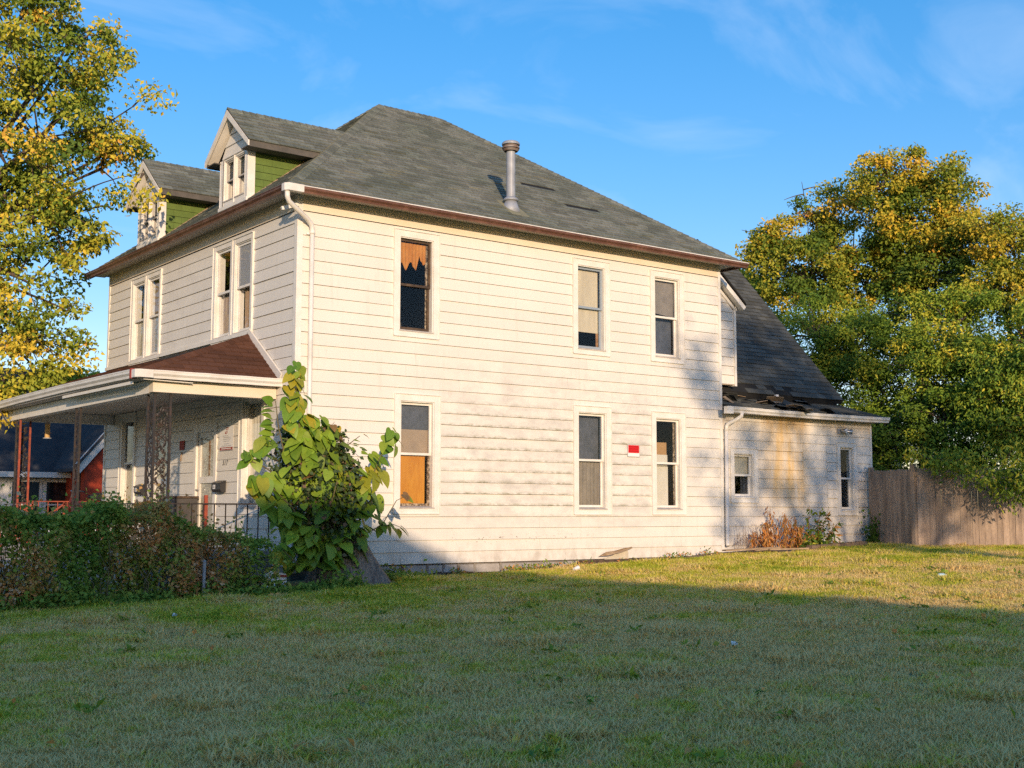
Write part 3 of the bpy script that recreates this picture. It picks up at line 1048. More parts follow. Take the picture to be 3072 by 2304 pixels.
def caps(p, q, n1, n2, part, mat, step=0.145, wd=0.13, lift=0.012):
    """cap shingles bent over a hip or ridge, laid from p up to q"""
    p, q = Vector(p), Vector(q)
    d = (q - p)
    Ln = d.length
    d.normalize()
    n1, n2 = Vector(n1), Vector(n2)
    s1 = d.cross(n1).normalized()
    s2 = d.cross(n2).normalized()
    if s1.dot(n2) > 0: s1 = -s1
    if s2.dot(n1) > 0: s2 = -s2
    if s1.dot(s2) > 0.999: s2 = -s1
    up = (n1 + n2).normalized()
    k = 0
    while k * step < Ln - 0.03:
        a = p + d * (k * step)
        b = p + d * min(k * step + step * 1.12, Ln)
        h0, h1 = lift + 0.014, lift
        mb = MB()
        pts = [a + s1 * wd + n1 * h0, a + up * (h0 + 0.012), a + s2 * wd + n2 * h0, b + s1 * wd + n1 * h1, b + up * (h1 + 0.012), b + s2 * wd + n2 * h1]
        low = [t - up * 0.02 for t in pts]
        mb.add([tuple(t) for t in pts + low], [(0, 3, 4, 1), (1, 4, 5, 2), (0, 1, 7, 6), (1, 2, 8, 7), (3, 9, 10, 4), (4, 10, 11, 5), (0, 6, 9, 3), (2, 5, 11, 8)])
        mb.build('cap_shingle', MT[mat], part)
        k += 1


# ---------------- main hip roof
OE = 0.36
ZE = 6.20
A = Vector((4.20, 4.52, 9.72))
B = Vector((5.80, 4.52, 9.72))
E0, E1, E2, E3 = Vector((-OE, -OE, ZE)), Vector((LX + OE, -OE, ZE)), Vector((LX + OE, WY + OE, ZE)), Vector((-OE, WY + OE, ZE))
mb = MB()
V8 = [E0, E1, E2, E3, A, B]
low = [v + Vector((0, 0, -0.022)) for v in (E0, E1, E2, E3)]
mb.add([tuple(v) for v in V8 + low], [(0, 1, 5, 4), (1, 2, 5), (2, 3, 4, 5), (3, 0, 4), (0, 6, 7, 1), (1, 7, 8, 2), (2, 8, 9, 3), (3, 9, 6, 0), (6, 9, 8, 7)])
roof = mb.build('main_roof', MT['deck'], house)


def dormer_skip(c3, rg):
    for yc in (2.51, 6.71):
        if abs(c3.y - yc) < 0.52 and c3.x > 0.1 and c3.z < 7.5: return True
    return False


def side_skip(c3, rg):
    # a few blown-off tabs and the pipe flashing
    for (x, y, w, h) in ((6.25, 1.62, 0.40, 0.06), (6.95, 0.98, 0.36, 0.05)):
        if abs(c3.x - x) < w and abs(c3.y - y) < h: return True
    return False


shingle_face([E0, E1, B, A], roof, 'shingle', seed=2, skip=side_skip)
shingle_face([E3, E0, A], roof, 'shingle', seed=3, skip=dormer_skip)
shingle_face([E1, E2, B], roof, 'shingle', seed=4, expo=0.3, tab=1.2)
shingle_face([E2, E3, A, B], roof, 'shingle', seed=5, expo=0.3, tab=1.2)
nS = (E1 - E0).cross(A - E0).normalized()
nF = (E0 - E3).cross(A - E3).normalized()
nB = (E2 - E1).cross(B - E1).normalized()
nN = (E3 - E2).cross(A - E2).normalized()
caps(E0, A, nS, nF, roof, 'shingle')
caps(E1, B, nS, nB, roof, 'shingle')
caps(A, B, nS, nN, roof, 'shingle')
caps(E3, A, nF, nN, roof, 'shingle')

# soffit and fascia
mb = MB()
for (x0, x1, y0, y1) in ((-OE + 0.03, LX + OE - 0.03, -OE + 0.03, -0.02), (-OE + 0.03, -0.02, -0.018, WY + OE - 0.03), (LX + 0.02, LX + OE - 0.03, -0.018, WY + OE - 0.03)):
    mb.box(x0, x1, y0, y1, ZT, ZT + 0.015)
mb.build('soffit', MT['soffit'], roof)
mb = MB()
mb.box(-OE + 0.002, LX + OE - 0.002, -OE + 0.004, -OE + 0.03, ZT - 0.06, ZE - 0.01)
mb.box(-OE + 0.004, -OE + 0.03, -OE + 0.032, WY + OE - 0.002, ZT - 0.06, ZE - 0.01)
mb.box(LX + OE - 0.03, LX + OE - 0.004, -OE + 0.032, WY + OE - 0.002, ZT - 0.06, ZE - 0.01)
mb.build('fascia', MT['gutter_brown'], roof)


def gutter(M, u0, u1, d0, z1, mat, parent, h=0.110, w=0.10, bands=None, sag=0.0):
    """K-style gutter: ogee front, open top; M maps (along, outwards, up)"""
    prof = [(0.0, 0.0), (0.0, -h), (w * 0.55, -h), (w * 0.62, -h * 0.72), (w * 0.95, -h * 0.45), (w * 0.98, -h * 0.16), (w * 1.06, -h * 0.14), (w * 1.06, 0.0),
            (w * 0.96, 0.0), (w * 0.88, -h * 0.14), (w * 0.85, -h * 0.40), (w * 0.52, -h * 0.66), (w * 0.46, -h * 0.9), (0.01, -h * 0.9), (0.01, 0.0)]
    mb = MB(M)
    k = 10
    n = len(prof)
    pts = []
    for i in range(k + 1):
        u = u0 + (u1 - u0) * i / k
        zz = z1 - sag * math.sin(i / k * math.pi) + (0.003 if i % 3 == 1 else 0)
        pts += [(u, d0 + d, zz + z) for d, z in prof]
    fc = []
    for i in range(k):
        for j in range(n):
            fc.append((i * n + j, i * n + (j + 1) % n, (i + 1) * n + (j + 1) % n, (i + 1) * n + j))
    fc += [tuple(range(n)), tuple(range(k * n, k * n + n))]
    mi = 0
    mb.add(pts, fc)
    if bands:
        # the top lip catches a lighter colour
        for i in range(k):
            for j in (6, 7):
                mb.mi[i * n + j] = 1
    return mb.build('gutter', mat, parent)


gutter(S, -OE + 0.22, LX + OE + 0.07, OE, 6.195, [MT['gutter_brown'], MT['gutter_white']], house, bands=True)
gutter(FR, -OE + 0.05, WY + OE + 0.07, OE, 6.195, [MT['gutter_brown'], MT['gutter_brown']], house)
# cream corner box of the gutter
mb = MB()
pr = [(-OE - 0.108, -OE + 0.05), (-OE - 0.108, -OE - 0.05), (-OE - 0.055, -OE - 0.108), (-OE + 0.22, -OE - 0.108), (-OE + 0.22, -OE - 0.0), (-OE, -OE), (-OE, -OE + 0.05)]
mb.extr([(x, y, 6.08) for x, y in pr], (0, 0, 0.12))
mb.build('gutter_corner', MT['gutter_white'], house)
mb = MB()
mb.tube([(-0.40, -0.385, 6.08), (-0.40, -0.385, 5.99), (-0.36, -0.36, 5.92), (0.10, -0.13, 5.73), (0.20, -0.085, 5.66), (0.23, -0.075, 5.57), (0.23, -0.07, 5.50)], 0.043, 10)
mb.tube([(0.23, -0.07, 5.54), (0.23, -0.07, 0.16)], 0.040, 10)
mb.tube([(0.23, -0.07, 5.56), (0.23, -0.07, 5.50)], 0.048, 10)
ds = mb.build('downspout', MT['gutter_white'], house, smooth=True)
MB().bar((0.14, -0.03, 5.51), (0.23, -0.045, 5.51), 0.03).build('bracket', MT['gutter_white'], ds)
mb = MB()
mb.bar((-0.30, 0.02, 5.88), (-0.02, -0.02, 5.98), 0.06)
mb.build('loose_trim', MT['trim'], house)

# ---------------- vent pipe
vx, vy = 4.66, 0.32
vz = ZE + (vy + OE) * (A.z - ZE) / (4.52 + OE)
mb = MB()
mb.tube([(vx, vy, vz - 0.1), (vx, vy, vz + 1.13)], 0.086, 20)
vent = mb.build('vent_pipe', MT['galv'], house, smooth=False)
MB().tube([(vx, vy, vz + 0.13), (vx, vy, vz + 0.16), (vx, vy, vz + 0.20)], [0.15, 0.15, 0.10], 20).build('storm_collar', MT['galv'], vent, smooth=True)
MB().tube([(vx, vy, vz - 0.16), (vx, vy, vz + 0.13)], [0.21, 0.11], 20).build('flashing_cone', MT['galv'], vent, smooth=True)
for zz, r0, r1, h, mt in ((1.10, 0.135, 0.165, 0.04, 'rust'), (1.155, 0.17, 0.17, 0.03, 'rust'), (1.20, 0.14, 0.14, 0.02, 'rust'), (1.225, 0.175, 0.175, 0.03, 'galv')):
    MB().tube([(vx, vy, vz + zz), (vx, vy, vz + zz + h)], [r0, r1], 20).build('cap_ring', MT[mt], vent)
MB().tube([(vx, vy, vz + 1.10), (vx, vy, vz + 1.26)], 0.12, 16).build('cap_core', MT['rust'], vent)
MB().tube([(vx, vy, vz + 1.256), (vx, vy, vz + 1.29), (vx, vy, vz + 1.31)], [0.175, 0.14, 0.03], 20).build('cap_top', MT['galv'], vent, smooth=True)
t1 = Vector((vx - 0.22, vy - 0.30, 0)); t2 = Vector((vx + 0.22, vy + 0.22, 0))
def rz(x, y): return ZE + (y + OE) * (A.z - ZE) / (4.52 + OE)
mb = MB()
mb.add([(vx - 0.2, vy - 0.3, rz(0, vy - 0.3) + 0.022), (vx + 0.22, vy - 0.3, rz(0, vy - 0.3) + 0.022), (vx + 0.2, vy + 0.22, rz(0, vy + 0.22) + 0.022), (vx - 0.2, vy + 0.22, rz(0, vy + 0.22) + 0.022),
        (vx - 0.2, vy - 0.3, rz(0, vy - 0.3)), (vx + 0.22, vy - 0.3, rz(0, vy - 0.3)), (vx + 0.2, vy + 0.22, rz(0, vy + 0.22)), (vx - 0.2, vy + 0.22, rz(0, vy + 0.22))],
       [(0, 1, 2, 3), (0, 4, 5, 1), (1, 5, 6, 2), (2, 6, 7, 3), (3, 7, 4, 0)])
mb.build('flashing_plate', material('lichen_flashing', (0.26, 0.25, 0.15), (0.18, 0.175, 0.12), 5, rough=0.8), vent)

# ---------------- dormers
SLF = (A.z - ZE) / (A.x + OE)          # slope of the front face


def xf(z): return (z - ZE) / SLF - OE   # where the front slope reaches height z


def make_dormer(yc, label):
    hw = 0.575
    zb, zt = 6.50, 7.38                # face: foot and eave
    zr = 8.24                          # ridge
    ov, fo = 0.37, 0.20                # side and front overhang
    pit = (zr - 7.46) / (hw + ov)
    mb = MB(FR)
    mb.box(yc - hw, yc + hw, -0.10, -0.05, 6.35, zt + 0.05)
    d = MB(FR)
    # gable wall above the window
    m2 = MB(FR)
    zg = zt + 0.05
    m2.extr([(yc - hw - 0.02, -0.02, zg), (yc + hw + 0.02, -0.02, zg), (yc + hw + 0.02, -0.02, zg + 0.06), (yc, -0.02, zr - 0.10), (yc - hw - 0.02, -0.02, zg + 0.06)], (0, -0.08, 0))
    dr = m2.build('dormer', MT['siding'], house)
    dr['label'] = label
    for k in range(3):
        z0 = zg + 0.01 + k * C
        z1 = z0 + C - 0.01
        def half(z): return max(0.0, (zr - 0.10 - z) / ((zr - 0.10 - zg - 0.06) / (hw + 0.02)))
        h0, h1 = min(hw, half(z0)), min(hw, half(min(z1, zr - 0.13)))
        z1 = min(z1, zr - 0.13)
        if z1 > z0 + 0.03:
            MB(FR).extr([(yc - h0, 0.022, z0), (yc + h0, 0.022, z0), (yc + h1, 0.006, z1), (yc - h1, 0.006, z1)], (0, -0.03, 0)).build('gable_board', MT['siding'], dr)
    # windows
    m = yc
    for i, (a, b) in enumerate(((yc - hw + 0.10, yc - 0.005), (yc + 0.005, yc + hw - 0.10))):
        cont = [('dark_room_sheet', 0.0, 1.0, 0.5, 1.0, -0.10, 'grey_film'), ('wood_strip', 0.0, 0.35, 0.0, 0.47, -0.12, 'wood'), ('panel', 0.0, 1.0, 0.0, 0.46, -0.16, 'tan_film')] if i else [('dark_room_sheet', 0.0, 1.0, 0.42, 1.0, -0.10, 'grey_film'), ('wood_strip', 0.0, 0.35, 0.0, 0.47, -0.12, 'wood'), ('red_cloth', 0.35, 0.55, 0.0, 0.45, -0.14, 'curtain_brown')]  # dark-coloured sheets behind the upper panes, painted in place of attic shade
        window(FR, (a, b, zb + 0.02, zt + 0.03), dr, cw=0.035, sw=0.024, dep=0.035, content=cont, sash='old_trim', sill='old_trim')
    # corner posts
    for s_ in (-1, 1):
        y0, y1 = sorted((yc + s_ * (hw - 0.10), yc + s_ * hw))
        MB(FR).box(y0, y1, -0.05, 0.045, 6.44, zt + 0.02).build('corner_post', MT['trim'], dr)
        y0, y1 = sorted((yc + s_ * hw, yc + s_ * (hw + 0.025)))
        MB().box(-0.05, 0.10, y0, y1, 6.40, zt + 0.02).build('corner_post', MT['trim'], dr)
    MB(FR).box(yc - hw - 0.03, yc + hw + 0.03, 0.0, 0.07, zb - 0.06, zb + 0.005).build('apron', MT['trim'], dr)
    # cheeks with green shingle boards
    ztop = zt + 0.08
    for s_ in (-1, 1):
        y = yc + s_ * hw
        y0, y1 = sorted((y - s_ * 0.06, y - s_ * 0.005))
        MB().extr([(0.02, y0, 6.45), (0.02, y0, ztop), (xf(ztop) + 0.05, y0, ztop), (xf(6.5) + 0.05, y0, 6.45)], (0, y1 - y0, 0)).build('cheek', MT['underlay'], dr)
        k = 0
        z0 = 6.46
        while z0 < ztop:
            z1 = min(z0 + 0.135, ztop)
            xa, xb = 0.10, xf(z0) + 0.02
            xb2 = xf(z1) + 0.02
            if xb2 > xa + 0.03:
                cuts = sorted([xa] + [c for c in np.arange(xa + 0.17 + 0.17 * (k % 2), xb2, 0.45)] + [max(xb, xa + 0.01)])
                for a, b in zip(cuts, cuts[1:]):
                    last = b == cuts[-1]
                    b1 = xb2 if last else b
                    pts = [(a + 0.002, y, z0), (max(b, a + 0.006) - 0.002, y, z0), (b1 - 0.002, y, z1 - 0.006), (a + 0.002, y, z1 - 0.006)]
                    yo = s_ * 0.016
                    MB().add([(p[0], p[1] - s_ * 0.004, p[2]) for p in pts] + [(pts[0][0], y + yo, pts[0][2]), (pts[1][0], y + yo, pts[1][2]), (pts[2][0], y + s_ * 0.004, pts[2][2]), (pts[3][0], y + s_ * 0.004, pts[3][2])],
                             [(4, 5, 6, 7), (0, 1, 5, 4), (1, 2, 6, 5), (2, 3, 7, 6), (3, 0, 4, 7), (0, 3, 2, 1)]).build('cheek_shingle', MT['green_siding'], dr)
            z0 += 0.135
            k += 1
        # flashing along the roof slope
        MB().bar((xf(6.50) + 0.02, y + s_ * 0.03, 6.515), (xf(ztop), y + s_ * 0.03, ztop + 0.015), 0.05, 0.03).build('step_flashing', MT['tan_film'], dr)
    # roof: two slopes with depth
    ze = zr - pit * (hw + ov)
    xb_r, xb_e = xf(zr) + 0.1, xf(ze) + 0.12
    for s_ in (-1, 1):
        r0, r1 = Vector((-fo, yc, zr)), Vector((xb_r, yc, zr))
        e0, e1 = Vector((-fo, yc + s_ * (hw + ov), ze)), Vector((xb_e, yc + s_ * (hw + ov), ze))
        nn = (e1 - e0).cross(r0 - e0).normalized()
        if nn.z < 0: nn = -nn
        th = nn * -0.05
        V_ = [e0, e1, r1, r0]
        mb = MB()
        mb.add([tuple(v) for v in V_] + [tuple(v + th) for v in V_], [(0, 1, 2, 3), (4, 7, 6, 5), (0, 4, 5, 1), (1, 5, 6, 2), (2, 6, 7, 3), (3, 7, 4, 0)])
        sl = mb.build('roof_slope', MT['deck'], dr)
        shingle_face([e0, e1, r1, r0] if s_ < 0 else [e1, e0, r0, r1], sl, 'shingle', seed=20 + int(yc) + s_)
        # barge board, soffit board under the verge, eave fascia
        a0, a1 = e0 + Vector((-0.012, 0, -0.02)), r0 + Vector((-0.012, 0, -0.02))
        MB().add([tuple(v) for v in (a0, a1, a1 + Vector((0, 0, -0.13)), a0 + Vector((0, 0, -0.10)))] + [tuple(v + Vector((0.03, 0, 0))) for v in (a0, a1, a1 + Vector((0, 0, -0.13)), a0 + Vector((0, 0, -0.10)))],
                 [(0, 1, 2, 3), (4, 7, 6, 5), (0, 4, 5, 1), (1, 5, 6, 2), (2, 6, 7, 3), (3, 7, 4, 0)]).build('barge_board', MT['trim'], dr)
        p0, p1 = e0 + th * 1.3, r0 + th * 1.3
        V_ = [p0 + Vector((0.02, 0, 0)), p1 + Vector((0.02, 0, 0)), p1 + Vector((fo + 0.02, 0, 0)), p0 + Vector((fo + 0.02, 0, 0))]
        MB().add([tuple(v) for v in V_] + [tuple(v + th * 0.3) for v in V_], [(0, 1, 2, 3), (4, 7, 6, 5), (0, 4, 5, 1), (1, 5, 6, 2), (2, 6, 7, 3), (3, 7, 4, 0)]).build('verge_soffit', MT['trim'], dr)
        y0, y1 = sorted((e0.y - s_ * 0.002, e0.y - s_ * 0.028))
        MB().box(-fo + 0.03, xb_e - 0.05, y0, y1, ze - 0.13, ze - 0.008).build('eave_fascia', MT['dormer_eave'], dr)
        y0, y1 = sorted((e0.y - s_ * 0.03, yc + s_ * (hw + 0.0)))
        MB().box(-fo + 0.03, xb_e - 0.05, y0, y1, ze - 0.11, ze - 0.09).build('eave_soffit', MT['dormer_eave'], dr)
    n1 = Vector((0, -pit, 1)).normalized()
    n2 = Vector((0, pit, 1)).normalized()
    caps((-fo, yc, zr), (xf(zr), yc, zr), n1, n2, dr, 'shingle', wd=0.11)
    # dark room behind the glass
    mb = MB()
    mb.box(0.42, 0.46, yc - hw + 0.07, yc + hw - 0.07, 6.4, zt + 0.05)
    mb.build('room_back', MT['inside'], dr)


make_dormer(2.51, 'gabled dormer with green cheek nearest the long side wall')
make_dormer(6.71, 'gabled dormer with green cheek beside the maple tree')

# ---------------- steep rear roof, lean-to roof over the wing
R0, R1, R2, R3 = Vector((LX + 0.0, 0.92, 3.60)), Vector((WX + 0.17, 0.92, 3.62)), Vector((WX + 0.17, 4.52, 7.62)), Vector((LX + 0.0, 4.52, 7.62))
mb = MB()
Vr = [R0, R1, R2, R3]
bk = [Vector((LX, 8.2, 3.6)), Vector((WX + 0.17, 8.2, 3.6))]
mb.add([tuple(v) for v in Vr] + [tuple(v + Vector((0, 0.05, -0.11))) for v in Vr], [(0, 1, 2, 3), (4, 7, 6, 5), (0, 4, 5, 1), (1, 5, 6, 2), (2, 6, 7, 3), (3, 7, 4, 0)])
mb.add([tuple(v) for v in (R3, R2, bk[1], bk[0])] + [tuple(v + Vector((0, -0.05, -0.11))) for v in (R3, R2, bk[1], bk[0])], [(0, 1, 2, 3), (4, 7, 6, 5), (0, 4, 5, 1), (1, 5, 6, 2), (2, 6, 7, 3), (3, 7, 4, 0)])
rroof = mb.build('rear_roof', MT['deck'], house)


def rear_skip(c3, rg):
    return c3.z < 3.78 and (11.0 < c3.x < 13.4) and rg.random() < 0.45


shingle_face([R0, R1, R2, R3], rroof, 'shingle_rear', seed=8, expo=0.15, skip=rear_skip, jitter=0.012)
mb = MB()
mb.extr([(WX, 1.0, 3.12), (WX, 8.1, 3.12), (WX, 8.1, 3.55), (WX, 4.52, 7.45), (WX, 1.0, 3.6)], (-0.08, 0, 0))
mb.build('gable_wall', MT['wing_siding'], house)
L0, L1, L2, L3 = Vector((LX + 0.0, -0.30, 3.11)), Vector((WX + 0.20, -0.30, 3.11)), Vector((WX + 0.20, 1.02, 3.47)), Vector((LX + 0.0, 1.02, 3.47))
mb = MB()
Vr = [L0, L1, L2, L3]
mb.add([tuple(v) for v in Vr] + [tuple(v + Vector((0, 0, -0.07))) for v in Vr], [(0, 1, 2, 3), (4, 7, 6, 5), (0, 4, 5, 1), (1, 5, 6, 2), (2, 6, 7, 3), (3, 7, 4, 0)])
lean = mb.build('lean_to_roof', MT['deck'], house)
shingle_face([L0, L1, L2, L3], lean, 'shingle_rear', seed=9, expo=0.15, jitter=0.03, skip=lambda c, rg: rg.random() < 0.14 and 10.6 < c.x < 14.0)
mb = MB()
mb.box(LX + 0.05, WX, 0.98, 1.04, 3.3, 3.60)
mb.build('roof_riser', MT['deck'], lean)
# torn shingles and scraps lying on the lean-to
rg = random.Random(5)
for i in range(26):
    x = rg.uniform(10.5, 13.8) if i < 20 else rg.uniform(11.5, 13.2)
    y = rg.uniform(0.25, 0.95) if i < 20 else rg.uniform(-0.38, -0.1)
    z = 3.11 + (y + 0.30) * 0.2727 + 0.03
    a = rg.uniform(0, 3.1)
    t = rg.uniform(-0.3, 0.55)
    M_ = Matrix.Translation((x, y, z)) @ Matrix.Rotation(a, 4, 'Z') @ Matrix.Rotation(t, 4, 'X')
    l, w_ = rg.uniform(0.10, 0.24), rg.uniform(0.08, 0.16)
    mb = MB(lambda p, q, r, M_=M_: tuple(M_ @ Vector((p, q, r))))
    mb.add([(-l, -w_, 0), (0, -w_ * 1.1, 0.02), (l, -w_ * 0.8, 0.0), (l * 0.9, w_, 0.03), (0, w_ * 0.8, 0.06), (-l, w_ * 0.9, 0.02)] + [(-l, -w_, -0.008), (0, -w_ * 1.1, 0.012), (l, -w_ * 0.8, -0.008), (l * 0.9, w_, 0.022), (0, w_ * 0.8, 0.052), (-l, w_ * 0.9, 0.012)],
           [(0, 1, 4, 5), (1, 2, 3, 4), (6, 11, 10, 7), (7, 10, 9, 8), (0, 6, 7, 1), (1, 7, 8, 2), (2, 8, 9, 3), (3, 9, 10, 4), (4, 10, 11, 5), (5, 11, 6, 0)])
    mb.build('torn_shingle', MT[['shingle_rear', 'deck', 'shingle_rear', 'plank'][i % 4 if i % 8 else 3]], lean)
MB().box(12.72, 12.80, 0.84, 0.90, 3.40, 3.60).build('exposed_rafter_end', MT['white_plain'], lean)
gutter(S, LX - 0.22, WX + 0.22, 0.30, 3.105, [MT['gutter_white']], house, h=0.12, w=0.09, sag=0.018)
mb = MB()
mb.box(LX + 0.01, WX + 0.12, -0.285, -0.02, 2.985, 3.00)
mb.box(LX + 0.01, WX + 0.16, -0.30, -0.286, 2.98, 3.05)
mb.build('wing_soffit', MT['soffit'], house)
mb = MB()
mb.box(LX - 0.24, LX - 0.05, -0.40, -0.30, 2.95, 3.10)
mb.build('gutter_end_box', MT['gutter_white'], house)
mb = MB()
mb.tube([(10.27, -0.34, 2.99), (10.27, -0.33, 2.92), (10.20, -0.24, 2.84), (10.11, -0.09, 2.76), (10.09, -0.065, 2.70), (10.08, -0.065, 2.6)], 0.042, 10)
mb.tube([(10.08, -0.065, 2.64), (10.06, -0.065, 0.24), (10.05, -0.10, 0.20)], 0.040, 10)
mb.build('downspout', MT['gutter_white'], house, smooth=True)

# small bump-out wall beside the corner, over the steep roof
bw = MB().extr([(LX, 0.82, 3.72), (11.34, 0.82, 3.72), (11.34, 0.82, 5.48), (LX, 0.82, 6.55)], (0, 2.0, 0)).build('stair_wall', MT['underlay'], house)
for k in range(14):
    z0 = 3.74 + k * C
    z1 = z0 + C - 0.01
    def xe(z): return min(11.30, 11.30 - (z - 5.42) / 0.80) if z > 5.42 else 11.30
    a, b0, b1 = LX + 0.002, xe(z0), xe(z1)
    if b1 > a + 0.05:
        MB().add([(a, 0.815, z0), (b0, 0.815, z0), (b1, 0.815, z1), (a, 0.815, z1), (a, 0.795, z0), (b0, 0.795, z0), (b1, 0.811, z1), (a, 0.811, z1)],
                 [(4, 5, 6, 7), (0, 1, 5, 4), (1, 2, 6, 5), (2, 3, 7, 6), (3, 0, 4, 7), (0, 3, 2, 1)]).build('siding_board', MT['siding'], bw)
MB().box(11.28, 11.345, 0.775, 2.8, 3.70, 5.50).build('corner_board', MT['trim'], bw)
MB().bar((LX + 0.2, 0.72, 6.50), (11.50, 0.72, 5.46), 0.16, 0.10).build('rake_board', MT['trim'], bw)
MB().bar((LX + 0.2, 0.80, 6.34), (11.36, 0.80, 5.41), 0.05, 0.07).build('rake_board', MT['trim'], bw)
MB().extr([(LX, 0.62, 6.80), (11.52, 0.62, 5.53), (11.52, 0.62, 5.58), (LX, 0.62, 6.85)], (0, 2.3, 0)).build('stair_roof', MT['deck'], bw)
# lean-to of the yard behind the wing
MB().extr([(18.7, 3.0, 0.0), (20.4, 3.0, 0.0), (20.4, 3.0, 2.66), (18.7, 3.0, 3.15)], (0, 0.1, 0)).build('rear_porch_wall', MT['far_white'], house)
MB().bar((18.6, 2.9, 3.22), (20.5, 2.9, 2.66), 0.06, 0.16).build('rear_porch_fascia', MT['trim'], house)

# ---------------- porch
pz = 0.25
PX, PY0, PY1 = -2.12, 0.72, 8.30
mb = MB()
mb.box(-2.35, -0.03, 0.62, 9.0, pz - 0.10, pz)
porch = mb.build('porch_floor', MT['porch_grey'], house)
mb = MB()
mb.box(-2.30, -0.04, 0.66, 0.70, -0.5, pz - 0.102)
mb.box(-2.30, -2.26, 0.702, 8.96, -0.5, pz - 0.102)
mb.build('porch_skirt', MT['porch_skirt'], house)
zg, zw = 3.09, 3.98
P0, P1, P2, P3, P4 = Vector((-2.42, 0.50, zg)), Vector((-2.42, 9.40, zg + 0.05)), Vector((-0.02, 9.40, zw)), Vector((-0.02, 1.73, zw)), Vector((-0.02, 0.50, zg))
mb = MB()
mb.add([tuple(v) for v in (P0, P1, P2, P3, P4)] + [(-2.42, 0.50, 2.98), (-2.42, 9.40, 2.98), (-0.02, 9.40, 2.98), (-0.02, 0.50, 2.98)],
       [(0, 1, 2, 3), (4, 0, 3), (0, 5, 6, 1), (1, 6, 7, 2), (5, 8, 7, 6), (4, 8, 5, 0), (2, 7, 8, 4, 3)])
proof = mb.build('porch_roof', [MT['deck'], MT['soffit']], house)
for i in (2, 4, 5):
    proof.data.polygons[i].material_index = 1
shingle_face([P1, P0, P3, P2], proof, 'shingle_porch', seed=12)
shingle_face([P0, P4, P3], proof, 'shingle_porch', seed=13)
nf = (P0 - P1).cross(P3 - P1).normalized()
nr = (P4 - P0).cross(P3 - P0).normalized()
if nf.z < 0: nf = -nf
if nr.z < 0: nr = -nr
caps(P0, P3, nf, nr, proof, 'shingle_porch', wd=0.10)
# white flashing where the roof meets the wall
MB().bar((-0.045, 0.44, 3.13), (-0.045, 1.73, 4.04), 0.03, 0.13).build('wall_flashing', MT['trim'], proof)
MB().bar((-0.045, 1.73, 4.03), (-0.045, 9.05, 4.03), 0.03, 0.07).build('wall_flashing', MT['trim'], proof)


def SP(u, d, z): return (u, 0.50 - d, z)
def FP(u, d, z): return (-2.42 - d, u, z)


gutter(SP, -2.24, 0.0, 0.0, 3.10, [MT['gutter_white']], house, h=0.13, w=0.09)
gutter(FP, 0.62, 9.5, 0.0, 3.11, [MT['gutter_white']], house, h=0.13, w=0.09, sag=-0.03)
mb = MB()
mb.extr([(-2.515, 0.62, 2.975), (-2.515, 0.47, 2.975), (-2.46, 0.405, 2.975), (-2.24, 0.405, 2.975), (-2.24, 0.50, 2.975), (-2.42, 0.50, 2.975), (-2.42, 0.62, 2.975)], (0, 0, 0.125))
mb.build('gutter_corner', MT['gutter_white'], house)
MB().box(-2.525, -2.42, 0.62, 0.68, 2.965, 3.12).build('gutter_patch', MT['brick_red'], house)
mb = MB()
mb.box(-2.16, -0.03, 0.62, 0.80, 2.775, 2.972)
mb.build('porch_beam', MT['frieze'], house)
mb = MB()
mb.box(-2.16, -1.99, 0.802, 9.2, 2.765, 2.972)
mb.box(-1.988, -0.03, 8.45, 8.62, 2.765, 2.972)
mb.build('porch_beam', MT['trim'], house)
MB().bar((-2.36, 0.55, 2.955), (-1.55, 0.55, 2.94), 0.10, 0.012).build('hanging_strip', MT['trim'], house)
MB().bar((-2.40, 0.85, 2.925), (-2.39, 4.4, 2.945), 0.012, 0.05).build('hanging_strip', MT['trim'], house)


def lattice(parent, p, q, z0, z1, seed, name='scrollwork', mats=None):
    """cast-iron panel: vine stems winding up between two rods, with leaves"""
    rg = random.Random(seed)
    p, q = Vector(p), Vector(q)
    wd = (q - p).length
    d = (q - p).normalized()
    nn = Vector((-d.y, d.x, 0))
    mb = MB()
    for ph in (0.0, math.pi):
        P = []
        k = 46
        for i in range(k + 1):
            z = z0 + (z1 - z0) * i / k
            P.append(p + d * (wd / 2 + wd * 0.34 * math.sin(i * 0.82 + ph)) + nn * 0.006 * math.cos(i * 0.8 + ph) + Vector((0, 0, z)))
        mb.tube(P, 0.007, 4)
    for i in range(int((z1 - z0) / 0.0145)):
        z = z0 + (i + rg.random()) * 0.0145
        c = p + d * (wd * rg.uniform(0.08, 0.92)) + nn * rg.uniform(-0.012, 0.012) + Vector((0, 0, z))
        a = rg.uniform(0, 6.28)
        l = rg.uniform(0.035, 0.055)
        e1 = d * math.cos(a) + Vector((0, 0, 1)) * math.sin(a)
        e2 = d * -math.sin(a) + Vector((0, 0, 1)) * math.cos(a)
        v = [c - e1 * l, c - e2 * l * 0.45, c + e1 * l, c + e2 * l * 0.45]
        mb.add([tuple(t) for t in v] + [tuple(c + nn * 0.008), tuple(c - nn * 0.008)], [(0, 1, 4), (1, 2, 4), (2, 3, 4), (3, 0, 4), (1, 0, 5), (2, 1, 5), (3, 2, 5), (0, 3, 5)])
    return mb.build(name, mats or MT['iron'], parent)


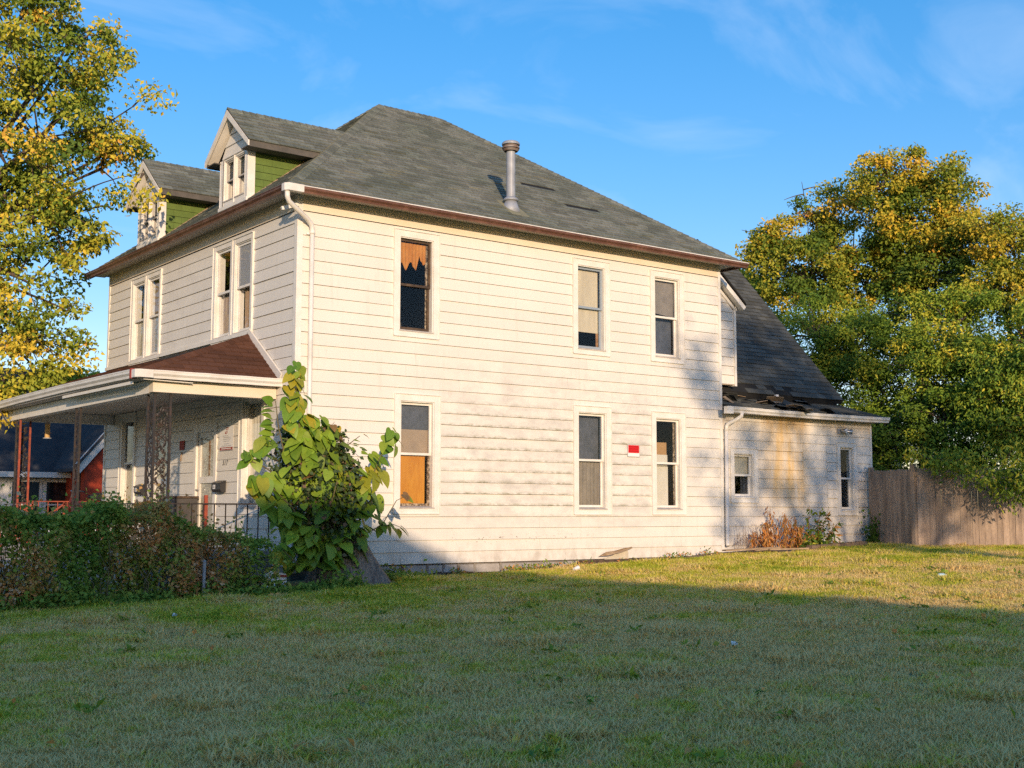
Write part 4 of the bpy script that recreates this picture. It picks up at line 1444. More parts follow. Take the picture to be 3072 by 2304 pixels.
def post(rods, panels, seed, label):
    par = None
    z0, z1 = pz, 2.76
    for i, (x, y, mt) in enumerate(rods):
        mb = MB()
        mb.box(x - 0.018, x + 0.018, y - 0.018, y + 0.018, z0, z1)
        if par is None:
            par = mb.build('porch_post', MT[mt], house)
            par['label'] = label
        else:
            mb.build('rod', MT[mt], par)
    for k, (i, j) in enumerate(panels):
        a, b = rods[i], rods[j]
        va, vb = Vector((a[0], a[1], 0)), Vector((b[0], b[1], 0))
        dd = (vb - va).normalized() * 0.018
        lattice(par, va + dd, vb - dd, z0 + 0.1, z1 - 0.12, seed + k)
    return par


post([(-2.08, 0.74, 'iron'), (-1.82, 0.74, 'iron'), (-2.08, 1.02, 'iron')], [(0, 1), (0, 2)], 31, 'wrought-iron corner post of the porch with leafy scrollwork')
post([(PX, 4.22, 'iron'), (PX, 4.46, 'iron')], [(0, 1)], 41, 'wrought-iron middle post of the porch')
post([(PX, 8.22, 'iron'), (PX + 0.27, 8.22, 'red_iron'), (PX, 7.96, 'red_iron')], [(0, 1), (0, 2)], 51, 'wrought-iron porch post with red edges at the far end')


def railing(p, q, z0, z1, mat, n, name='railing'):
    p, q = Vector(p), Vector(q)
    mb = MB()
    up = Vector((0, 0, 1))
    mb.bar(p + up * z1, q + up * z1, 0.035, 0.022)
    mb.bar(p + up * (z0 + 0.06), q + up * (z0 + 0.06), 0.03, 0.018)
    rl = mb.build(name, MT[mat], house)
    for i in range(n + 1):
        c = p.lerp(q, i / n)
        b = MB()
        b.bar(c + up * z0, c + up * (z1 - 0.011), 0.016)
        b.build('baluster', MT[mat], rl)
    return rl


railing((-1.80, 0.74, 0), (-0.06, 0.74, 0), pz, 1.02, 'iron', 9)
railing((PX, 1.05, 0), (PX, 4.2, 0), pz, 1.02, 'iron', 15)
railing((PX, 6.9, 0), (PX, 7.94, 0), pz, 1.06, 'red_iron', 5)
railing((PX + 0.3, 8.22, 0), (-0.06, 8.22, 0), pz, 1.10, 'red_iron', 9)
for yy in (4.9, 6.85):
    mb = MB()
    mb.bar((PX, yy, 1.04), (PX - 1.25, yy, 0.18), 0.03, 0.03)
    mb.bar((PX - 0.02, yy, pz), (PX - 0.02, yy, 1.06), 0.03)
    mb.bar((PX - 1.22, yy, -0.4), (PX - 1.22, yy, 0.22), 0.03)
    mb.bar((PX - 0.6, yy, -0.2), (PX - 0.6, yy, 0.64), 0.02)
    mb.build('stair_rail', MT['red_iron'], house)
mb = MB()
for k in range(3):
    mb.box(-2.36 - 0.3 * (k + 1), -2.36 - 0.3 * k, 4.95, 6.8, -0.5, pz - 0.10 - 0.17 * k)
mb.build('porch_steps', MT['porch_grey'], house)
MB().bar((-1.16, 0.78, pz), (-1.16, 0.78, 1.16), 0.05).build('newel_post', MT['red_iron'], house)
flush_shingles(300)

# ------------------------------------------------------------------ things on and beside the house
def text_mesh(name, body, size, M, mat, parent, shear=0.0, extrude=0.001):
    cu = bpy.data.curves.new(name, 'FONT')
    cu.body = body
    cu.size = size
    cu.align_x = 'CENTER'
    cu.align_y = 'CENTER'
    cu.extrude = extrude
    cu.shear = shear
    tmp = bpy.data.objects.new(name + '_tmp', cu)
    COL.objects.link(tmp)
    dg = bpy.context.evaluated_depsgraph_get()
    me = bpy.data.meshes.new_from_object(tmp.evaluated_get(dg))
    bpy.data.objects.remove(tmp)
    me.transform(M)
    me.materials.clear()
    me.materials.append(mat)
    o = bpy.data.objects.new(name, me)
    attach(o, parent)
    return o


MS = lambda u, d, z: Matrix(((1, 0, 0, u), (0, 0, -1, -d), (0, 1, 0, z), (0, 0, 0, 1)))        # text on the side wall
MF = lambda u, d, z: Matrix(((0, 0, -1, -d), (-1, 0, 0, u), (0, 1, 0, z), (0, 0, 0, 1)))       # text on the front wall

# red warning sign between the lower windows
t = thing('wall_sign', (7.465, -0.03, 2.0), 'small red and white warning sign on the siding between two lower windows', 'sign')
MB(S).box(7.30, 7.63, 0.026, 0.030, 1.985, 2.235).build('sign_plate', MT['white_plain'], t)
mb = MB(S)
for r_ in ((7.303, 7.627, 2.226, 2.232), (7.303, 7.627, 1.988, 1.994), (7.303, 7.309, 1.994, 2.226), (7.621, 7.627, 1.994, 2.226)):
    mb.box(r_[0], r_[1], 0.0302, 0.0312, r_[2], r_[3])
mb.build('sign_border', MT['ink'], t)
MB(S).box(7.32, 7.61, 0.0302, 0.0316, 2.065, 2.220).build('sign_red_field', MT['red_plain'], t)
rg = random.Random(2)
mb = MB(S)
for row in range(3):
    u = 7.335
    z = 2.19 - row * 0.045
    while u < 7.585:
        wd = rg.uniform(0.012, 0.028)
        mb.box(u, u + wd, 0.0317, 0.0322, z - 0.013, z + 0.013)
        u += wd + 0.012
mb.build('sign_lettering', MT['dark_red'], t)

# floodlight on the rear wing
t = thing('floodlight', (13.95, -0.05, 2.75), 'twin-head metal floodlight under the rear wing gutter', 'light')
MB(SW).box(13.80, 13.94, 0.02, 0.045, 2.69, 2.81).build('mounting_plate', MT['galv'], t)
for (c, dr) in (((13.90, -0.10, 2.77), (0.25, -0.9, -0.15)), ((14.06, -0.11, 2.75), (0.95, -0.35, -0.1))):
    d = Vector(dr).normalized()
    c = Vector(c)
    mb = MB()
    mb.tube([c - d * 0.06, c - d * 0.03, c + d * 0.03, c + d * 0.085], [0.02, 0.035, 0.045, 0.066], 14)
    h = mb.build('lamp_head', MT['steel'], t, smooth=True)
    MB().tube([c + d * 0.0855, c + d * 0.089], 0.058, 14).build('lens', MT['white_plain'], h)
MB().tube([(13.87, -0.04, 2.75), (13.90, -0.06, 2.76), (14.0, -0.08, 2.75), (14.03, -0.10, 2.75)], 0.012, 6).build('arm', MT['steel'], t)

# notice, house number, mailboxes, small red sign on the porch wall
t = thing('paper_notice', (-0.03, 2.57, 2.0), 'white notice with red logo and red bar beside the porch door', 'notice')
MB(FR).box(2.28, 2.87, 0.026, 0.029, 1.99, 2.43).build('sheet', MT['white_plain'], t)
MB(FR).box(2.30, 2.85, 0.0292, 0.0302, 1.995, 2.045).build('red_bar', MT['brick_red'], t)
mb = MB(FR)
mb.box(2.36, 2.79, 0.0303, 0.0308, 2.014, 2.028)
mb.build('bar_lettering', MT['white_plain'], t)
mb = MB(FR)
for (a, b, c, d) in ((2.50, 2.53, 2.36, 2.41), (2.53, 2.62, 2.395, 2.41), (2.545, 2.60, 2.36, 2.375), (2.54, 2.57, 2.30, 2.345), (2.57, 2.64, 2.285, 2.30), (2.60, 2.63, 2.30, 2.33)):
    mb.box(a, b, 0.0292, 0.0300, c, d)
mb.build('logo', MT['brick_red'], t)
mb = MB(FR)
for (a, b, z) in ((2.50, 2.74, 2.245), (2.40, 2.70, 2.215), (2.38, 2.72, 2.185), (2.45, 2.70, 2.15), (2.46, 2.68, 2.10), (2.36, 2.78, 2.065)):
    mb.box(a, b, 0.0292, 0.0298, z, z + 0.010)
mb.build('print_line', MT['grey_ink'], t)
t = thing('house_number', (-0.03, 2.62, 1.76), 'dark slanted house number 517 below the porch notice', 'number')
for k, ch in enumerate('517'):
    text_mesh('digit', ch, 0.125, MF(2.70 - k * 0.075, 0.0265, 1.765), MT['ink'], t, shear=0.35)


def mailbox(y, label, z=1.24):
    t = thing('mailbox', (-0.03, y, z), label, 'mailbox', 'mailboxes on the porch wall')
    y0, y1 = y - 0.19, y + 0.19
    MB(FR).extr([(y0, 0.024, z), (y0, 0.10, z), (y0, 0.135, z + 0.05), (y0, 0.135, z + 0.15), (y0, 0.024, z + 0.19)], (y1 - y0, 0, 0)).build('box_body', MT['black'], t)
    MB(FR).extr([(y0 - 0.008, 0.024, z + 0.195), (y0 - 0.008, 0.15, z + 0.152), (y0 - 0.008, 0.15, z + 0.165), (y0 - 0.008, 0.024, z + 0.213)], (y1 - y0 + 0.016, 0, 0)).build('lid', MT['black'], t)
    pl = MB(FR).box(y + 0.02, y + 0.12, 0.136, 0.138, z + 0.06, z + 0.135).build('name_card', MT['white_plain'], t)
    mb = MB(FR)
    mb.box(y + 0.05, y + 0.09, 0.1382, 0.1387, z + 0.075, z + 0.092)
    mb.box(y + 0.05, y + 0.09, 0.1382, 0.1387, z + 0.102, z + 0.119)
    mb.build('card_print', MT['ink'], pl)


mailbox(2.75, 'black mailbox on the wall below the house number')
mailbox(6.64, 'black mailbox on the wall left of the iron corner post')
t = thing('small_red_sign', (-0.03, 4.61, 2.07), 'small dark red sign on the shaded porch wall', 'sign')
MB(FR).box(4.50, 4.73, 0.026, 0.030, 2.07, 2.25).build('sign_plate', MT['brick_red'], t)
mb = MB(FR)
for z in (2.21, 2.17, 2.12):
    mb.box(4.54, 4.69, 0.0302, 0.0307, z, z + 0.015)
mb.build('sign_lettering', MT['dark_red'], t)
t = thing('door_hook', (-0.03, 4.6, 1.9), 'pale curled strip hanging on the porch wall below the red sign', 'strip')
MB(FR).tube([(4.62, 0.03, 2.02), (4.58, 0.05, 1.97), (4.60, 0.05, 1.91), (4.63, 0.045, 1.86)], 0.015, 5).build('hook_strip', MT['tan_film'], t)

# bird feeder
bf = Vector((-1.52, 8.15, 2.40))
t = thing('bird_feeder', bf, 'yellow tube bird feeder hanging from the far porch beam', 'bird feeder')
MB().tube([bf + Vector((0, 0, 0.02)), bf + Vector((0, 0, 0.30))], 0.052, 12).build('seed_tube', material('bird_seed', (0.50, 0.30, 0.10), (0.62, 0.42, 0.18), 30, rough=0.6), t)
MB().tube([bf + Vector((0, 0, 0.30)), bf + Vector((0, 0, 0.335)), bf + Vector((0, 0, 0.36))], [0.062, 0.055, 0.02], 12).build('cap', MT['steel'], t)
MB().tube([bf, bf + Vector((0, 0, 0.02))], [0.085, 0.085], 12).build('tray', MT['galv'], t)
MB().bar(bf + Vector((-0.09, 0, 0.12)), bf + Vector((0.09, 0, 0.12)), 0.01).build('perch', MT['galv'], t)
MB().tube([bf + Vector((0, 0, 0.36)), bf + Vector((0.03, 0.0, 0.42)), bf + Vector((0.0, 0.1, 0.48)), bf + Vector((0, 0.33, 0.5))], 0.005, 4).build('wire', MT['steel'], t)

# bicycle standing on the porch
bx, by = -1.35, 6.1
t = thing('bicycle', (bx, by, pz), 'dark bicycle leaning behind the porch rail between the posts', 'bicycle')
def bk_(a, h, s_=0.0): return Vector((bx - 0.62 * a, by + 0.78 * a + s_, pz + h))
for a in (-0.52, 0.52):
    c = bk_(a, 0.34)
    MB().ring(c, (0.78, 0.62, 0), 0.315, 0.022, 26, 6).build('tyre', MT['black'], t)
    mb = MB()
    mb.ring(c, (0.78, 0.62, 0), 0.285, 0.010, 26, 5)
    for q in range(10):
        an = q * math.pi * 2 / 10
        mb.bar(c, c + Vector((-0.62, 0.78, 0)) * math.cos(an) * 0.28 + Vector((0, 0, 1)) * math.sin(an) * 0.28, 0.004)
    mb.build('rim', MT['steel'], t)
mb = MB()
for (p_, q_) in (((-0.52, 0.34), (-0.16, 0.82)), ((-0.52, 0.34), (0.0, 0.32)), ((0.0, 0.32), (-0.18, 0.88)), ((0.0, 0.32), (0.36, 0.76)), ((-0.16, 0.80), (0.34, 0.84)), ((0.32, 0.92), (0.52, 0.34))):
    mb.tube([bk_(*p_), bk_(*q_)], 0.018, 7)
mb.build('frame', material('bicycle_paint', (0.10, 0.015, 0.012), rough=0.35, spec=0.5), t)
mb = MB()
mb.tube([bk_(0.32, 0.92), bk_(0.30, 1.02)], 0.014, 6)
mb.tube([bk_(0.14, 1.02, 0.28), bk_(0.26, 1.05, 0.2), bk_(0.32, 1.03, 0.0), bk_(0.26, 1.05, -0.2), bk_(0.14, 1.02, -0.30)], 0.014, 6)
mb.build('handlebar', MT['black'], t)
mb = MB()
mb.tube([bk_(-0.32, 0.93), bk_(-0.24, 0.94), bk_(-0.05, 0.93)], [0.08, 0.07, 0.025], 8)
mb.build('saddle', MT['black'], t)

# tubular chair and dark box on the porch
t = thing('lawn_chair', (-0.45, 7.6, pz), 'bare tubular metal lawn chair frame by the porch window', 'chair')
cx, cy = -0.55, 7.5
mb = MB()
for s_ in (0, 0.48):
    mb.tube([(cx - 0.30, cy + s_, pz), (cx - 0.28, cy + s_, pz + 0.38), (cx + 0.12, cy + s_, pz + 0.34), (cx + 0.36, cy + s_, pz + 1.03)], 0.013, 6)
    mb.tube([(cx + 0.15, cy + s_, pz), (cx + 0.12, cy + s_, pz + 0.34)], 0.013, 6)
    mb.tube([(cx - 0.28, cy + s_, pz + 0.38), (cx - 0.26, cy + s_, pz + 0.60), (cx + 0.2, cy + s_, pz + 0.62)], 0.013, 6)
mb.build('side_frame', MT['rust'], t)
mb = MB()
for (x_, z_) in ((0.36, 1.03), (0.27, 0.78), (0.12, 0.34), (-0.28, 0.38)):
    mb.tube([(cx + x_, cy, pz + z_), (cx + x_, cy + 0.48, pz + z_)], 0.013, 6)
mb.build('cross_bar', MT['rust'], t)
t = thing('storage_box', (-0.3, 4.1, pz), 'dark box standing against the porch wall behind the rail', 'box')
MB().box(-0.50, -0.06, 3.72, 4.50, pz, 1.14).build('box_body', material('dark_box', (0.06, 0.055, 0.055), (0.09, 0.085, 0.08), 3, rough=0.6), t)
MB().box(-0.53, -0.05, 3.69, 4.53, 1.14, 1.18).build('lid', MT['dark_wood'], t)
MB().box(-0.51, -0.502, 3.80, 4.42, 0.7, 1.08).build('front_panel', MT['dark_cloth'], t)

# ------------------------------------------------------------------ wooden fence
fp = [Vector((14.86, -0.12, 0)), Vector((14.35, -1.62, 0)), Vector((19.2, -5.05, 0))]
fz = 1.86
fence = thing('wooden_fence', (14.4, -1.6, 0), 'weathered grey-brown plank fence joining the rear wing of the house', 'fence')
rg = random.Random(21)
for a, b, first in ((fp[0], fp[1], True), (fp[1], fp[2], False)):
    d = (b - a).normalized()
    nrm = Vector((d.y, -d.x, 0))
    if nrm.dot(CAM_POS - a) < 0: nrm = -nrm
    Ln = (b - a).length
    x = 0.06
    while x < Ln - 0.05:
        wd = 0.135
        c = a + d * (x + wd / 2)
        zb = float(gz(c.x, c.y)) + rg.uniform(0.0, 0.03) - (0.02 if first else 0)
        zt = fz + rg.uniform(-0.012, 0.012) + (0.0 if first else 0.006)
        off = nrm * (0.03 + rg.uniform(-0.003, 0.006))
        tl = rg.uniform(-0.006, 0.006)
        h = wd / 2 - 0.002
        prof = [(-h, zb), (h, zb), (h + tl, zt - 0.03), (h - 0.03 + tl, zt), (-h + 0.03 + tl, zt), (-h + tl, zt - 0.03)]
        pts = [tuple(c + d * u + off + Vector((0, 0, z))) for u, z in prof]
        mb = MB()
        mb.extr(pts, tuple(nrm * -0.018))
        mb.build('picket', MT['fence'], fence)
        x += wd + 0.001
    for zr in (0.45, 1.45):
        MB().bar(a + Vector((0, 0, zr)) - nrm * 0.03, b + Vector((0, 0, zr)) - nrm * 0.03, 0.04, 0.09).build('rail', MT['fence'], fence)
for (p, h) in ((fp[0], 1.94), (fp[1], 1.97)):
    MB().box(p.x - 0.05, p.x + 0.05, p.y - 0.05, p.y + 0.05, float(gz(p.x, p.y)) - 0.1, h).build('post', MT['fence'], fence)

# ------------------------------------------------------------------ ground clutter beside the wall
def board_thing(name, pts, th, mat, label, cat, group=None):
    t = MB()
    t.extr([tuple(p) for p in pts], th)
    o = t.build(name, mat)
    return prop(o, label, cat, group)


t = thing('broken_board', (6.9, -0.15, -0.05), 'broken cream siding board leaning out at the foot of the wall', 'board')
MB().extr([(6.48, -0.10, 0.045), (6.62, -0.15, 0.13), (6.85, -0.14, 0.15), (7.05, -0.15, 0.19), (7.30, -0.13, 0.22), (7.34, -0.11, 0.19), (7.0, -0.17, 0.12), (6.7, -0.18, 0.07)], (0, 0.012, 0.0)).build('bent_panel', MT['plank'], t)
MB().extr([(6.45, -0.20, -0.03), (7.27, -0.07, -0.02), (7.26, -0.06, 0.15), (6.95, -0.09, 0.10)], (0.0, 0.012, 0.0)).build('cream_piece', MT['blind'], t)
t = thing('rotten_plank', (6.5, -0.25, -0.08), 'dark rotten plank lying along the foot of the wall', 'plank')
MB().bar((5.9, -0.24, -0.04), (7.4, -0.29, -0.03), 0.10, 0.06).build('plank_body', MT['dark_wood'], t)
MB().bar((6.1, -0.33, -0.075), (6.9, -0.31, -0.06), 0.08, 0.02).build('split_piece', MT['plank'], t)
for i, (a, b, lb) in enumerate((((9.5, -0.50, 0.12), (10.75, -0.85, 0.17), 'flat pale board lying on the soil by the downspout'), ((10.3, -1.0, 0.14), (11.3, -1.18, 0.15), 'bent pale lath lying at the lawn edge'),
                                ((9.9, -1.0, 0.13), (10.5, -0.9, 0.15), 'short pale stick lying at the lawn edge'))):
    o = MB().bar(a, b, 0.16 if i == 0 else 0.05, 0.03).build('loose_board', MT['plank'])
    prop(o, lb, 'board', 'boards lying by the wing')
t = thing('stone_edging', (12.4, -0.95, 0.1), 'row of brown edging stones in front of the weeds by the rear wing', 'edging')
x = 11.5
rg = random.Random(8)
while x < 13.4:
    l = rg.uniform(0.30, 0.48)
    yy = -1.02 + 0.12 * (x - 11.5)
    mb = MB()
    z0 = float(gz(x, yy)) - 0.03
    mb.add([(x, yy - 0.09, z0), (x + l - 0.02, yy - 0.07, z0), (x + l - 0.02, yy + 0.10, z0), (x, yy + 0.09, z0), (x + 0.02, yy - 0.07, z0 + 0.15), (x + l - 0.04, yy - 0.05, z0 + 0.14), (x + l - 0.04, yy + 0.08, z0 + 0.15), (x + 0.02, yy + 0.07, z0 + 0.145)],
           [(0, 3, 2, 1), (4, 5, 6, 7), (0, 1, 5, 4), (1, 2, 6, 5), (2, 3, 7, 6), (3, 0, 4, 7)])
    mb.build('stone', MT['soil'], t)
    x += l
t = thing('fence_footing', (14.2, -0.9, 0.1), 'low brown timber sill at the foot of the short fence panel', 'timber')
MB().bar((14.75, -0.2, 0.17), (14.22, -1.62, 0.14), 0.09, 0.09).build('timber_body', MT['plank'], t)

# litter
cup = Vector((4.42, -1.88, float(gz(4.42, -1.88)) + 0.03))
t = thing('paper_cup', cup, 'crumpled white paper cup at the sunlit lawn edge', 'cup')
MB().tube([cup + Vector((-0.05, 0, 0.01)), cup + Vector((0.05, 0.01, 0.03))], [0.03, 0.045], 10).build('cup_body', MT['white_plain'], t)
MB().ring(cup + Vector((0.05, 0.01, 0.03)), (1, 0.1, 0.2), 0.044, 0.005, 12, 5).build('rim', MT['white_plain'], t)
bt = Vector((7.57, -6.91, float(gz(7.57, -6.91)) + 0.04))
t = thing('plastic_bottle', bt, 'pale blue plastic bottle lying on the sunny lawn', 'bottle')
MB().tube([bt + Vector((-0.11, 0, 0)), bt + Vector((-0.10, 0, 0)), bt + Vector((0.03, 0.02, 0)), bt + Vector((0.07, 0.025, 0)), bt + Vector((0.10, 0.03, 0))], [0.02, 0.033, 0.033, 0.015, 0.013], 10).build('bottle_body', material('bottle_plastic', (0.45, 0.62, 0.66), rough=0.25, spec=0.5), t, smooth=True)
MB().tube([bt + Vector((0.10, 0.03, 0)), bt + Vector((0.12, 0.035, 0))], 0.015, 10).build('bottle_cap', MT['white_plain'], t)
p = at(2205, 1935, 0)
rg = random.Random(4)
for (u, v, lb) in ((2205, 1935, 'white scrap of paper on the shaded lawn at the centre right'), (525, 1848, 'white scrap of paper on the grass in front of the hedge')):
    d = FW + CR * ((u - 1536) / FPX) + CU * ((1152 - v) / FPX)
    k = 5.0
    while k < 60:
        q = CAM_POS + d * k
        if q.z < float(gz(q.x, q.y)) + 0.03: break
        k += 0.02
    mb = MB()
    mb.add([(q.x - 0.04, q.y, q.z), (q.x, q.y - 0.02, q.z + 0.03), (q.x + 0.04, q.y, q.z + 0.005), (q.x, q.y + 0.05, q.z + 0.035)], [(0, 1, 3), (1, 2, 3), (0, 3, 2, 1)][:2])
    mb.extr([(q.x - 0.04, q.y - 0.02, q.z), (q.x + 0.02, q.y - 0.03, q.z + 0.01), (q.x + 0.03, q.y + 0.03, q.z + 0.02)], (0, 0, 0.003))
    o = mb.build('paper_scrap', MT['white_plain'])
    prop(o, lb, 'litter', 'paper scraps on the lawn')
cb = Vector((-0.95, -1.35, -0.23))
t = thing('crushed_carton', cb, 'crushed white and red carton lying below the broad-leaved tree', 'carton')
MB().extr([tuple(cb + Vector(v)) for v in ((-0.20, 0, 0), (0.22, 0.05, 0), (0.20, 0.06, 0.20), (-0.02, 0.0, 0.24), (-0.17, 0.0, 0.19))], (0.03, 0.16, 0.0)).build('carton_body', MT['white_plain'], t)
MB().bar(cb + Vector((-0.1, -0.012, 0.195)), cb + Vector((0.2, 0.035, 0.165)), 0.006, 0.03).build('red_stripe', MT['brick_red'], t)
MB().extr([tuple(cb + Vector(v)) for v in ((-0.06, -0.03, 0.0), (0.02, -0.02, 0.01), (-0.02, -0.02, 0.26), (-0.10, -0.02, 0.25))], (0, 0.006, 0)).build('torn_flap', MT['white_plain'], t)

# galvanised post of an old wire fence inside the hedge
q = at(612, 1720, -1.72)
t = thing('metal_fence_post', (q.x, q.y, float(gz(q.x, q.y))), 'galvanised steel post standing in front of the hedge', 'post')
MB().tube([(q.x, q.y, float(gz(q.x, q.y)) - 0.1), (q.x, q.y, q.z + 0.16)], 0.024, 10).build('tube', MT['galv'], t)
MB().tube([(q.x, q.y, q.z + 0.16), (q.x, q.y, q.z + 0.185)], [0.033, 0.012], 10).build('cap', MT['galv'], t)

# ------------------------------------------------------------------ neighbours
def simple_window(M, u0, u1, z0, z1, parent, fw=0.09, d=0.0, mull=True):
    mb = MB(M)
    for r_ in ((u0 - fw, u0, z0 - fw, z1 + fw), (u1, u1 + fw, z0 - fw, z1 + fw), (u0, u1, z1, z1 + fw), (u0, u1, z0 - fw, z0)):
        mb.box(r_[0], r_[1], d - 0.02, d + 0.05, r_[2], r_[3])
    w_ = mb.build('window', MT['far_white'], parent)
    zm = (z0 + z1) / 2
    MB(M).box(u0, u1, d - 0.005, d + 0.03, zm - 0.03, zm + 0.03).build('meeting_rail', MT['far_white'], w_)
    for (a, b) in ((z0, zm - 0.03), (zm + 0.03, z1)):
        MB(M).box(u0, u1, d - 0.004, d + 0.008, a, b).build('pane', material('far_glass', (0.012, 0.014, 0.017), rough=0.08, spec=0.6), w_)


NY = 29.6
def NS(u, d, z): return (u, NY - d, z)
nb = thing('neighbour_house', (3, 32, -0.2), 'low neighbouring house with dark roof and red gable beyond the porch', 'house')
MB().box(-6, 6.95, NY, 38, -0.4, 2.2).build('wall', MT['grey_wall'], nb)
MB().extr([(-6.6, NY - 0.45, 2.22), (-6.6, 34.4, 6.7), (-6.6, 39.3, 2.22)], (13.9, 0, 0)).build('roof', MT['far_roof'], nb)
MB().box(-6.6, 7.35, NY - 0.58, NY - 0.46, 2.14, 2.34).build('gutter', MT['far_white'], nb)
MB().box(5.98, 6.95, NY - 0.03, NY - 0.002, -0.4, 2.2).build('white_panel', MT['far_white'], nb)
for (a, b) in ((1.9, 3.15), (3.66, 4.64), (4.90, 5.84)):
    simple_window(NS, a, b, 0.3, 1.98, nb, 0.10)
for a in (3.24, 4.74, 1.7):
    MB(NS).box(a, a + 0.32 if a != 4.74 else a + 0.06, 0.0, 0.02, 0.0, 2.1).build('siding_panel', MT['far_white'], nb)
GY_ = 27.5
MB().extr([(5.62, GY_, -0.4), (11.0, GY_, -0.4), (11.0, GY_, 2.45), (8.3, GY_, 5.85), (5.62, GY_, 2.50)], (0, 3.0, 0)).build('red_gable', MT['red_wall'], nb)
MB().bar((5.25, GY_ - 0.2, 2.38), (8.3, GY_ - 0.2, 5.98), 0.10, 0.34).build('rake_board', MT['far_white'], nb)
MB().bar((11.4, GY_ - 0.2, 2.38), (8.3, GY_ - 0.2, 5.98), 0.10, 0.34).build('rake_board', MT['far_white'], nb)
for s_ in (0, 1):
    e_ = Vector((5.1, GY_ - 0.35, 2.45)) if s_ == 0 else Vector((11.5, GY_ - 0.35, 2.45))
    r_ = Vector((8.3, GY_ - 0.35, 6.22))
    MB().add([tuple(v) for v in (e_, r_, r_ + Vector((0, 6, 0)), e_ + Vector((0, 6, 0)))] + [tuple(v + Vector((0, 0, -0.12))) for v in (e_, r_, r_ + Vector((0, 6, 0)), e_ + Vector((0, 6, 0)))],
             [(0, 1, 2, 3), (4, 7, 6, 5), (0, 4, 5, 1), (1, 5, 6, 2), (2, 6, 7, 3), (3, 7, 4, 0)]).build('gable_roof', MT['far_roof'], nb)
MB().extr([(5.8, GY_ - 0.02, 2.62), (10.8, GY_ - 0.02, 2.62), (8.3, GY_ - 0.02, 5.72)], (0, 0.015, 0)).build('gable_trim', MT['red_wall'], nb)

# house on the other side of the lawn, behind the viewpoint: its roof shades the near lawn
sh = thing('street_house', (-17, -33, -0.8), 'grey hip-roofed house across the lawn behind the viewpoint', 'house')
zz0 = -1.2
MB().box(-27, -5.4, -36.5, -30.2, zz0, 3.4).build('wall', MT['grey_wall'], sh)
Vh = [(-28, -37.2, 3.4), (-4.45, -37.2, 3.4), (-4.45, -29.5, 3.4), (-28, -29.5, 3.4), (-22.0, -32.3, 7.75), (-12.3, -31.4, 6.95)]
mb = MB()
mb.add(Vh, [(0, 1, 5, 4), (1, 2, 5), (2, 3, 4, 5), (3, 0, 4), (0, 3, 2, 1)])
mb.build('roof', MT['far_roof'], sh)
def HS(u, d, z): return (u, -30.2 + d, z)
for a in (-24, -20, -12, -8.5):
    simple_window(HS, a, a + 1.0, 0.5, 2.2, sh, 0.1)
MB(HS).box(-16.5, -15.5, 0.0, 0.05, -0.6, 1.6).build('door', MT['brick_red'], sh)

# ------------------------------------------------------------------ foliage
def unit(a):
    return a / np.maximum(1e-6, np.linalg.norm(a, axis=-1, keepdims=True))


def leaf_arrays(P, size, rng, droop=0.6, aspect=0.5, up=0.5, face=None, fold=0.25):
    """kite-shaped folded leaves at points P (n,3) -> V, F"""
    n = len(P)
    size = np.broadcast_to(np.asarray(size, float), (n,))[:, None]
    d = unit(rng.normal(size=(n, 3)) * np.array([1, 1, 0.6]) + np.array([0, 0, -droop]))
    nr = rng.normal(size=(n, 3)) * 0.75 + np.array([0, 0, up])
    if face is not None: nr = nr + np.asarray(face)
    s = unit(np.cross(d, nr))
    nn = unit(np.cross(s, d))
    L = size
    b = P
    t = P + d * L
    m = P + d * L * 0.42 + nn * L * fold * 0.3
    l = m - s * L * aspect * 0.5 + nn * L * fold * 0.3
    r = m + s * L * aspect * 0.5 + nn * L * fold * 0.3
    V = np.stack([b, l, t, r], 1).reshape(-1, 3)
    k = np.arange(n)[:, None] * 4
    F = np.concatenate([k + np.array([0, 1, 2]), k + np.array([0, 2, 3])], 1).reshape(-1, 3)
    return V, F


def sample_blobs(blobs, n, rng, shell=0.35):
    w_ = np.array([b[1] ** 2.3 for b in blobs])
    idx = rng.choice(len(blobs), n, p=w_ / w_.sum())
    c = np.array([tuple(b[0]) for b in blobs])[idx]
    r = np.array([b[1] for b in blobs])[idx][:, None]
    sq = np.array([b[2] if len(b) > 2 else 1.0 for b in blobs])[idx]
    u = unit(rng.normal(size=(n, 3)))
    rad = (shell + (1 - shell) * rng.random((n, 1)) ** 0.6)
    rad = np.where(rng.random((n, 1)) < 0.14, rad * 1.22, rad)
    p = u * rad * r
    p[:, 2] *= sq
    return c + p, idx


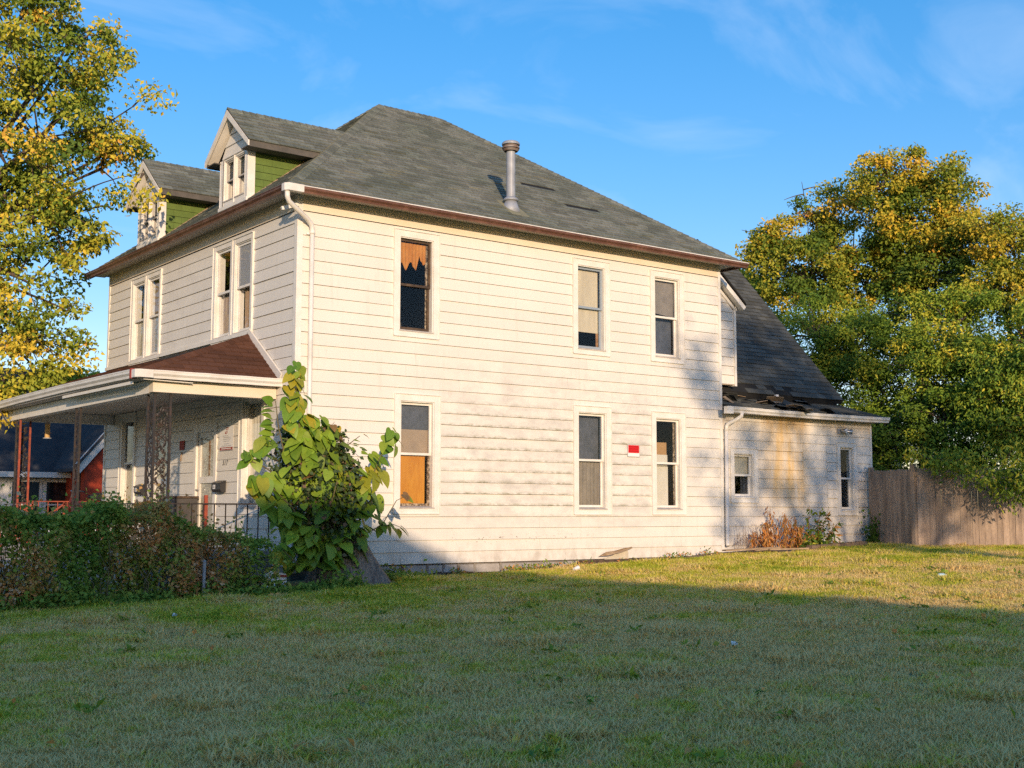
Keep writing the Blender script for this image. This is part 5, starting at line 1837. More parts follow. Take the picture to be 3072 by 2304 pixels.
def build_tree(name, base, blobs, label, mat, n_cl=140, per=140, leaf=0.10, cl_r=0.34, seed=1, trunk_r=0.22, fork=None, hue=(0.5, 0.16, 0.12), cat='tree', group=None,
               droop=0.6, aspect=0.55, bark='bark', hue_z=0.0, twig=0.012):
    rng = np.random.default_rng(seed)
    t = thing(name, base, label, cat, group)
    cen, idx = sample_blobs(blobs, n_cl, rng)
    # foliage
    kk = np.repeat(np.arange(n_cl), per)
    sc = rng.uniform(0.6, 1.35, n_cl)[kk][:, None] * cl_r
    P = cen[kk] + unit(rng.normal(size=(len(kk), 3))) * (rng.random((len(kk), 1)) ** 0.45) * 1.75 * sc * np.array([1, 1, 0.62])
    P[:, 2] -= 0.15 * sc[:, 0] * rng.random(len(kk))
    zmin, zmax = cen[:, 2].min(), cen[:, 2].max()
    hc = hue[0] + rng.normal(0, hue[1], n_cl) + hue_z * ((cen[:, 2] - zmin) / (zmax - zmin + 1e-6) - 0.5)
    h = np.clip(hc[kk] + rng.normal(0, hue[2], len(kk)), 0.01, 0.99)
    keep = P[:, 2] > gz(P[:, 0], P[:, 1]) + 0.03
    P, h = P[keep], h[keep]
    V, F = leaf_arrays(P, leaf * rng.uniform(0.55, 1.4, len(P)), rng, droop=droop, aspect=aspect, up=0.3, face=np.array(TO_SUN) * 0.9)
    me = fast_mesh('crown', V, F, mat, hue=np.repeat(h, 2))
    o = bpy.data.objects.new('crown', me)
    attach(o, t)
    o['kind'] = 'stuff'
    # wood
    rg = random.Random(seed)
    base = Vector(base)
    com = Vector(np.average(np.array([tuple(b[0]) for b in blobs]), axis=0, weights=[b[1] ** 2 for b in blobs]))
    zlow = min(b[0].z - b[1] for b in blobs)
    fork = Vector(fork) if fork is not None else Vector((base.x * 0.6 + com.x * 0.4, base.y * 0.6 + com.y * 0.4, max(base.z + 1.2, zlow + 0.3)))
    mb = MB()
    k = 7
    P_, R_ = [], []
    for i in range(k + 1):
        f = i / k
        p = base.lerp(fork, f) + Vector((math.sin(f * 5 + seed), math.cos(f * 4 + seed), 0)) * trunk_r * 0.35 * math.sin(f * math.pi)
        P_.append(p)
        R_.append(trunk_r * (1.0 - 0.35 * f + (0.55 * max(0, 0.18 - f) / 0.18)))
    mb.tube(P_, R_, 10)
    limb_pts = []
    for bi, b in enumerate(blobs):
        c = Vector(b[0])
        if b[1] < 0.32 and limb_pts:
            # a small outer spray hangs on a thin branch from the nearest limb
            a = min((p for l_ in limb_pts for p in l_[3:]), key=lambda p: (p - c).length)
            m_ = a.lerp(c, 0.5) + Vector((0, 0, 0.08)) * (c - a).length
            pts = [a * (1 - i / 8) ** 2 + m_ * 2 * (i / 8) * (1 - i / 8) + c * (i / 8) ** 2 for i in range(9)]
            mb.tube(pts, [0.022 - 0.0018 * i for i in range(9)], 5)
            limb_pts.append(pts)
            continue
        mid = fork.lerp(c, 0.5) + Vector((rg.uniform(-.3, .3), rg.uniform(-.3, .3), rg.uniform(0.0, 0.5))) * b[1] * 0.4
        pts = []
        for i in range(9):
            f = i / 8
            p = fork * (1 - f) ** 2 + mid * 2 * f * (1 - f) + c * f * f
            pts.append(p + Vector((rg.uniform(-1, 1), rg.uniform(-1, 1), rg.uniform(-1, 1))) * 0.04 * b[1] * f)
        r0 = trunk_r * 0.62 * min(1, 0.16 + b[1] / 3.2)
        mb.tube(pts, [r0 * (1 - 0.82 * i / 8) for i in range(9)], 7)
        limb_pts.append(pts)
    for q in range(n_cl):
        pts = limb_pts[idx[q]]
        c = Vector(cen[q])
        j = min(range(3, 9), key=lambda i: (pts[i] - c).length)
        a = pts[j]
        m_ = a.lerp(c, 0.55) + Vector((rg.uniform(-.1, .1), rg.uniform(-.1, .1), rg.uniform(0.02, 0.16))) * (c - a).length
        mb.tube([a, m_, c], [twig * 2.0, twig * 1.3, twig * 0.5], 4, cap=False)
    mb.build('trunk', MT[bark], t, smooth=True)
    return t


LM = {}
LM['maple'] = leaf_material('maple_leaf', [(0.0, (0.065, 0.120, 0.018)), (0.28, (0.150, 0.230, 0.028)), (0.50, (0.34, 0.38, 0.045)), (0.70, (0.62, 0.52, 0.055)), (0.90, (0.72, 0.50, 0.060)), (1.0, (0.68, 0.36, 0.08))], trans=0.18)
LM['gold'] = leaf_material('turning_leaf', [(0.0, (0.065, 0.120, 0.018)), (0.28, (0.140, 0.220, 0.026)), (0.50, (0.33, 0.35, 0.040)), (0.70, (0.62, 0.47, 0.045)), (0.90, (0.70, 0.43, 0.050)), (1.0, (0.56, 0.26, 0.06))], trans=0.18)
LM['green'] = leaf_material('green_leaf', [(0.0, (0.045, 0.105, 0.018)), (0.4, (0.130, 0.230, 0.028)), (0.7, (0.28, 0.37, 0.038)), (1.0, (0.62, 0.54, 0.055))], trans=0.18)
LM['hedge'] = leaf_material('hedge_leaf', [(0.0, (0.15, 0.27, 0.05)), (0.40, (0.30, 0.41, 0.075)), (0.54, (0.46, 0.38, 0.12)), (0.70, (0.60, 0.34, 0.12)), (0.86, (0.62, 0.27, 0.10)), (1.0, (0.74, 0.60, 0.38))], spec=0.05)
LM['ivy'] = leaf_material('ivy_leaf', [(0.0, (0.030, 0.058, 0.024)), (0.6, (0.065, 0.105, 0.036)), (1.0, (0.22, 0.115, 0.08))], trans=0.1)
LM['dry'] = leaf_material('dry_leaf', [(0.0, (0.52, 0.22, 0.06)), (0.5, (0.68, 0.30, 0.08)), (0.8, (0.72, 0.46, 0.16)), (1.0, (0.30, 0.34, 0.05))])

# maple on the left, rooted in the front yard outside the frame
def bl(u, v, r, d, sq=1.0):
    return (atd(u, v, d), r * d / FPX, sq)


mp_blobs = [bl(30, 120, 250, 27.6), bl(210, 130, 150, 28.0), bl(290, 70, 75, 29.2), bl(310, 230, 95, 29.4), bl(110, 420, 250, 27.8), bl(310, 350, 115, 29.4), bl(400, 320, 60, 29.6), bl(455, 430, 45, 29.8), bl(380, 430, 80, 29.4), bl(300, 510, 100, 29.2), bl(120, 640, 200, 27.6),
            bl(310, 620, 75, 28.6), bl(300, 720, 45, 28.4), bl(90, 850, 170, 27.4), bl(200, 930, 55, 27.6), bl(90, 1010, 140, 27.2), bl(180, 1070, 45, 27.6), bl(15, 1140, 60, 26.6), bl(70, 1110, 95, 26.8), bl(150, 1150, 60, 27.2), bl(-20, 1210, 70, 26.2), bl(20, 1270, 45, 25.0), bl(432, 520, 32, 24.6), bl(395, 580, 36, 24.6), bl(-260, 300, 420, 27.4), bl(-330, 800, 380, 27.0), bl(-420, 60, 380, 27.6), bl(-200, 1080, 170, 26.6)]
mb_ = Vector((-3.9, 11.0, 0))
mb_.z = float(gz(mb_.x, mb_.y))
build_tree('maple_tree', mb_, mp_blobs, 'tall maple with yellowing leaves at the left edge', LM['maple'], n_cl=500, per=165, leaf=0.118, cl_r=0.30, seed=4, trunk_r=0.40, fork=atd(-230, 760, 27.4), hue=(0.43, 0.20, 0.09), droop=0.9)

# trees behind the fence on the right
gold = [bl(2300, 720, 70, 40), bl(2345, 800, 110, 40), bl(2420, 660, 90, 40.5), bl(2500, 640, 90, 40), bl(2440, 840, 150, 39.5), bl(2560, 780, 130, 40), bl(2600, 900, 150, 40), bl(2405, 545, 26, 40), bl(2497, 555, 22, 40), bl(2352, 600, 26, 40.2), bl(2225, 690, 16, 40), bl(2270, 700, 24, 40)]
q = atd(2470, 1500, 40); q.z = 0.2
build_tree('golden_tree', q, group='trees behind the plank fence', blobs=gold, label='golden-leaved tree rising behind the rear roof', mat=LM['gold'], n_cl=190, per=210, leaf=0.112, cl_r=0.30, seed=11, trunk_r=0.2, hue=(0.40, 0.20, 0.08), hue_z=0.34)
gold2 = [bl(2650, 570, 90, 38.5), bl(2735, 520, 75, 38.5), bl(2735, 640, 130, 38.5), bl(2840, 560, 85, 38), bl(2880, 680, 120, 38), bl(2700, 760, 110, 39), bl(2820, 830, 130, 38), bl(2900, 540, 40, 38.2), bl(2733, 455, 28, 38.5), bl(2600, 490, 26, 38.5), bl(2730, 445, 18, 38.5), bl(2825, 500, 22, 38.2), bl(2895, 500, 18, 38.2)]
q = atd(2790, 1500, 38.5); q.z = 0.2
build_tree('golden_tree', q, group='trees behind the plank fence', blobs=gold2, label='tallest golden-leaved tree behind the fence', mat=LM['gold'], n_cl=205, per=210, leaf=0.112, cl_r=0.30, seed=12, trunk_r=0.24, hue=(0.40, 0.20, 0.08), hue_z=0.26, fork=atd(2745, 900, 38.5))
gold3 = [bl(2960, 700, 100, 36), bl(3040, 740, 110, 36), bl(3130, 800, 170, 36), bl(3000, 880, 140, 36), bl(3090, 960, 140, 35.5), bl(3200, 1000, 180, 35)]
q = atd(3070, 1500, 36); q.z = 0.2
build_tree('golden_tree', q, group='trees behind the plank fence', blobs=gold3, label='golden-leaved tree cut by the right edge of the photo', mat=LM['gold'], n_cl=200, per=170, leaf=0.105, cl_r=0.28, seed=13, trunk_r=0.2, hue=(0.42, 0.20, 0.08), hue_z=0.24)
g1 = [bl(2450, 1010, 130, 36), bl(2560, 1050, 130, 35.5), bl(2430, 1130, 60, 36), bl(2640, 1180, 140, 35), bl(2560, 1290, 110, 34.5), bl(2680, 1330, 110, 34), bl(2650, 1430, 80, 33.5)]
q = atd(2600, 1560, 35); q.z = 0.15
build_tree('dense_tree', q, group='trees behind the plank fence', blobs=g1, label='dense dark green tree directly behind the rear wing', mat=LM['green'], n_cl=215, per=210, leaf=0.105, cl_r=0.29, seed=14, trunk_r=0.16, hue=(0.42, 0.21, 0.08), hue_z=0.25, aspect=0.42)
g2 = [bl(2750, 960, 130, 35.5), bl(2860, 990, 140, 34.5), bl(2800, 1120, 160, 34), bl(2920, 1130, 150, 33.5), bl(2840, 1270, 140, 33), bl(2950, 1290, 140, 32.5), bl(2780, 1380, 90, 33), bl(2870, 1400, 80, 32.5)]
q = atd(2850, 1560, 34); q.z = 0.15
build_tree('dense_tree', q, group='trees behind the plank fence', blobs=g2, label='dense green tree in the middle above the plank fence', mat=LM['green'], n_cl=235, per=210, leaf=0.105, cl_r=0.29, seed=15, trunk_r=0.16, hue=(0.48, 0.21, 0.08), hue_z=0.30, aspect=0.42)
g3 = [bl(3030, 1150, 150, 32), bl(3110, 1060, 150, 32), bl(3050, 1300, 120, 31), bl(3150, 1250, 170, 31), bl(3010, 1385, 75, 27.0, 0.8), bl(2950, 1405, 55, 26.9, 0.8), bl(3070, 1430, 90, 26.8, 0.8), bl(2860, 1385, 50, 27.2, 0.7), bl(2780, 1375, 40, 27.3, 0.6)]
q = atd(3160, 1570, 31.5); q.z = 0.15
build_tree('dense_tree', q, group='trees behind the plank fence', blobs=g3, label='green tree drooping over the fence at the right edge', mat=LM['green'], n_cl=240, per=130, leaf=0.115, cl_r=0.28, seed=16, trunk_r=0.16, hue=(0.55, 0.16, 0.18), aspect=0.36, droop=1.1)
g4 = [bl(2265, 880, 45, 44), bl(2290, 960, 50, 44), bl(2205, 820, 22, 44), bl(2330, 1060, 60, 43)]
q = atd(2300, 1560, 44); q.z = 0.2
build_tree('walnut_tree', q, g4, 'small yellow-green tree peeking over the steep rear roof', LM['green'], n_cl=60, per=100, leaf=0.15, cl_r=0.30, seed=17, trunk_r=0.12, hue=(0.72, 0.12, 0.12))
q = atd(240, 1500, 46); q.z = -0.2
build_tree('distant_tree', q, [bl(235, 1125, 35, 46), bl(262, 1140, 22, 46), bl(215, 1160, 35, 46), bl(180, 1150, 40, 46)], 'small pale green tree far behind the porch roof', LM['green'], n_cl=40, per=90, leaf=0.16, cl_r=0.3, seed=18, trunk_r=0.1, hue=(0.68, 0.1, 0.1))
# tree behind the viewpoint that dapples the wing and the fence
S0 = Vector((TO_SUN.x / -TO_SUN.y, -1, TO_SUN.z / -TO_SUN.y))


def shade(x0, z0, dist, r):
    return (Vector((x0, 0, z0)) + S0 * dist, r)


sb = [shade(11.0, 2.0, 29, 0.9), shade(12.6, 1.2, 29.5, 1.0), shade(13.9, 2.2, 30, 1.0), shade(15.4, 1.2, 30, 1.3), shade(10.2, 0.9, 29, 0.5), shade(12.0, 3.4, 30, 0.8), shade(14.4, 3.6, 30, 1.3), shade(16.8, 3.0, 30, 1.7), shade(9.7, 3.7, 29, 0.75), shade(13.0, 5.0, 30, 1.6), shade(11.2, 5.3, 30, 0.9), shade(16.0, 6.2, 30, 1.8),
      shade(18.5, 1.6, 30, 1.6), shade(9.3, 4.3, 29, 0.45), shade(9.6, 1.9, 29, 0.4)]
q = shade(14.2, 0, 30, 1)[0]; q.z = -1.0
build_tree('street_tree', q, sb, 'broad tree behind the viewpoint shading the rear wing', LM['green'], n_cl=620, per=24, leaf=0.17, cl_r=0.36, seed=19, trunk_r=0.25, hue=(0.5, 0.15, 0.15), fork=(q.x, q.y, 5.0))

# ------------------------------------------------------------------ hedge in front of the porch
rng = np.random.default_rng(31)
hedge = thing('vine_hedge', (-4, -1.2, -0.4), 'unkempt hedge of green and rusty vine leaves in front of the porch', 'hedge')
NH = 52000
x = rng.uniform(-7.6, -1.15, NH)
yc = -1.15 + 0.12 * np.sin(1.7 * x)
half = 0.62 + 0.10 * np.sin(2.6 * x + 1)
top = 0.80 + 0.10 * np.sin(1.15 * x + 0.4) + 0.09 * np.sin(3.3 * x) + 0.05 * np.sin(7.1 * x + 2) + 0.22 * np.exp(-((x + 2.55) / 0.5) ** 2) - 0.30 * np.clip((x + 2.5) / 1.2, 0, 1) + 0.07 * np.sin(13 * x) * np.sin(4.3 * x + 1)
b0 = gz(x, yc)
th = rng.random(NH)
# leaves sit near the surface of a rounded box
f = rng.random(NH)
z = b0 + (top - b0) * np.where(f < 0.72, rng.random(NH), 1 - 0.10 * rng.random(NH))
ang = rng.uniform(-1, 1, NH)
side = np.where(f < 0.72, np.where(rng.random(NH) < 0.78, -1, 1) * (1 - np.where(rng.random(NH) < 0.75, 0.28, 0.9) * rng.random(NH) ** 1.5), ang)
bul = 1.0 + 0.20 * np.sin(4.1 * x + 3.0 * z) + 0.16 * np.sin(9 * x - 5 * z) + 0.08 * np.sin(17 * x + 11 * z)
y = yc + side * half * bul * (0.80 + 0.2 * np.sqrt(np.clip(1 - ((z - b0) / (top - b0)) ** 4, 0, 1)))
P = np.stack([x, y, z + rng.normal(0, 0.02, NH)], 1)
cell = np.sin(2.1 * x + 1.3 * z) + np.sin(5.3 * x - 3.1 * z + 1) * 0.7 + np.sin(11 * x + 7 * z) * 0.4
h = np.clip(0.47 + 0.23 * cell + rng.normal(0, 0.14, NH), 0.0, 1.0)
h[(z > top - 0.16)] *= 0.72
# stray shoots above the top
sh_ = rng.random(NH) < 0.03
z[sh_] = top[sh_] + np.abs(rng.normal(0, 0.11, sh_.sum()))
P[:, 2] = z
thin = ((x > -2.5) & (rng.random(NH) < 0.15 + 0.55 * np.clip((x + 2.5) / 1.2, 0, 1))) | ((np.sin(6.1 * x + 2.2 * z) * np.sin(3.7 * z - 5.0 * x + 1) > 0.55) & (rng.random(NH) < 0.7))
P, h = P[~thin], h[~thin]
V, F = leaf_arrays(P, 0.055 * rng.uniform(0.6, 1.5, len(P)), rng, droop=0.5, aspect=0.7, up=0.25, face=(0, -0.5, 0))
o = bpy.data.objects.new('foliage', fast_mesh('foliage', V, F, LM['hedge'], hue=np.repeat(h, 2)))
attach(o, hedge)
o['kind'] = 'stuff'
mb = MB()
rg = random.Random(9)
for i in range(150):
    x_ = rg.uniform(-7.4, -1.3)
    y_ = -1.15 + rg.uniform(-0.5, 0.4)
    z_ = float(gz(x_, y_))
    p = Vector((x_, y_, z_))
    pts = [p]
    for k in range(4):
        p = p + Vector((rg.uniform(-0.16, 0.16), rg.uniform(-0.14, 0.08), rg.uniform(0.16, 0.30)))
        pts.append(p.copy())
    mb.tube(pts, [0.012, 0.009, 0.007, 0.005, 0.003], 4, cap=False)
o = mb.build('stems', MT['stem'], hedge)
o['kind'] = 'stuff'
# low weeds along the foot of the hedge and of the stump
rng = np.random.default_rng(77)
NW = 9000
x = rng.uniform(-7.4, 0.25, NW)
y = -1.78 + 0.16 * np.sin(1.9 * x) + rng.normal(0, 0.16, NW)
sp_ = rng.random(NW) < 0.10
x[sp_] = rng.normal(1.55, 0.22, sp_.sum())
y[sp_] = -0.85 + rng.normal(0, 0.18, sp_.sum())
z = gz(x, y) + np.abs(rng.normal(0, 0.07, NW)) * (0.6 + 0.8 * (np.sin(2.7 * x + 1) > 0)) + 0.01
V, F = leaf_arrays(np.stack([x, y, z], 1), 0.065 * rng.uniform(0.5, 1.5, NW), rng, droop=-0.3, aspect=0.6, up=0.8)
o = bpy.data.objects.new('weed_border', fast_mesh('weed_border', V, F, LM['hedge'], hue=np.repeat(np.clip(rng.normal(0.22, 0.14, NW), 0, 1), 2)))
attach(o, None)
prop(o, 'low green weeds along the foot of the hedge', 'weeds', kind='stuff')

# ------------------------------------------------------------------ stump with ivy and the broad-leaved sprouts
YS = -1.2
st = thing('tree_stump', (0.45, YS, -0.25), 'thick dead tree stump with a flared base at the house corner', 'stump')
mb = MB()
rg = random.Random(3)
k, nseg = 12, 18
rows = []
for i in range(k + 1):
    f = i / k
    cx_ = 0.55 - 0.75 * f
    cz_ = -0.35 + 2.35 * f
    r_ = 0.27 + 0.42 * (1 - f) ** 3.0 + 0.05 * (1 - f)
    rows.append([(cx_ + math.cos(a) * r_ * (1 + 0.14 * (1 - f) ** 2 * math.sin(5 * a + 0.6) + 0.04 * math.sin(9 * a + i)), YS + 0.15 + math.sin(a) * r_ * 0.9 * (1 + 0.14 * (1 - f) ** 2 * math.sin(5 * a + 0.6)), cz_)
                 for a in (2 * math.pi * j / nseg for j in range(nseg))])
mb.add([p for r_ in rows for p in r_], [(i * nseg + j, i * nseg + (j + 1) % nseg, (i + 1) * nseg + (j + 1) % nseg, (i + 1) * nseg + j) for i in range(k) for j in range(nseg)] + [tuple(range(k * nseg, k * nseg + nseg))])
mb.build('stump_wood', MT['dead_bark'], st, smooth=True)
rng = np.random.default_rng(5)
ni = 7500
f = rng.random(ni) ** 0.8
a = rng.uniform(0, 2 * np.pi, ni)
rr = (0.30 + 0.30 * np.sin(np.pi * np.clip(f * 1.1, 0, 1)) + rng.normal(0, 0.09, ni))
P = np.stack([0.22 - 0.50 * f + np.cos(a) * rr * 1.15, YS + 0.12 + np.sin(a) * rr * 0.9, 0.05 + 2.15 * f], 1)
keep = ~((P[:, 0] > 0.40) & (P[:, 2] < 0.95))
P = P[keep]
V, F = leaf_arrays(P, 0.062 * rng.uniform(0.6, 1.5, len(P)), rng, droop=0.8, aspect=0.8, up=0.2, face=(0, -0.6, 0))
o = bpy.data.objects.new('ivy', fast_mesh('ivy', V, F, LM['ivy'], hue=np.repeat(np.clip(rng.normal(0.42, 0.25, len(P)), 0, 1), 2)))
attach(o, st)
o['kind'] = 'stuff'


def heart_leaf(name, mat, curl=0.16, wid=1.0):
    """heart-shaped leaf, length 1 along +Y, facing +Z, folded on the midrib"""
    half = [(0.0, 0.02), (0.16, -0.10), (0.34, -0.06), (0.44, 0.12), (0.43, 0.34), (0.33, 0.58), (0.17, 0.82), (0.0, 1.0)]
    mid = [0.0, 0.0, 0.06, 0.16, 0.36, 0.58, 0.82, 1.0]
    def zc(y): return -curl * y * y
    V, F = [], []
    for yv in mid: V.append((0, yv, zc(max(yv, 0)) - 0.0))
    for s_ in (-1, 1):
        b = len(V)
        for (xv, yv) in half: V.append((s_ * xv * wid, yv, zc(max(yv, 0)) + 0.20 * abs(xv) - 0.28 * xv * xv))
        for i in range(7):
            q_ = (i, i + 1, b + i + 1, b + i) if s_ < 0 else (i + 1, i, b + i, b + i + 1)
            F.append(q_)
    return mesh_from(name, V, F, mat, smooth=True, recalc=False)


def catalpa_mat(name, a, b, c):
    m = bpy.data.materials.new(name)
    m.use_nodes = True
    nt = m.node_tree
    L = nt.links.new
    bs = nt.nodes['Principled BSDF']
    bs.inputs['Roughness'].default_value = 0.45
    bs.inputs['Specular IOR Level'].default_value = 0.35
    oi = N(nt, 'ShaderNodeObjectInfo')
    rp = N(nt, 'ShaderNodeValToRGB')
    el = rp.color_ramp.elements
    el.new(0.5)
    for e, (p_, c_) in zip(el, ((0.0, a), (0.55, b), (1.0, c))):
        e.position = p_
        e.color = rgb(c_)
    L(oi.outputs['Random'], rp.inputs['Fac'])
    tcn = N(nt, 'ShaderNodeTexCoord')
    sp = N(nt, 'ShaderNodeSeparateXYZ')
    L(tcn.outputs['Object'], sp.inputs[0])
    # pale veins: midrib and side veins
    ab = N(nt, 'ShaderNodeMath', operation='ABSOLUTE')
    L(sp.outputs[0], ab.inputs[0])
    v1 = N(nt, 'ShaderNodeMath', operation='SUBTRACT')
    L(sp.outputs[1], v1.inputs[0])
    L(ab.outputs[0], v1.inputs[1])
    v2 = N(nt, 'ShaderNodeMath', operation='MULTIPLY')
    v2.inputs[1].default_value = 38.0
    L(v1.outputs[0], v2.inputs[0])
    sn = N(nt, 'ShaderNodeMath', operation='SINE')
    L(v2.outputs[0], sn.inputs[0])
    mr = N(nt, 'ShaderNodeMapRange')
    mr.inputs['From Min'].default_value, mr.inputs['From Max'].default_value = 0.80, 1.0
    L(sn.outputs[0], mr.inputs['Value'])
    mr2 = N(nt, 'ShaderNodeMapRange')
    mr2.inputs['From Min'].default_value, mr2.inputs['From Max'].default_value = 0.03, 0.0
    L(ab.outputs[0], mr2.inputs['Value'])
    mxm = N(nt, 'ShaderNodeMath', operation='MAXIMUM')
    L(mr.outputs[0], mxm.inputs[0])
    L(mr2.outputs[0], mxm.inputs[1])
    mu = N(nt, 'ShaderNodeMath', operation='MULTIPLY')
    mu.inputs[1].default_value = 0.28
    L(mxm.outputs[0], mu.inputs[0])
    nz = N(nt, 'ShaderNodeTexNoise', Scale=4.0, Detail=3)
    L(tcn.outputs['Object'], nz.inputs['Vector'])
    mr3 = N(nt, 'ShaderNodeMapRange')
    mr3.inputs['To Min'].default_value, mr3.inputs['To Max'].default_value = 0.7, 1.3
    L(nz.outputs['Fac'], mr3.inputs['Value'])
    mul = N(nt, 'ShaderNodeVectorMath', operation='MULTIPLY')
    L(rp.outputs[0], mul.inputs[0])
    L(mr3.outputs[0], mul.inputs[1])
    mixv = N(nt, 'ShaderNodeMixRGB')
    mixv.inputs['Color2'].default_value = rgb((0.32, 0.36, 0.08))
    L(mu.outputs[0], mixv.inputs['Fac'])
    L(mul.outputs[0], mixv.inputs['Color1'])
    L(mixv.outputs[0], bs.inputs['Base Color'])
    tr = N(nt, 'ShaderNodeBsdfTranslucent')
    L(mixv.outputs[0], tr.inputs['Color'])
    ms = N(nt, 'ShaderNodeMixShader')
    ms.inputs[0].default_value = 0.3
    L(bs.outputs[0], ms.inputs[1])
    L(tr.outputs[0], ms.inputs[2])
    L(ms.outputs[0], nt.nodes['Material Output'].inputs['Surface'])
    return m


cat_g = catalpa_mat('catalpa_green', (0.11, 0.24, 0.024), (0.20, 0.34, 0.034), (0.30, 0.40, 0.040))
cat_y = catalpa_mat('catalpa_yellow', (0.23, 0.31, 0.030), (0.38, 0.36, 0.032), (0.50, 0.38, 0.035))
cat_b = catalpa_mat('catalpa_brown', (0.20, 0.10, 0.05), (0.28, 0.16, 0.06), (0.40, 0.27, 0.06))
HL = {}
for kk_, m_ in (('g', cat_g), ('y', cat_y), ('b', cat_b)):
    HL[kk_] = [heart_leaf('heart_leaf', m_, 0.14, 1.0), heart_leaf('heart_leaf', m_, 0.30, 0.9)]
ctl = thing('catalpa_sprouts', (0.1, YS - 0.1, -0.2), 'young catalpa with large heart-shaped leaves growing from the stump', 'tree')
rg = random.Random(17)


def zq(x, y): return (700 + x * 0.4218, 1080 + y * 0.4218)


def put_leaf(c, size, kind, side=0.0, flat=0.0):
    """c: tip-side centre; leaves hang with the tip down and outwards"""
    size *= 0.80
    dr = Vector((side + rg.uniform(-0.55, 0.55), -0.45 + rg.uniform(-0.35, 0.3), -0.75 + flat + rg.uniform(-0.25, 0.45))).normalized()
    nr = Vector((rg.uniform(-0.8, 0.8) + side * 0.5, -0.7 + rg.uniform(-0.5, 0.5), 0.9 + rg.uniform(-0.4, 0.5)))
    xa = dr.cross(nr).normalized()
    za = xa.cross(dr).normalized()
    org = Vector(c) - dr * size * 0.45
    M_ = Matrix(((xa.x * size, dr.x * size, za.x * size, org.x), (xa.y * size, dr.y * size, za.y * size, org.y), (xa.z * size, dr.z * size, za.z * size, org.z), (0, 0, 0, 1)))
    o = bpy.data.objects.new('leaf', rg.choice(HL[kind]))
    COL.objects.link(o)
    o.matrix_basis = M_
    o.parent = ctl
    o.matrix_parent_inverse = WM[ctl.name].inverted()
    return o


def cluster(zx, zy, rx, ry, n, kinds, s0, s1, dep=0.0, spread=0.16):
    for i in range(n):
        a_ = rg.uniform(0, 6.28)
        q_ = math.sqrt((i + 0.5) / n)
        dx_, dy_ = math.cos(a_ + i * 2.4) * q_, math.sin(a_ + i * 2.4) * q_
        u, v = zq(zx + dx_ * rx, zy + dy_ * ry)
        c = at(u, v, YS - 0.30 + dep + rg.uniform(-spread, spread))
        put_leaf(c, rg.uniform(s0, s1), rg.choice(kinds), side=dx_ * 0.7)


mb = MB()
def stem(pts, r0, r1):
    P_ = [at(*zq(x_, y_), YS - 0.15 + d_) for (x_, y_, d_) in pts]
    n_ = len(P_)
    mb.tube(P_, [r0 + (r1 - r0) * i / (n_ - 1) for i in range(n_)], 6)


stem([(560, 1500, 0.1), (540, 1150, 0.05), (490, 800, 0), (470, 450, -0.05), (450, 90, -0.1)], 0.035, 0.008)
stem([(540, 1250, 0), (420, 1050, -0.15), (270, 900, -0.2)], 0.02, 0.007)
stem([(580, 1300, 0), (680, 1100, -0.2), (740, 850, -0.25)], 0.02, 0.007)
stem([(640, 1250, 0), (850, 1120, -0.1), (960, 900, -0.1), (1040, 700, -0.1), (1130, 530, -0.1)], 0.022, 0.006)
stem([(640, 1300, 0), (900, 1260, -0.1), (1060, 1170, -0.1), (1160, 1000, -0.1), (1220, 970, -0.1)], 0.014, 0.004)
stem([(1050, 1180, -0.1), (1140, 1170, -0.1), (1190, 1190, -0.1)], 0.007, 0.004)
stem([(560, 1450, 0), (560, 1330, -0.25), (580, 1240, -0.35)], 0.015, 0.005)
stem([(520, 1500, 0), (420, 1420, -0.2), (350, 1350, -0.25)], 0.012, 0.005)
stem([(490, 1000, 0.1), (370, 700, 0.05), (320, 470, 0), (300, 290, 0)], 0.018, 0.006)
stem([(420, 900, 0.1), (220, 760, 0), (60, 690, -0.05)], 0.015, 0.005)
stem([(560, 950, 0.1), (690, 720, 0.05), (820, 600, 0), (900, 540, 0)], 0.015, 0.005)
stem([(560, 800, 0.1), (640, 540, 0.05), (720, 440, 0)], 0.012, 0.004)
mb.build('stem', MT['stem'], ctl, smooth=True)
cluster(450, 130, 75, 90, 13, 'yyyg', 0.20, 0.27)
cluster(460, 270, 110, 90, 12, 'yygg', 0.22, 0.30)
cluster(470, 420, 115, 90, 13, 'yggg', 0.24, 0.32)
cluster(500, 550, 125, 75, 12, 'gggy', 0.26, 0.34)
cluster(550, 720, 80, 50, 6, 'ggg', 0.20, 0.28)
cluster(560, 850, 70, 40, 2, 'b', 0.22, 0.28)
cluster(250, 930, 140, 110, 20, 'gggy', 0.24, 0.33)
cluster(350, 1090, 150, 90, 16, 'g', 0.24, 0.34)
cluster(700, 1020, 130, 140, 20, 'gggg', 0.24, 0.36)
cluster(750, 850, 90, 70, 9, 'yygg', 0.22, 0.30)
cluster(1120, 580, 90, 80, 9, 'ggyg', 0.24, 0.32)
cluster(1000, 740, 70, 90, 6, 'gyg', 0.26, 0.34)
cluster(1000, 870, 120, 70, 7, 'yyy', 0.28, 0.36)
cluster(960, 1030, 120, 100, 12, 'ggg', 0.26, 0.36)
cluster(880, 1230, 110, 80, 10, 'g', 0.26, 0.36)
cluster(1080, 1200, 60, 50, 4, 'ygg', 0.20, 0.28)
cluster(1190, 1210, 40, 60, 3, 'ygb', 0.22, 0.28)
cluster(1210, 980, 60, 20, 3, 'ygb', 0.16, 0.22)
cluster(560, 1270, 120, 70, 12, 'gyg', 0.24, 0.32)
cluster(740, 1330, 140, 100, 18, 'ggg', 0.26, 0.36)
cluster(600, 1440, 120, 60, 10, 'g', 0.24, 0.34)
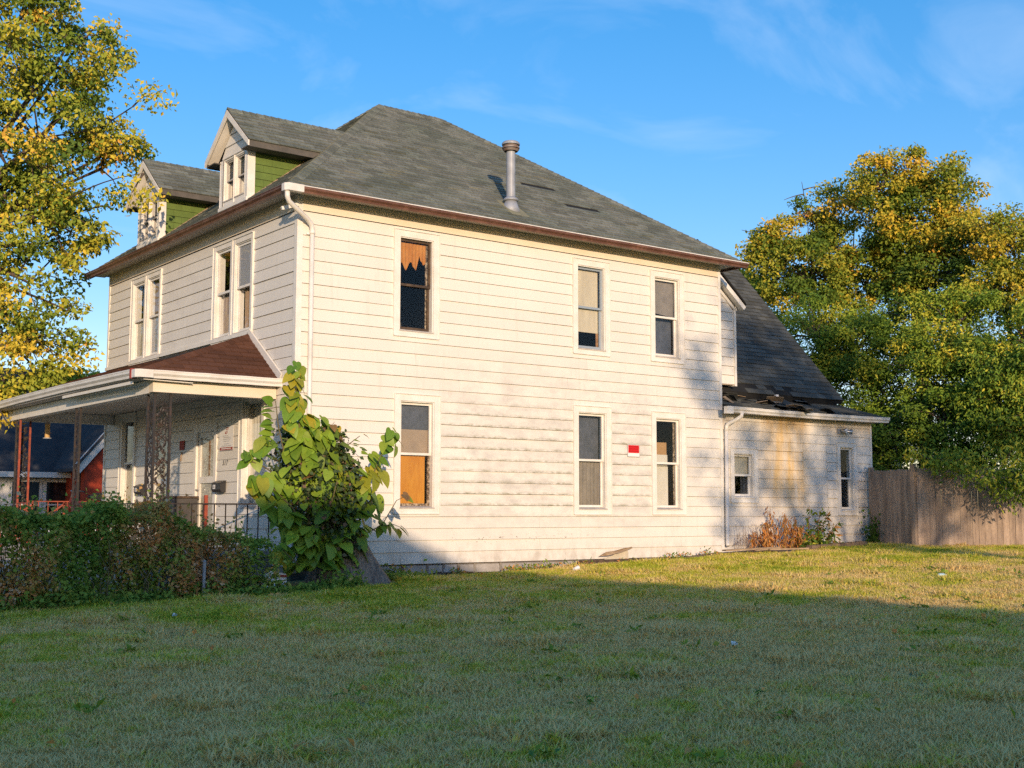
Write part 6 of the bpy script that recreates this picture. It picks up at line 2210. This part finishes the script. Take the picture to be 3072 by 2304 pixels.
cluster(340, 1370, 80, 70, 8, 'yg', 0.20, 0.28)
cluster(130, 700, 130, 60, 9, 'g', 0.20, 0.28, 0.1)
cluster(150, 880, 110, 90, 6, 'gy', 0.20, 0.26, 0.1)
cluster(260, 620, 110, 50, 8, 'gyg', 0.20, 0.28, 0.1)
cluster(700, 470, 80, 40, 6, 'gyb', 0.15, 0.20, 0.1)
# pinnate sprout on the left and small-leaved sprout on the right
for i in range(9):
    for s_ in (-1, 1):
        u, v = zq(315 + s_ * 70 - i * 2, 285 + i * 38 + rg.uniform(-6, 6))
        put_leaf(at(u, v, YS - 0.15), rg.uniform(0.20, 0.26) if s_ < 0 else rg.uniform(0.10, 0.16), 'g', side=s_ * 1.6, flat=0.75)
for i in range(16):
    u, v = zq(820 + rg.uniform(-120, 130), 610 + rg.uniform(-80, 80))
    put_leaf(at(u, v, YS - 0.1 + rg.uniform(-0.1, 0.1)), rg.uniform(0.11, 0.16), rg.choice('gggy'), side=rg.uniform(0.2, 1.4), flat=rg.uniform(0.3, 0.7))
# inner leaves, seen only between the outer ones: one joined part
VI, FI = [], []
hv = [tuple(v.co) for v in HL['g'][0].vertices]
hf = [tuple(p_.vertices) for p_ in HL['g'][0].polygons]
for i in range(430):
    f = rg.random()
    zz_ = 0.10 + 2.25 * f
    hw_ = 0.78 - 0.50 * max(0.0, (f - 0.45) / 0.55)
    c = Vector((0.06 - 0.45 * f + rg.uniform(-1, 1) * hw_, YS - 0.12 + rg.uniform(-0.22, 0.25), zz_))
    if c.x > 0.55 and c.z < 0.62: continue
    size = rg.uniform(0.13, 0.25)
    sd = (c.x - (0.06 - 0.45 * f)) * 1.2
    dr = Vector((sd + rg.uniform(-0.4, 0.4), -0.4 + rg.uniform(-0.4, 0.3), -0.7 + rg.uniform(-0.3, 0.5))).normalized()
    nr = Vector((rg.uniform(-0.8, 0.8) + sd, -0.7 + rg.uniform(-0.5, 0.5), 0.9))
    xa = dr.cross(nr).normalized()
    za = xa.cross(dr).normalized()
    b_ = len(VI)
    VI += [tuple(c + (xa * v[0] + dr * v[1] + za * v[2]) * size) for v in hv]
    FI += [tuple(b_ + k_ for k_ in q_) for q_ in hf]
o = bpy.data.objects.new('inner_leaves', mesh_from('inner_leaves', VI, FI, material('catalpa_inner', (0.20, 0.34, 0.034), (0.32, 0.43, 0.044), 3, rough=0.5, rnd=0.4, translucent=0.3), smooth=True, recalc=False))
attach(o, ctl)
o['kind'] = 'stuff'
# round-leaved ground plant by the carton
gp = thing('round_leaf_plant', (-1.3, -1.7, -0.28), 'low plant with round dark green leaves beside the crushed carton', 'plant')
mb = MB()
for i in range(16):
    c = Vector((-1.35 + rg.uniform(-0.42, 0.45), -1.75 + rg.uniform(-0.12, 0.15), -0.27 + rg.uniform(0.05, 0.24)))
    mb.tube([(c.x + rg.uniform(-.06, .06), c.y + 0.06, -0.30), tuple(c)], 0.006, 4)
    s_ = rg.uniform(0.13, 0.20)
    M_ = Matrix.Translation(c) @ Matrix.Rotation(rg.uniform(0, 6.28), 4, 'Z') @ Matrix.Rotation(rg.uniform(0.2, 0.8), 4, 'X') @ Matrix.Scale(s_, 4)
    o = bpy.data.objects.new('leaf', HL['g'][0])
    COL.objects.link(o)
    o.matrix_basis = M_
    o.parent = gp
    o.matrix_parent_inverse = WM[gp.name].inverted()
mb.build('stem', MT['stem'], gp)

# ------------------------------------------------------------------ weeds at the wing
rng = np.random.default_rng(41)
dp = thing('dried_plant', (11.3, -0.45, 0.1), 'dried orange-brown plant against the rear wing wall', 'plant')
mb = MB()
rg = random.Random(6)
tips = []
for i in range(34):
    x0, y0 = rg.uniform(10.75, 12.0), rg.uniform(-0.6, -0.2)
    hgt = max(0.25, 0.98 - 1.15 * abs(x0 - 11.35) ** 1.1) * rg.uniform(0.65, 1.05)
    p = Vector((x0, y0, 0.08))
    e_ = Vector((x0 + (x0 - 11.35) * 0.25 + rg.uniform(-0.12, 0.12), y0 + rg.uniform(-0.1, 0.12), 0.08 + hgt))
    m_ = p.lerp(e_, 0.5) + Vector((rg.uniform(-.08, .08), rg.uniform(-.05, .05), 0.05))
    mb.tube([p, m_, e_], [0.007, 0.005, 0.003], 4, cap=False)
    for k in range(26):
        f = rg.random()
        c = (p.lerp(m_, f * 2) if f < 0.5 else m_.lerp(e_, f * 2 - 1))
        tips.append((c.x + rg.gauss(0, 0.035), c.y + rg.gauss(0, 0.03), c.z + rg.gauss(0, 0.03)))
mb.build('stems', MT['wood'], dp)['kind'] = 'stuff'
P = np.array(tips)
V, F = leaf_arrays(P, 0.13 * rng.uniform(0.6, 1.4, len(P)), rng, droop=2.2, aspect=0.18)
o = bpy.data.objects.new('dry_leaves', fast_mesh('dry_leaves', V, F, LM['dry'], hue=np.repeat(np.clip(rng.normal(0.42, 0.22, len(P)), 0, 0.88), 2)))
attach(o, dp)
o['kind'] = 'stuff'
dp2 = thing('grey_dry_stalks', (10.5, -0.3, 0.1), 'thin grey withered stalks beside the downspout', 'plant')
mb = MB()
for i in range(34):
    x0 = rg.uniform(10.25, 10.95)
    p = Vector((x0, -0.18 + rg.uniform(-0.12, 0.1), 0.08))
    h_ = rg.uniform(0.25, 0.62)
    pts = [p]
    for k in range(4):
        pts.append(pts[-1] + Vector((rg.uniform(-0.05, 0.05), rg.uniform(-0.03, 0.03), h_ / 4)))
    mb.tube(pts, 0.0035, 4, cap=False)
    mb.tube([pts[2], pts[2] + Vector((rg.uniform(-0.08, 0.08), -0.02, 0.05)), pts[2] + Vector((rg.uniform(-0.12, 0.12), -0.03, -0.04))], 0.003, 4, cap=False)
mb.build('stalks', MT['fence'], dp2)['kind'] = 'stuff'
wd_ = thing('leafy_weed', (12.5, -0.5, 0.1), 'leafy green weed with reddish stems by the rear wing', 'plant')
mb = MB()
tips = []
for (x0, x1, z1) in ((12.2, 12.15, 1.05), (12.3, 12.45, 0.95), (12.5, 12.9, 0.98), (12.6, 13.15, 0.72), (12.4, 12.6, 0.7), (12.1, 11.9, 0.6), (12.7, 12.85, 0.45), (12.0, 12.2, 0.5)):
    p, e_ = Vector((x0, -0.5, 0.1)), Vector((x1, -0.5 + rg.uniform(-0.15, 0.1), z1))
    m_ = p.lerp(e_, 0.5) + Vector((-0.04, 0, 0.06))
    mb.tube([p, m_, e_], [0.010, 0.007, 0.004], 5, cap=False)
    for k in range(26):
        f = rg.uniform(0.25, 1.0)
        c = (p.lerp(m_, f * 2) if f < 0.5 else m_.lerp(e_, f * 2 - 1))
        tips.append((c.x + rg.gauss(0, 0.05), c.y + rg.gauss(0, 0.05), c.z + rg.gauss(0, 0.03)))
mb.build('stems', MT['wood'], wd_)['kind'] = 'stuff'
for i in range(420):
    tips.append((rg.gauss(12.35, 0.32), rg.gauss(-0.6, 0.13), 0.12 + abs(rg.gauss(0, 0.13))))
P = np.array(tips)
V, F = leaf_arrays(P, 0.15 * rng.uniform(0.6, 1.3, len(P)), rng, droop=0.7, aspect=0.34)
hh = np.clip(np.where(np.arange(len(P)) < 208, rng.normal(0.58, 0.16, len(P)), rng.normal(0.6, 0.3, len(P))), 0, 1)
o = bpy.data.objects.new('leaves', fast_mesh('leaves', V, F, [LM['green'], LM['dry']], hue=np.repeat(hh, 2), mi=np.repeat((rng.random(len(P)) < 0.25).astype(int), 2)))
attach(o, wd_)
o['kind'] = 'stuff'
for nm, c0, n_, sz, lb in (('creeper', (14.72, -0.25, 0.1), 260, 0.075, 'dark green creeper climbing where the fence meets the house'), ('yellow_vine', (16.2, 1.6, 1.2), 900, 0.11, 'yellow-green vine on the white wall behind the fence')):
    t = thing(nm, c0, lb, 'vine')
    if nm == 'creeper':
        P = np.stack([14.62 + rng.normal(0, 0.10, n_) , -0.30 + rng.normal(0, 0.08, n_), 0.15 + np.abs(rng.normal(0, 0.32, n_)) + 0.05], 1)
        hu = rng.normal(0.15, 0.1, n_)
        mb = MB().tube([(14.62, -0.25, 0.1), (14.66, -0.28, 0.5), (14.60, -0.25, 0.95)], 0.008, 5)
    else:
        P = np.stack([17.3 + rng.normal(0, 0.7, n_), 2.6 + rng.normal(0, 0.25, n_), 2.1 + rng.normal(0, 0.42, n_)], 1)
        hu = rng.normal(0.85, 0.16, n_)
        mb = MB().tube([(17.2, 2.7, 0.2), (17.4, 2.65, 1.3), (17.2, 2.6, 2.3)], 0.02, 5)
    V, F = leaf_arrays(P, sz * rng.uniform(0.6, 1.4, n_), rng, droop=0.8, aspect=0.7)
    o = bpy.data.objects.new('leaves', fast_mesh('leaves', V, F, LM['green'], hue=np.repeat(np.clip(hu, 0, 1), 2)))
    attach(o, t)
    o['kind'] = 'stuff'
    mb.build('stem', MT['stem'], t)

# ------------------------------------------------------------------ lawn
def grass_material():
    m = bpy.data.materials.new('grass_blade')
    m.use_nodes = True
    nt = m.node_tree
    L = nt.links.new
    b = nt.nodes['Principled BSDF']
    b.inputs['Roughness'].default_value = 0.6
    b.inputs['Specular IOR Level'].default_value = 0.05
    geo = N(nt, 'ShaderNodeNewGeometry')
    oi = N(nt, 'ShaderNodeObjectInfo')
    def noise(scale, detail=3):
        nz = N(nt, 'ShaderNodeTexNoise', Scale=scale, Detail=detail)
        L(geo.outputs['Position'], nz.inputs['Vector'])
        return nz.outputs['Fac']
    def term(sock, mul, add=0.0):
        m_ = N(nt, 'ShaderNodeMath', operation='MULTIPLY_ADD')
        m_.inputs[1].default_value = mul
        m_.inputs[2].default_value = add
        L(sock, m_.inputs[0])
        return m_.outputs[0]
    sp = N(nt, 'ShaderNodeSeparateXYZ')
    L(geo.outputs['Position'], sp.inputs[0])
    dry = N(nt, 'ShaderNodeMapRange')          # drier away from the house, plus straw colour painted in against the blue shade
    dry.inputs['From Min'].default_value, dry.inputs['From Max'].default_value = -3.5, -9.0
    L(sp.outputs[1], dry.inputs['Value'])
    terms = [term(noise(0.6), 1.15, -0.575 + 0.595), term(noise(2.6), 0.75, -0.375), term(noise(13.0, 2), 0.55, -0.275), term(oi.outputs['Random'], 0.30, -0.15), term(geo.outputs['Random Per Island'], 0.28, -0.14), term(dry.outputs[0], 0.24)]
    acc = terms[0]
    for t_ in terms[1:]:
        ad = N(nt, 'ShaderNodeMath', operation='ADD')
        L(acc, ad.inputs[0])
        L(t_, ad.inputs[1])
        acc = ad.outputs[0]
    s2 = ad
    rp = N(nt, 'ShaderNodeValToRGB')
    el = rp.color_ramp.elements
    stops = ((0.20, (0.14, 0.22, 0.022)), (0.42, (0.36, 0.45, 0.034)), (0.64, (0.66, 0.61, 0.075)), (0.88, (0.86, 0.63, 0.26)))
    while len(el) < len(stops): el.new(0.5)
    for e, (p_, c_) in zip(el, stops):
        e.position = p_
        e.color = rgb(c_)
    L(s2.outputs[0], rp.inputs['Fac'])
    tr = N(nt, 'ShaderNodeBsdfTranslucent')
    ms = N(nt, 'ShaderNodeMixShader')
    ms.inputs[0].default_value = 0.2
    L(rp.outputs[0], b.inputs['Base Color'])
    L(rp.outputs[0], tr.inputs['Color'])
    L(b.outputs[0], ms.inputs[1])
    L(tr.outputs[0], ms.inputs[2])
    L(ms.outputs[0], nt.nodes['Material Output'].inputs['Surface'])
    return m


rng = np.random.default_rng(91)
nl = 650
x = np.where(rng.random(nl) < 0.5, rng.uniform(-9, 3, nl), rng.uniform(-4, 15, nl))
y = rng.uniform(-14, -0.8, nl)
ok = ~((x < 1.2) & (y > -1.7))
x, y = x[ok], y[ok]
V, F = leaf_arrays(np.stack([x, y, gz(x, y) + 0.045 + rng.uniform(0, 0.02, len(x))], 1), 0.06 * rng.uniform(0.6, 1.3, len(x)), rng, droop=0.0, aspect=0.75, up=1.6)
o = bpy.data.objects.new('fallen_leaves', fast_mesh('fallen_leaves', V, F, LM['dry'], hue=np.repeat(np.clip(rng.normal(0.75, 0.2, len(x)), 0, 1), 2)))
attach(o, None)
prop(o, 'small dry leaves scattered over the lawn', 'leaves', kind='stuff')
nr_ = 90
PW = []
for i in range(nr_):
    cx_, cy_ = rng.uniform(-8, 9), rng.uniform(-14.5, -2.2)
    m_ = rng.integers(6, 13)
    PW.append(np.stack([cx_ + rng.normal(0, 0.05, m_), cy_ + rng.normal(0, 0.05, m_), np.full(m_, float(gz(cx_, cy_)) + 0.03) + rng.uniform(0, 0.035, m_)], 1))
PW = np.concatenate(PW)
V, F = leaf_arrays(PW, 0.075 * rng.uniform(0.6, 1.3, len(PW)), rng, droop=-0.25, aspect=0.45, up=1.3)
o = bpy.data.objects.new('lawn_weeds', fast_mesh('lawn_weeds', V, F, LM['green'], hue=np.repeat(np.clip(rng.normal(0.52, 0.14, len(PW)), 0, 1), 2)))
attach(o, None)
prop(o, 'low broad-leaved weeds dotted through the lawn', 'weeds', kind='stuff')
# weeds and dead stalks along the foundation
nf_ = 1500
x = 1.3 + 8.2 * rng.random(nf_) ** 1.5
keep = np.sin(3.1 * x) * np.sin(1.7 * x + 1) > -0.1
x = x[keep]
y = -0.16 - 0.30 * rng.random(len(x))
V, F = leaf_arrays(np.stack([x, y, gz(x, y) + 0.02 + np.abs(rng.normal(0, 0.06, len(x))) * np.where(x < 2.6, 1.6, 0.8)], 1), 0.075 * rng.uniform(0.5, 1.3, len(x)), rng, droop=-0.6, aspect=0.4, up=0.3)
o = bpy.data.objects.new('foundation_weeds', fast_mesh('foundation_weeds', V, F, [LM['green'], LM['dry']], hue=np.repeat(np.clip(rng.normal(0.45, 0.2, len(x)), 0, 0.95), 2), mi=np.repeat((rng.random(len(x)) < 0.3).astype(int), 2)))
attach(o, None)
prop(o, 'straggling weeds along the stone foundation', 'weeds', kind='stuff')

GM = grass_material()
gcol = bpy.data.collections.new('grass_tufts')
rng = np.random.default_rng(55)
for q in range(4):
    V, F = [], []
    for i in range(16):
        a, r = rng.uniform(0, 6.28), 0.048 * math.sqrt(rng.random())
        p = np.array([math.cos(a) * r, math.sin(a) * r, -0.004])
        h_ = rng.uniform(0.018, 0.046) * (1.3 if q == 3 else 1.0)
        ln = rng.uniform(0.4, 1.6) * h_
        b_ = rng.uniform(0, 6.28)
        ld = np.array([math.cos(b_), math.sin(b_), 0])
        sd = np.array([-ld[1], ld[0], 0]) * rng.uniform(0.0028, 0.0050)
        k = len(V)
        V += [p - sd, p + sd, p + ld * ln * 0.35 + [0, 0, h_ * 0.6] + sd * 0.8, p + ld * ln * 0.35 + [0, 0, h_ * 0.6] - sd * 0.8, p + ld * ln + [0, 0, h_]]
        F += [(k, k + 1, k + 2, k + 3), (k + 3, k + 2, k + 4)]
    me = mesh_from('tuft', V, F, GM, recalc=False)
    gcol.objects.link(bpy.data.objects.new('tuft', me))

fw2 = np.array([math.sin(YAW), math.cos(YAW)])
rt2 = np.array([math.cos(YAW), -math.sin(YAW)])
PTS, SCL = [], []
for d0, d1, dens, s_ in ((6.0, 9, 950, 1.0), (9, 12, 700, 1.0), (12, 16, 520, 1.08), (16, 22, 380, 1.15), (22, 33, 260, 1.25)):
    n_ = int(0.98 * (d1 * d1 - d0 * d0) / 2 * dens)
    d = np.sqrt(rng.uniform(d0 * d0, d1 * d1, n_))
    l = rng.uniform(-0.49, 0.49, n_) * d
    xy = np.array([CAM_POS.x, CAM_POS.y]) + d[:, None] * fw2 + l[:, None] * rt2
    x, y = xy[:, 0], xy[:, 1]
    edge = np.where(x < 7.5, -0.66, -0.40) - 0.20 * np.abs(np.sin(1.3 * x)) - 0.12 * np.sin(3.1 * x) - np.where((x > 9.6) & (x < 13.4), 0.45 * np.sin((x - 9.6) / 3.8 * np.pi), 0)
    ok = (y < edge + rng.normal(0, 0.05, n_)) | (x > 15.4)
    ok &= ~((x < 1.15) & (y > -1.65 + 0.15 * np.sin(2 * x) + rng.normal(0, 0.10, n_)))
    ok &= ~(((x - 0.55) ** 2 + (y + 1.1) ** 2) < 0.75 ** 2)
    ok &= ~((x > 14.3) & (y > -1.5 - 0.71 * (x - 14.35)))
    # thin, worn spots
    ok &= ~((np.sin(1.1 * x + 0.6 * y) * np.sin(0.8 * y - 0.5 * x + 1) > 0.72) & (rng.random(n_) < 0.45))
    x, y = x[ok], y[ok]
    PTS.append(np.stack([x, y, gz(x, y)], 1))
    big = 1.0 + 0.55 * (np.sin(2.3 * x + 1.1 * y) * np.sin(1.9 * y - 1.3 * x) > 0.62)
    SCL.append(s_ * rng.uniform(0.6, 1.35, len(x)) * big)
PTS = np.concatenate(PTS)
SCL = np.concatenate(SCL)
me = bpy.data.meshes.new('grass')
me.vertices.add(len(PTS))
me.vertices.foreach_set('co', PTS.astype(np.float32).ravel())
a = me.attributes.new('rot', 'FLOAT_VECTOR', 'POINT')
rot = np.zeros((len(PTS), 3), np.float32)
rot[:, 2] = rng.uniform(0, 6.28, len(PTS))
rot[:, 0] = rng.normal(0, 0.12, len(PTS))
a.data.foreach_set('vector', rot.ravel())
a = me.attributes.new('scl', 'FLOAT', 'POINT')
a.data.foreach_set('value', SCL.astype(np.float32))
a = me.attributes.new('pick', 'INT', 'POINT')
a.data.foreach_set('value', rng.integers(0, 4, len(PTS)).astype(np.int32))
grass = bpy.data.objects.new('grass', me)
attach(grass, None)
prop(grass, 'short mown lawn grass with dry straw patches in front of the house', 'grass', kind='stuff')
ng = bpy.data.node_groups.new('tuft_scatter', 'GeometryNodeTree')
ng.interface.new_socket('Geometry', in_out='INPUT', socket_type='NodeSocketGeometry')
ng.interface.new_socket('Geometry', in_out='OUTPUT', socket_type='NodeSocketGeometry')
gi, go = ng.nodes.new('NodeGroupInput'), ng.nodes.new('NodeGroupOutput')
iop = ng.nodes.new('GeometryNodeInstanceOnPoints')
ci = ng.nodes.new('GeometryNodeCollectionInfo')
ci.inputs['Collection'].default_value = gcol
ci.inputs['Separate Children'].default_value = True
ci.inputs['Reset Children'].default_value = True
iop.inputs['Pick Instance'].default_value = True


def named(nm, dt):
    n_ = ng.nodes.new('GeometryNodeInputNamedAttribute')
    n_.data_type = dt
    n_.inputs['Name'].default_value = nm
    return n_.outputs['Attribute']


ng.links.new(gi.outputs[0], iop.inputs['Points'])
ng.links.new(ci.outputs[0], iop.inputs['Instance'])
ng.links.new(named('pick', 'INT'), iop.inputs['Instance Index'])
ng.links.new(named('rot', 'FLOAT_VECTOR'), iop.inputs['Rotation'])
ng.links.new(named('scl', 'FLOAT'), iop.inputs['Scale'])
ng.links.new(iop.outputs[0], go.inputs[0])
md = grass.modifiers.new('scatter', 'NODES')
md.node_group = ng
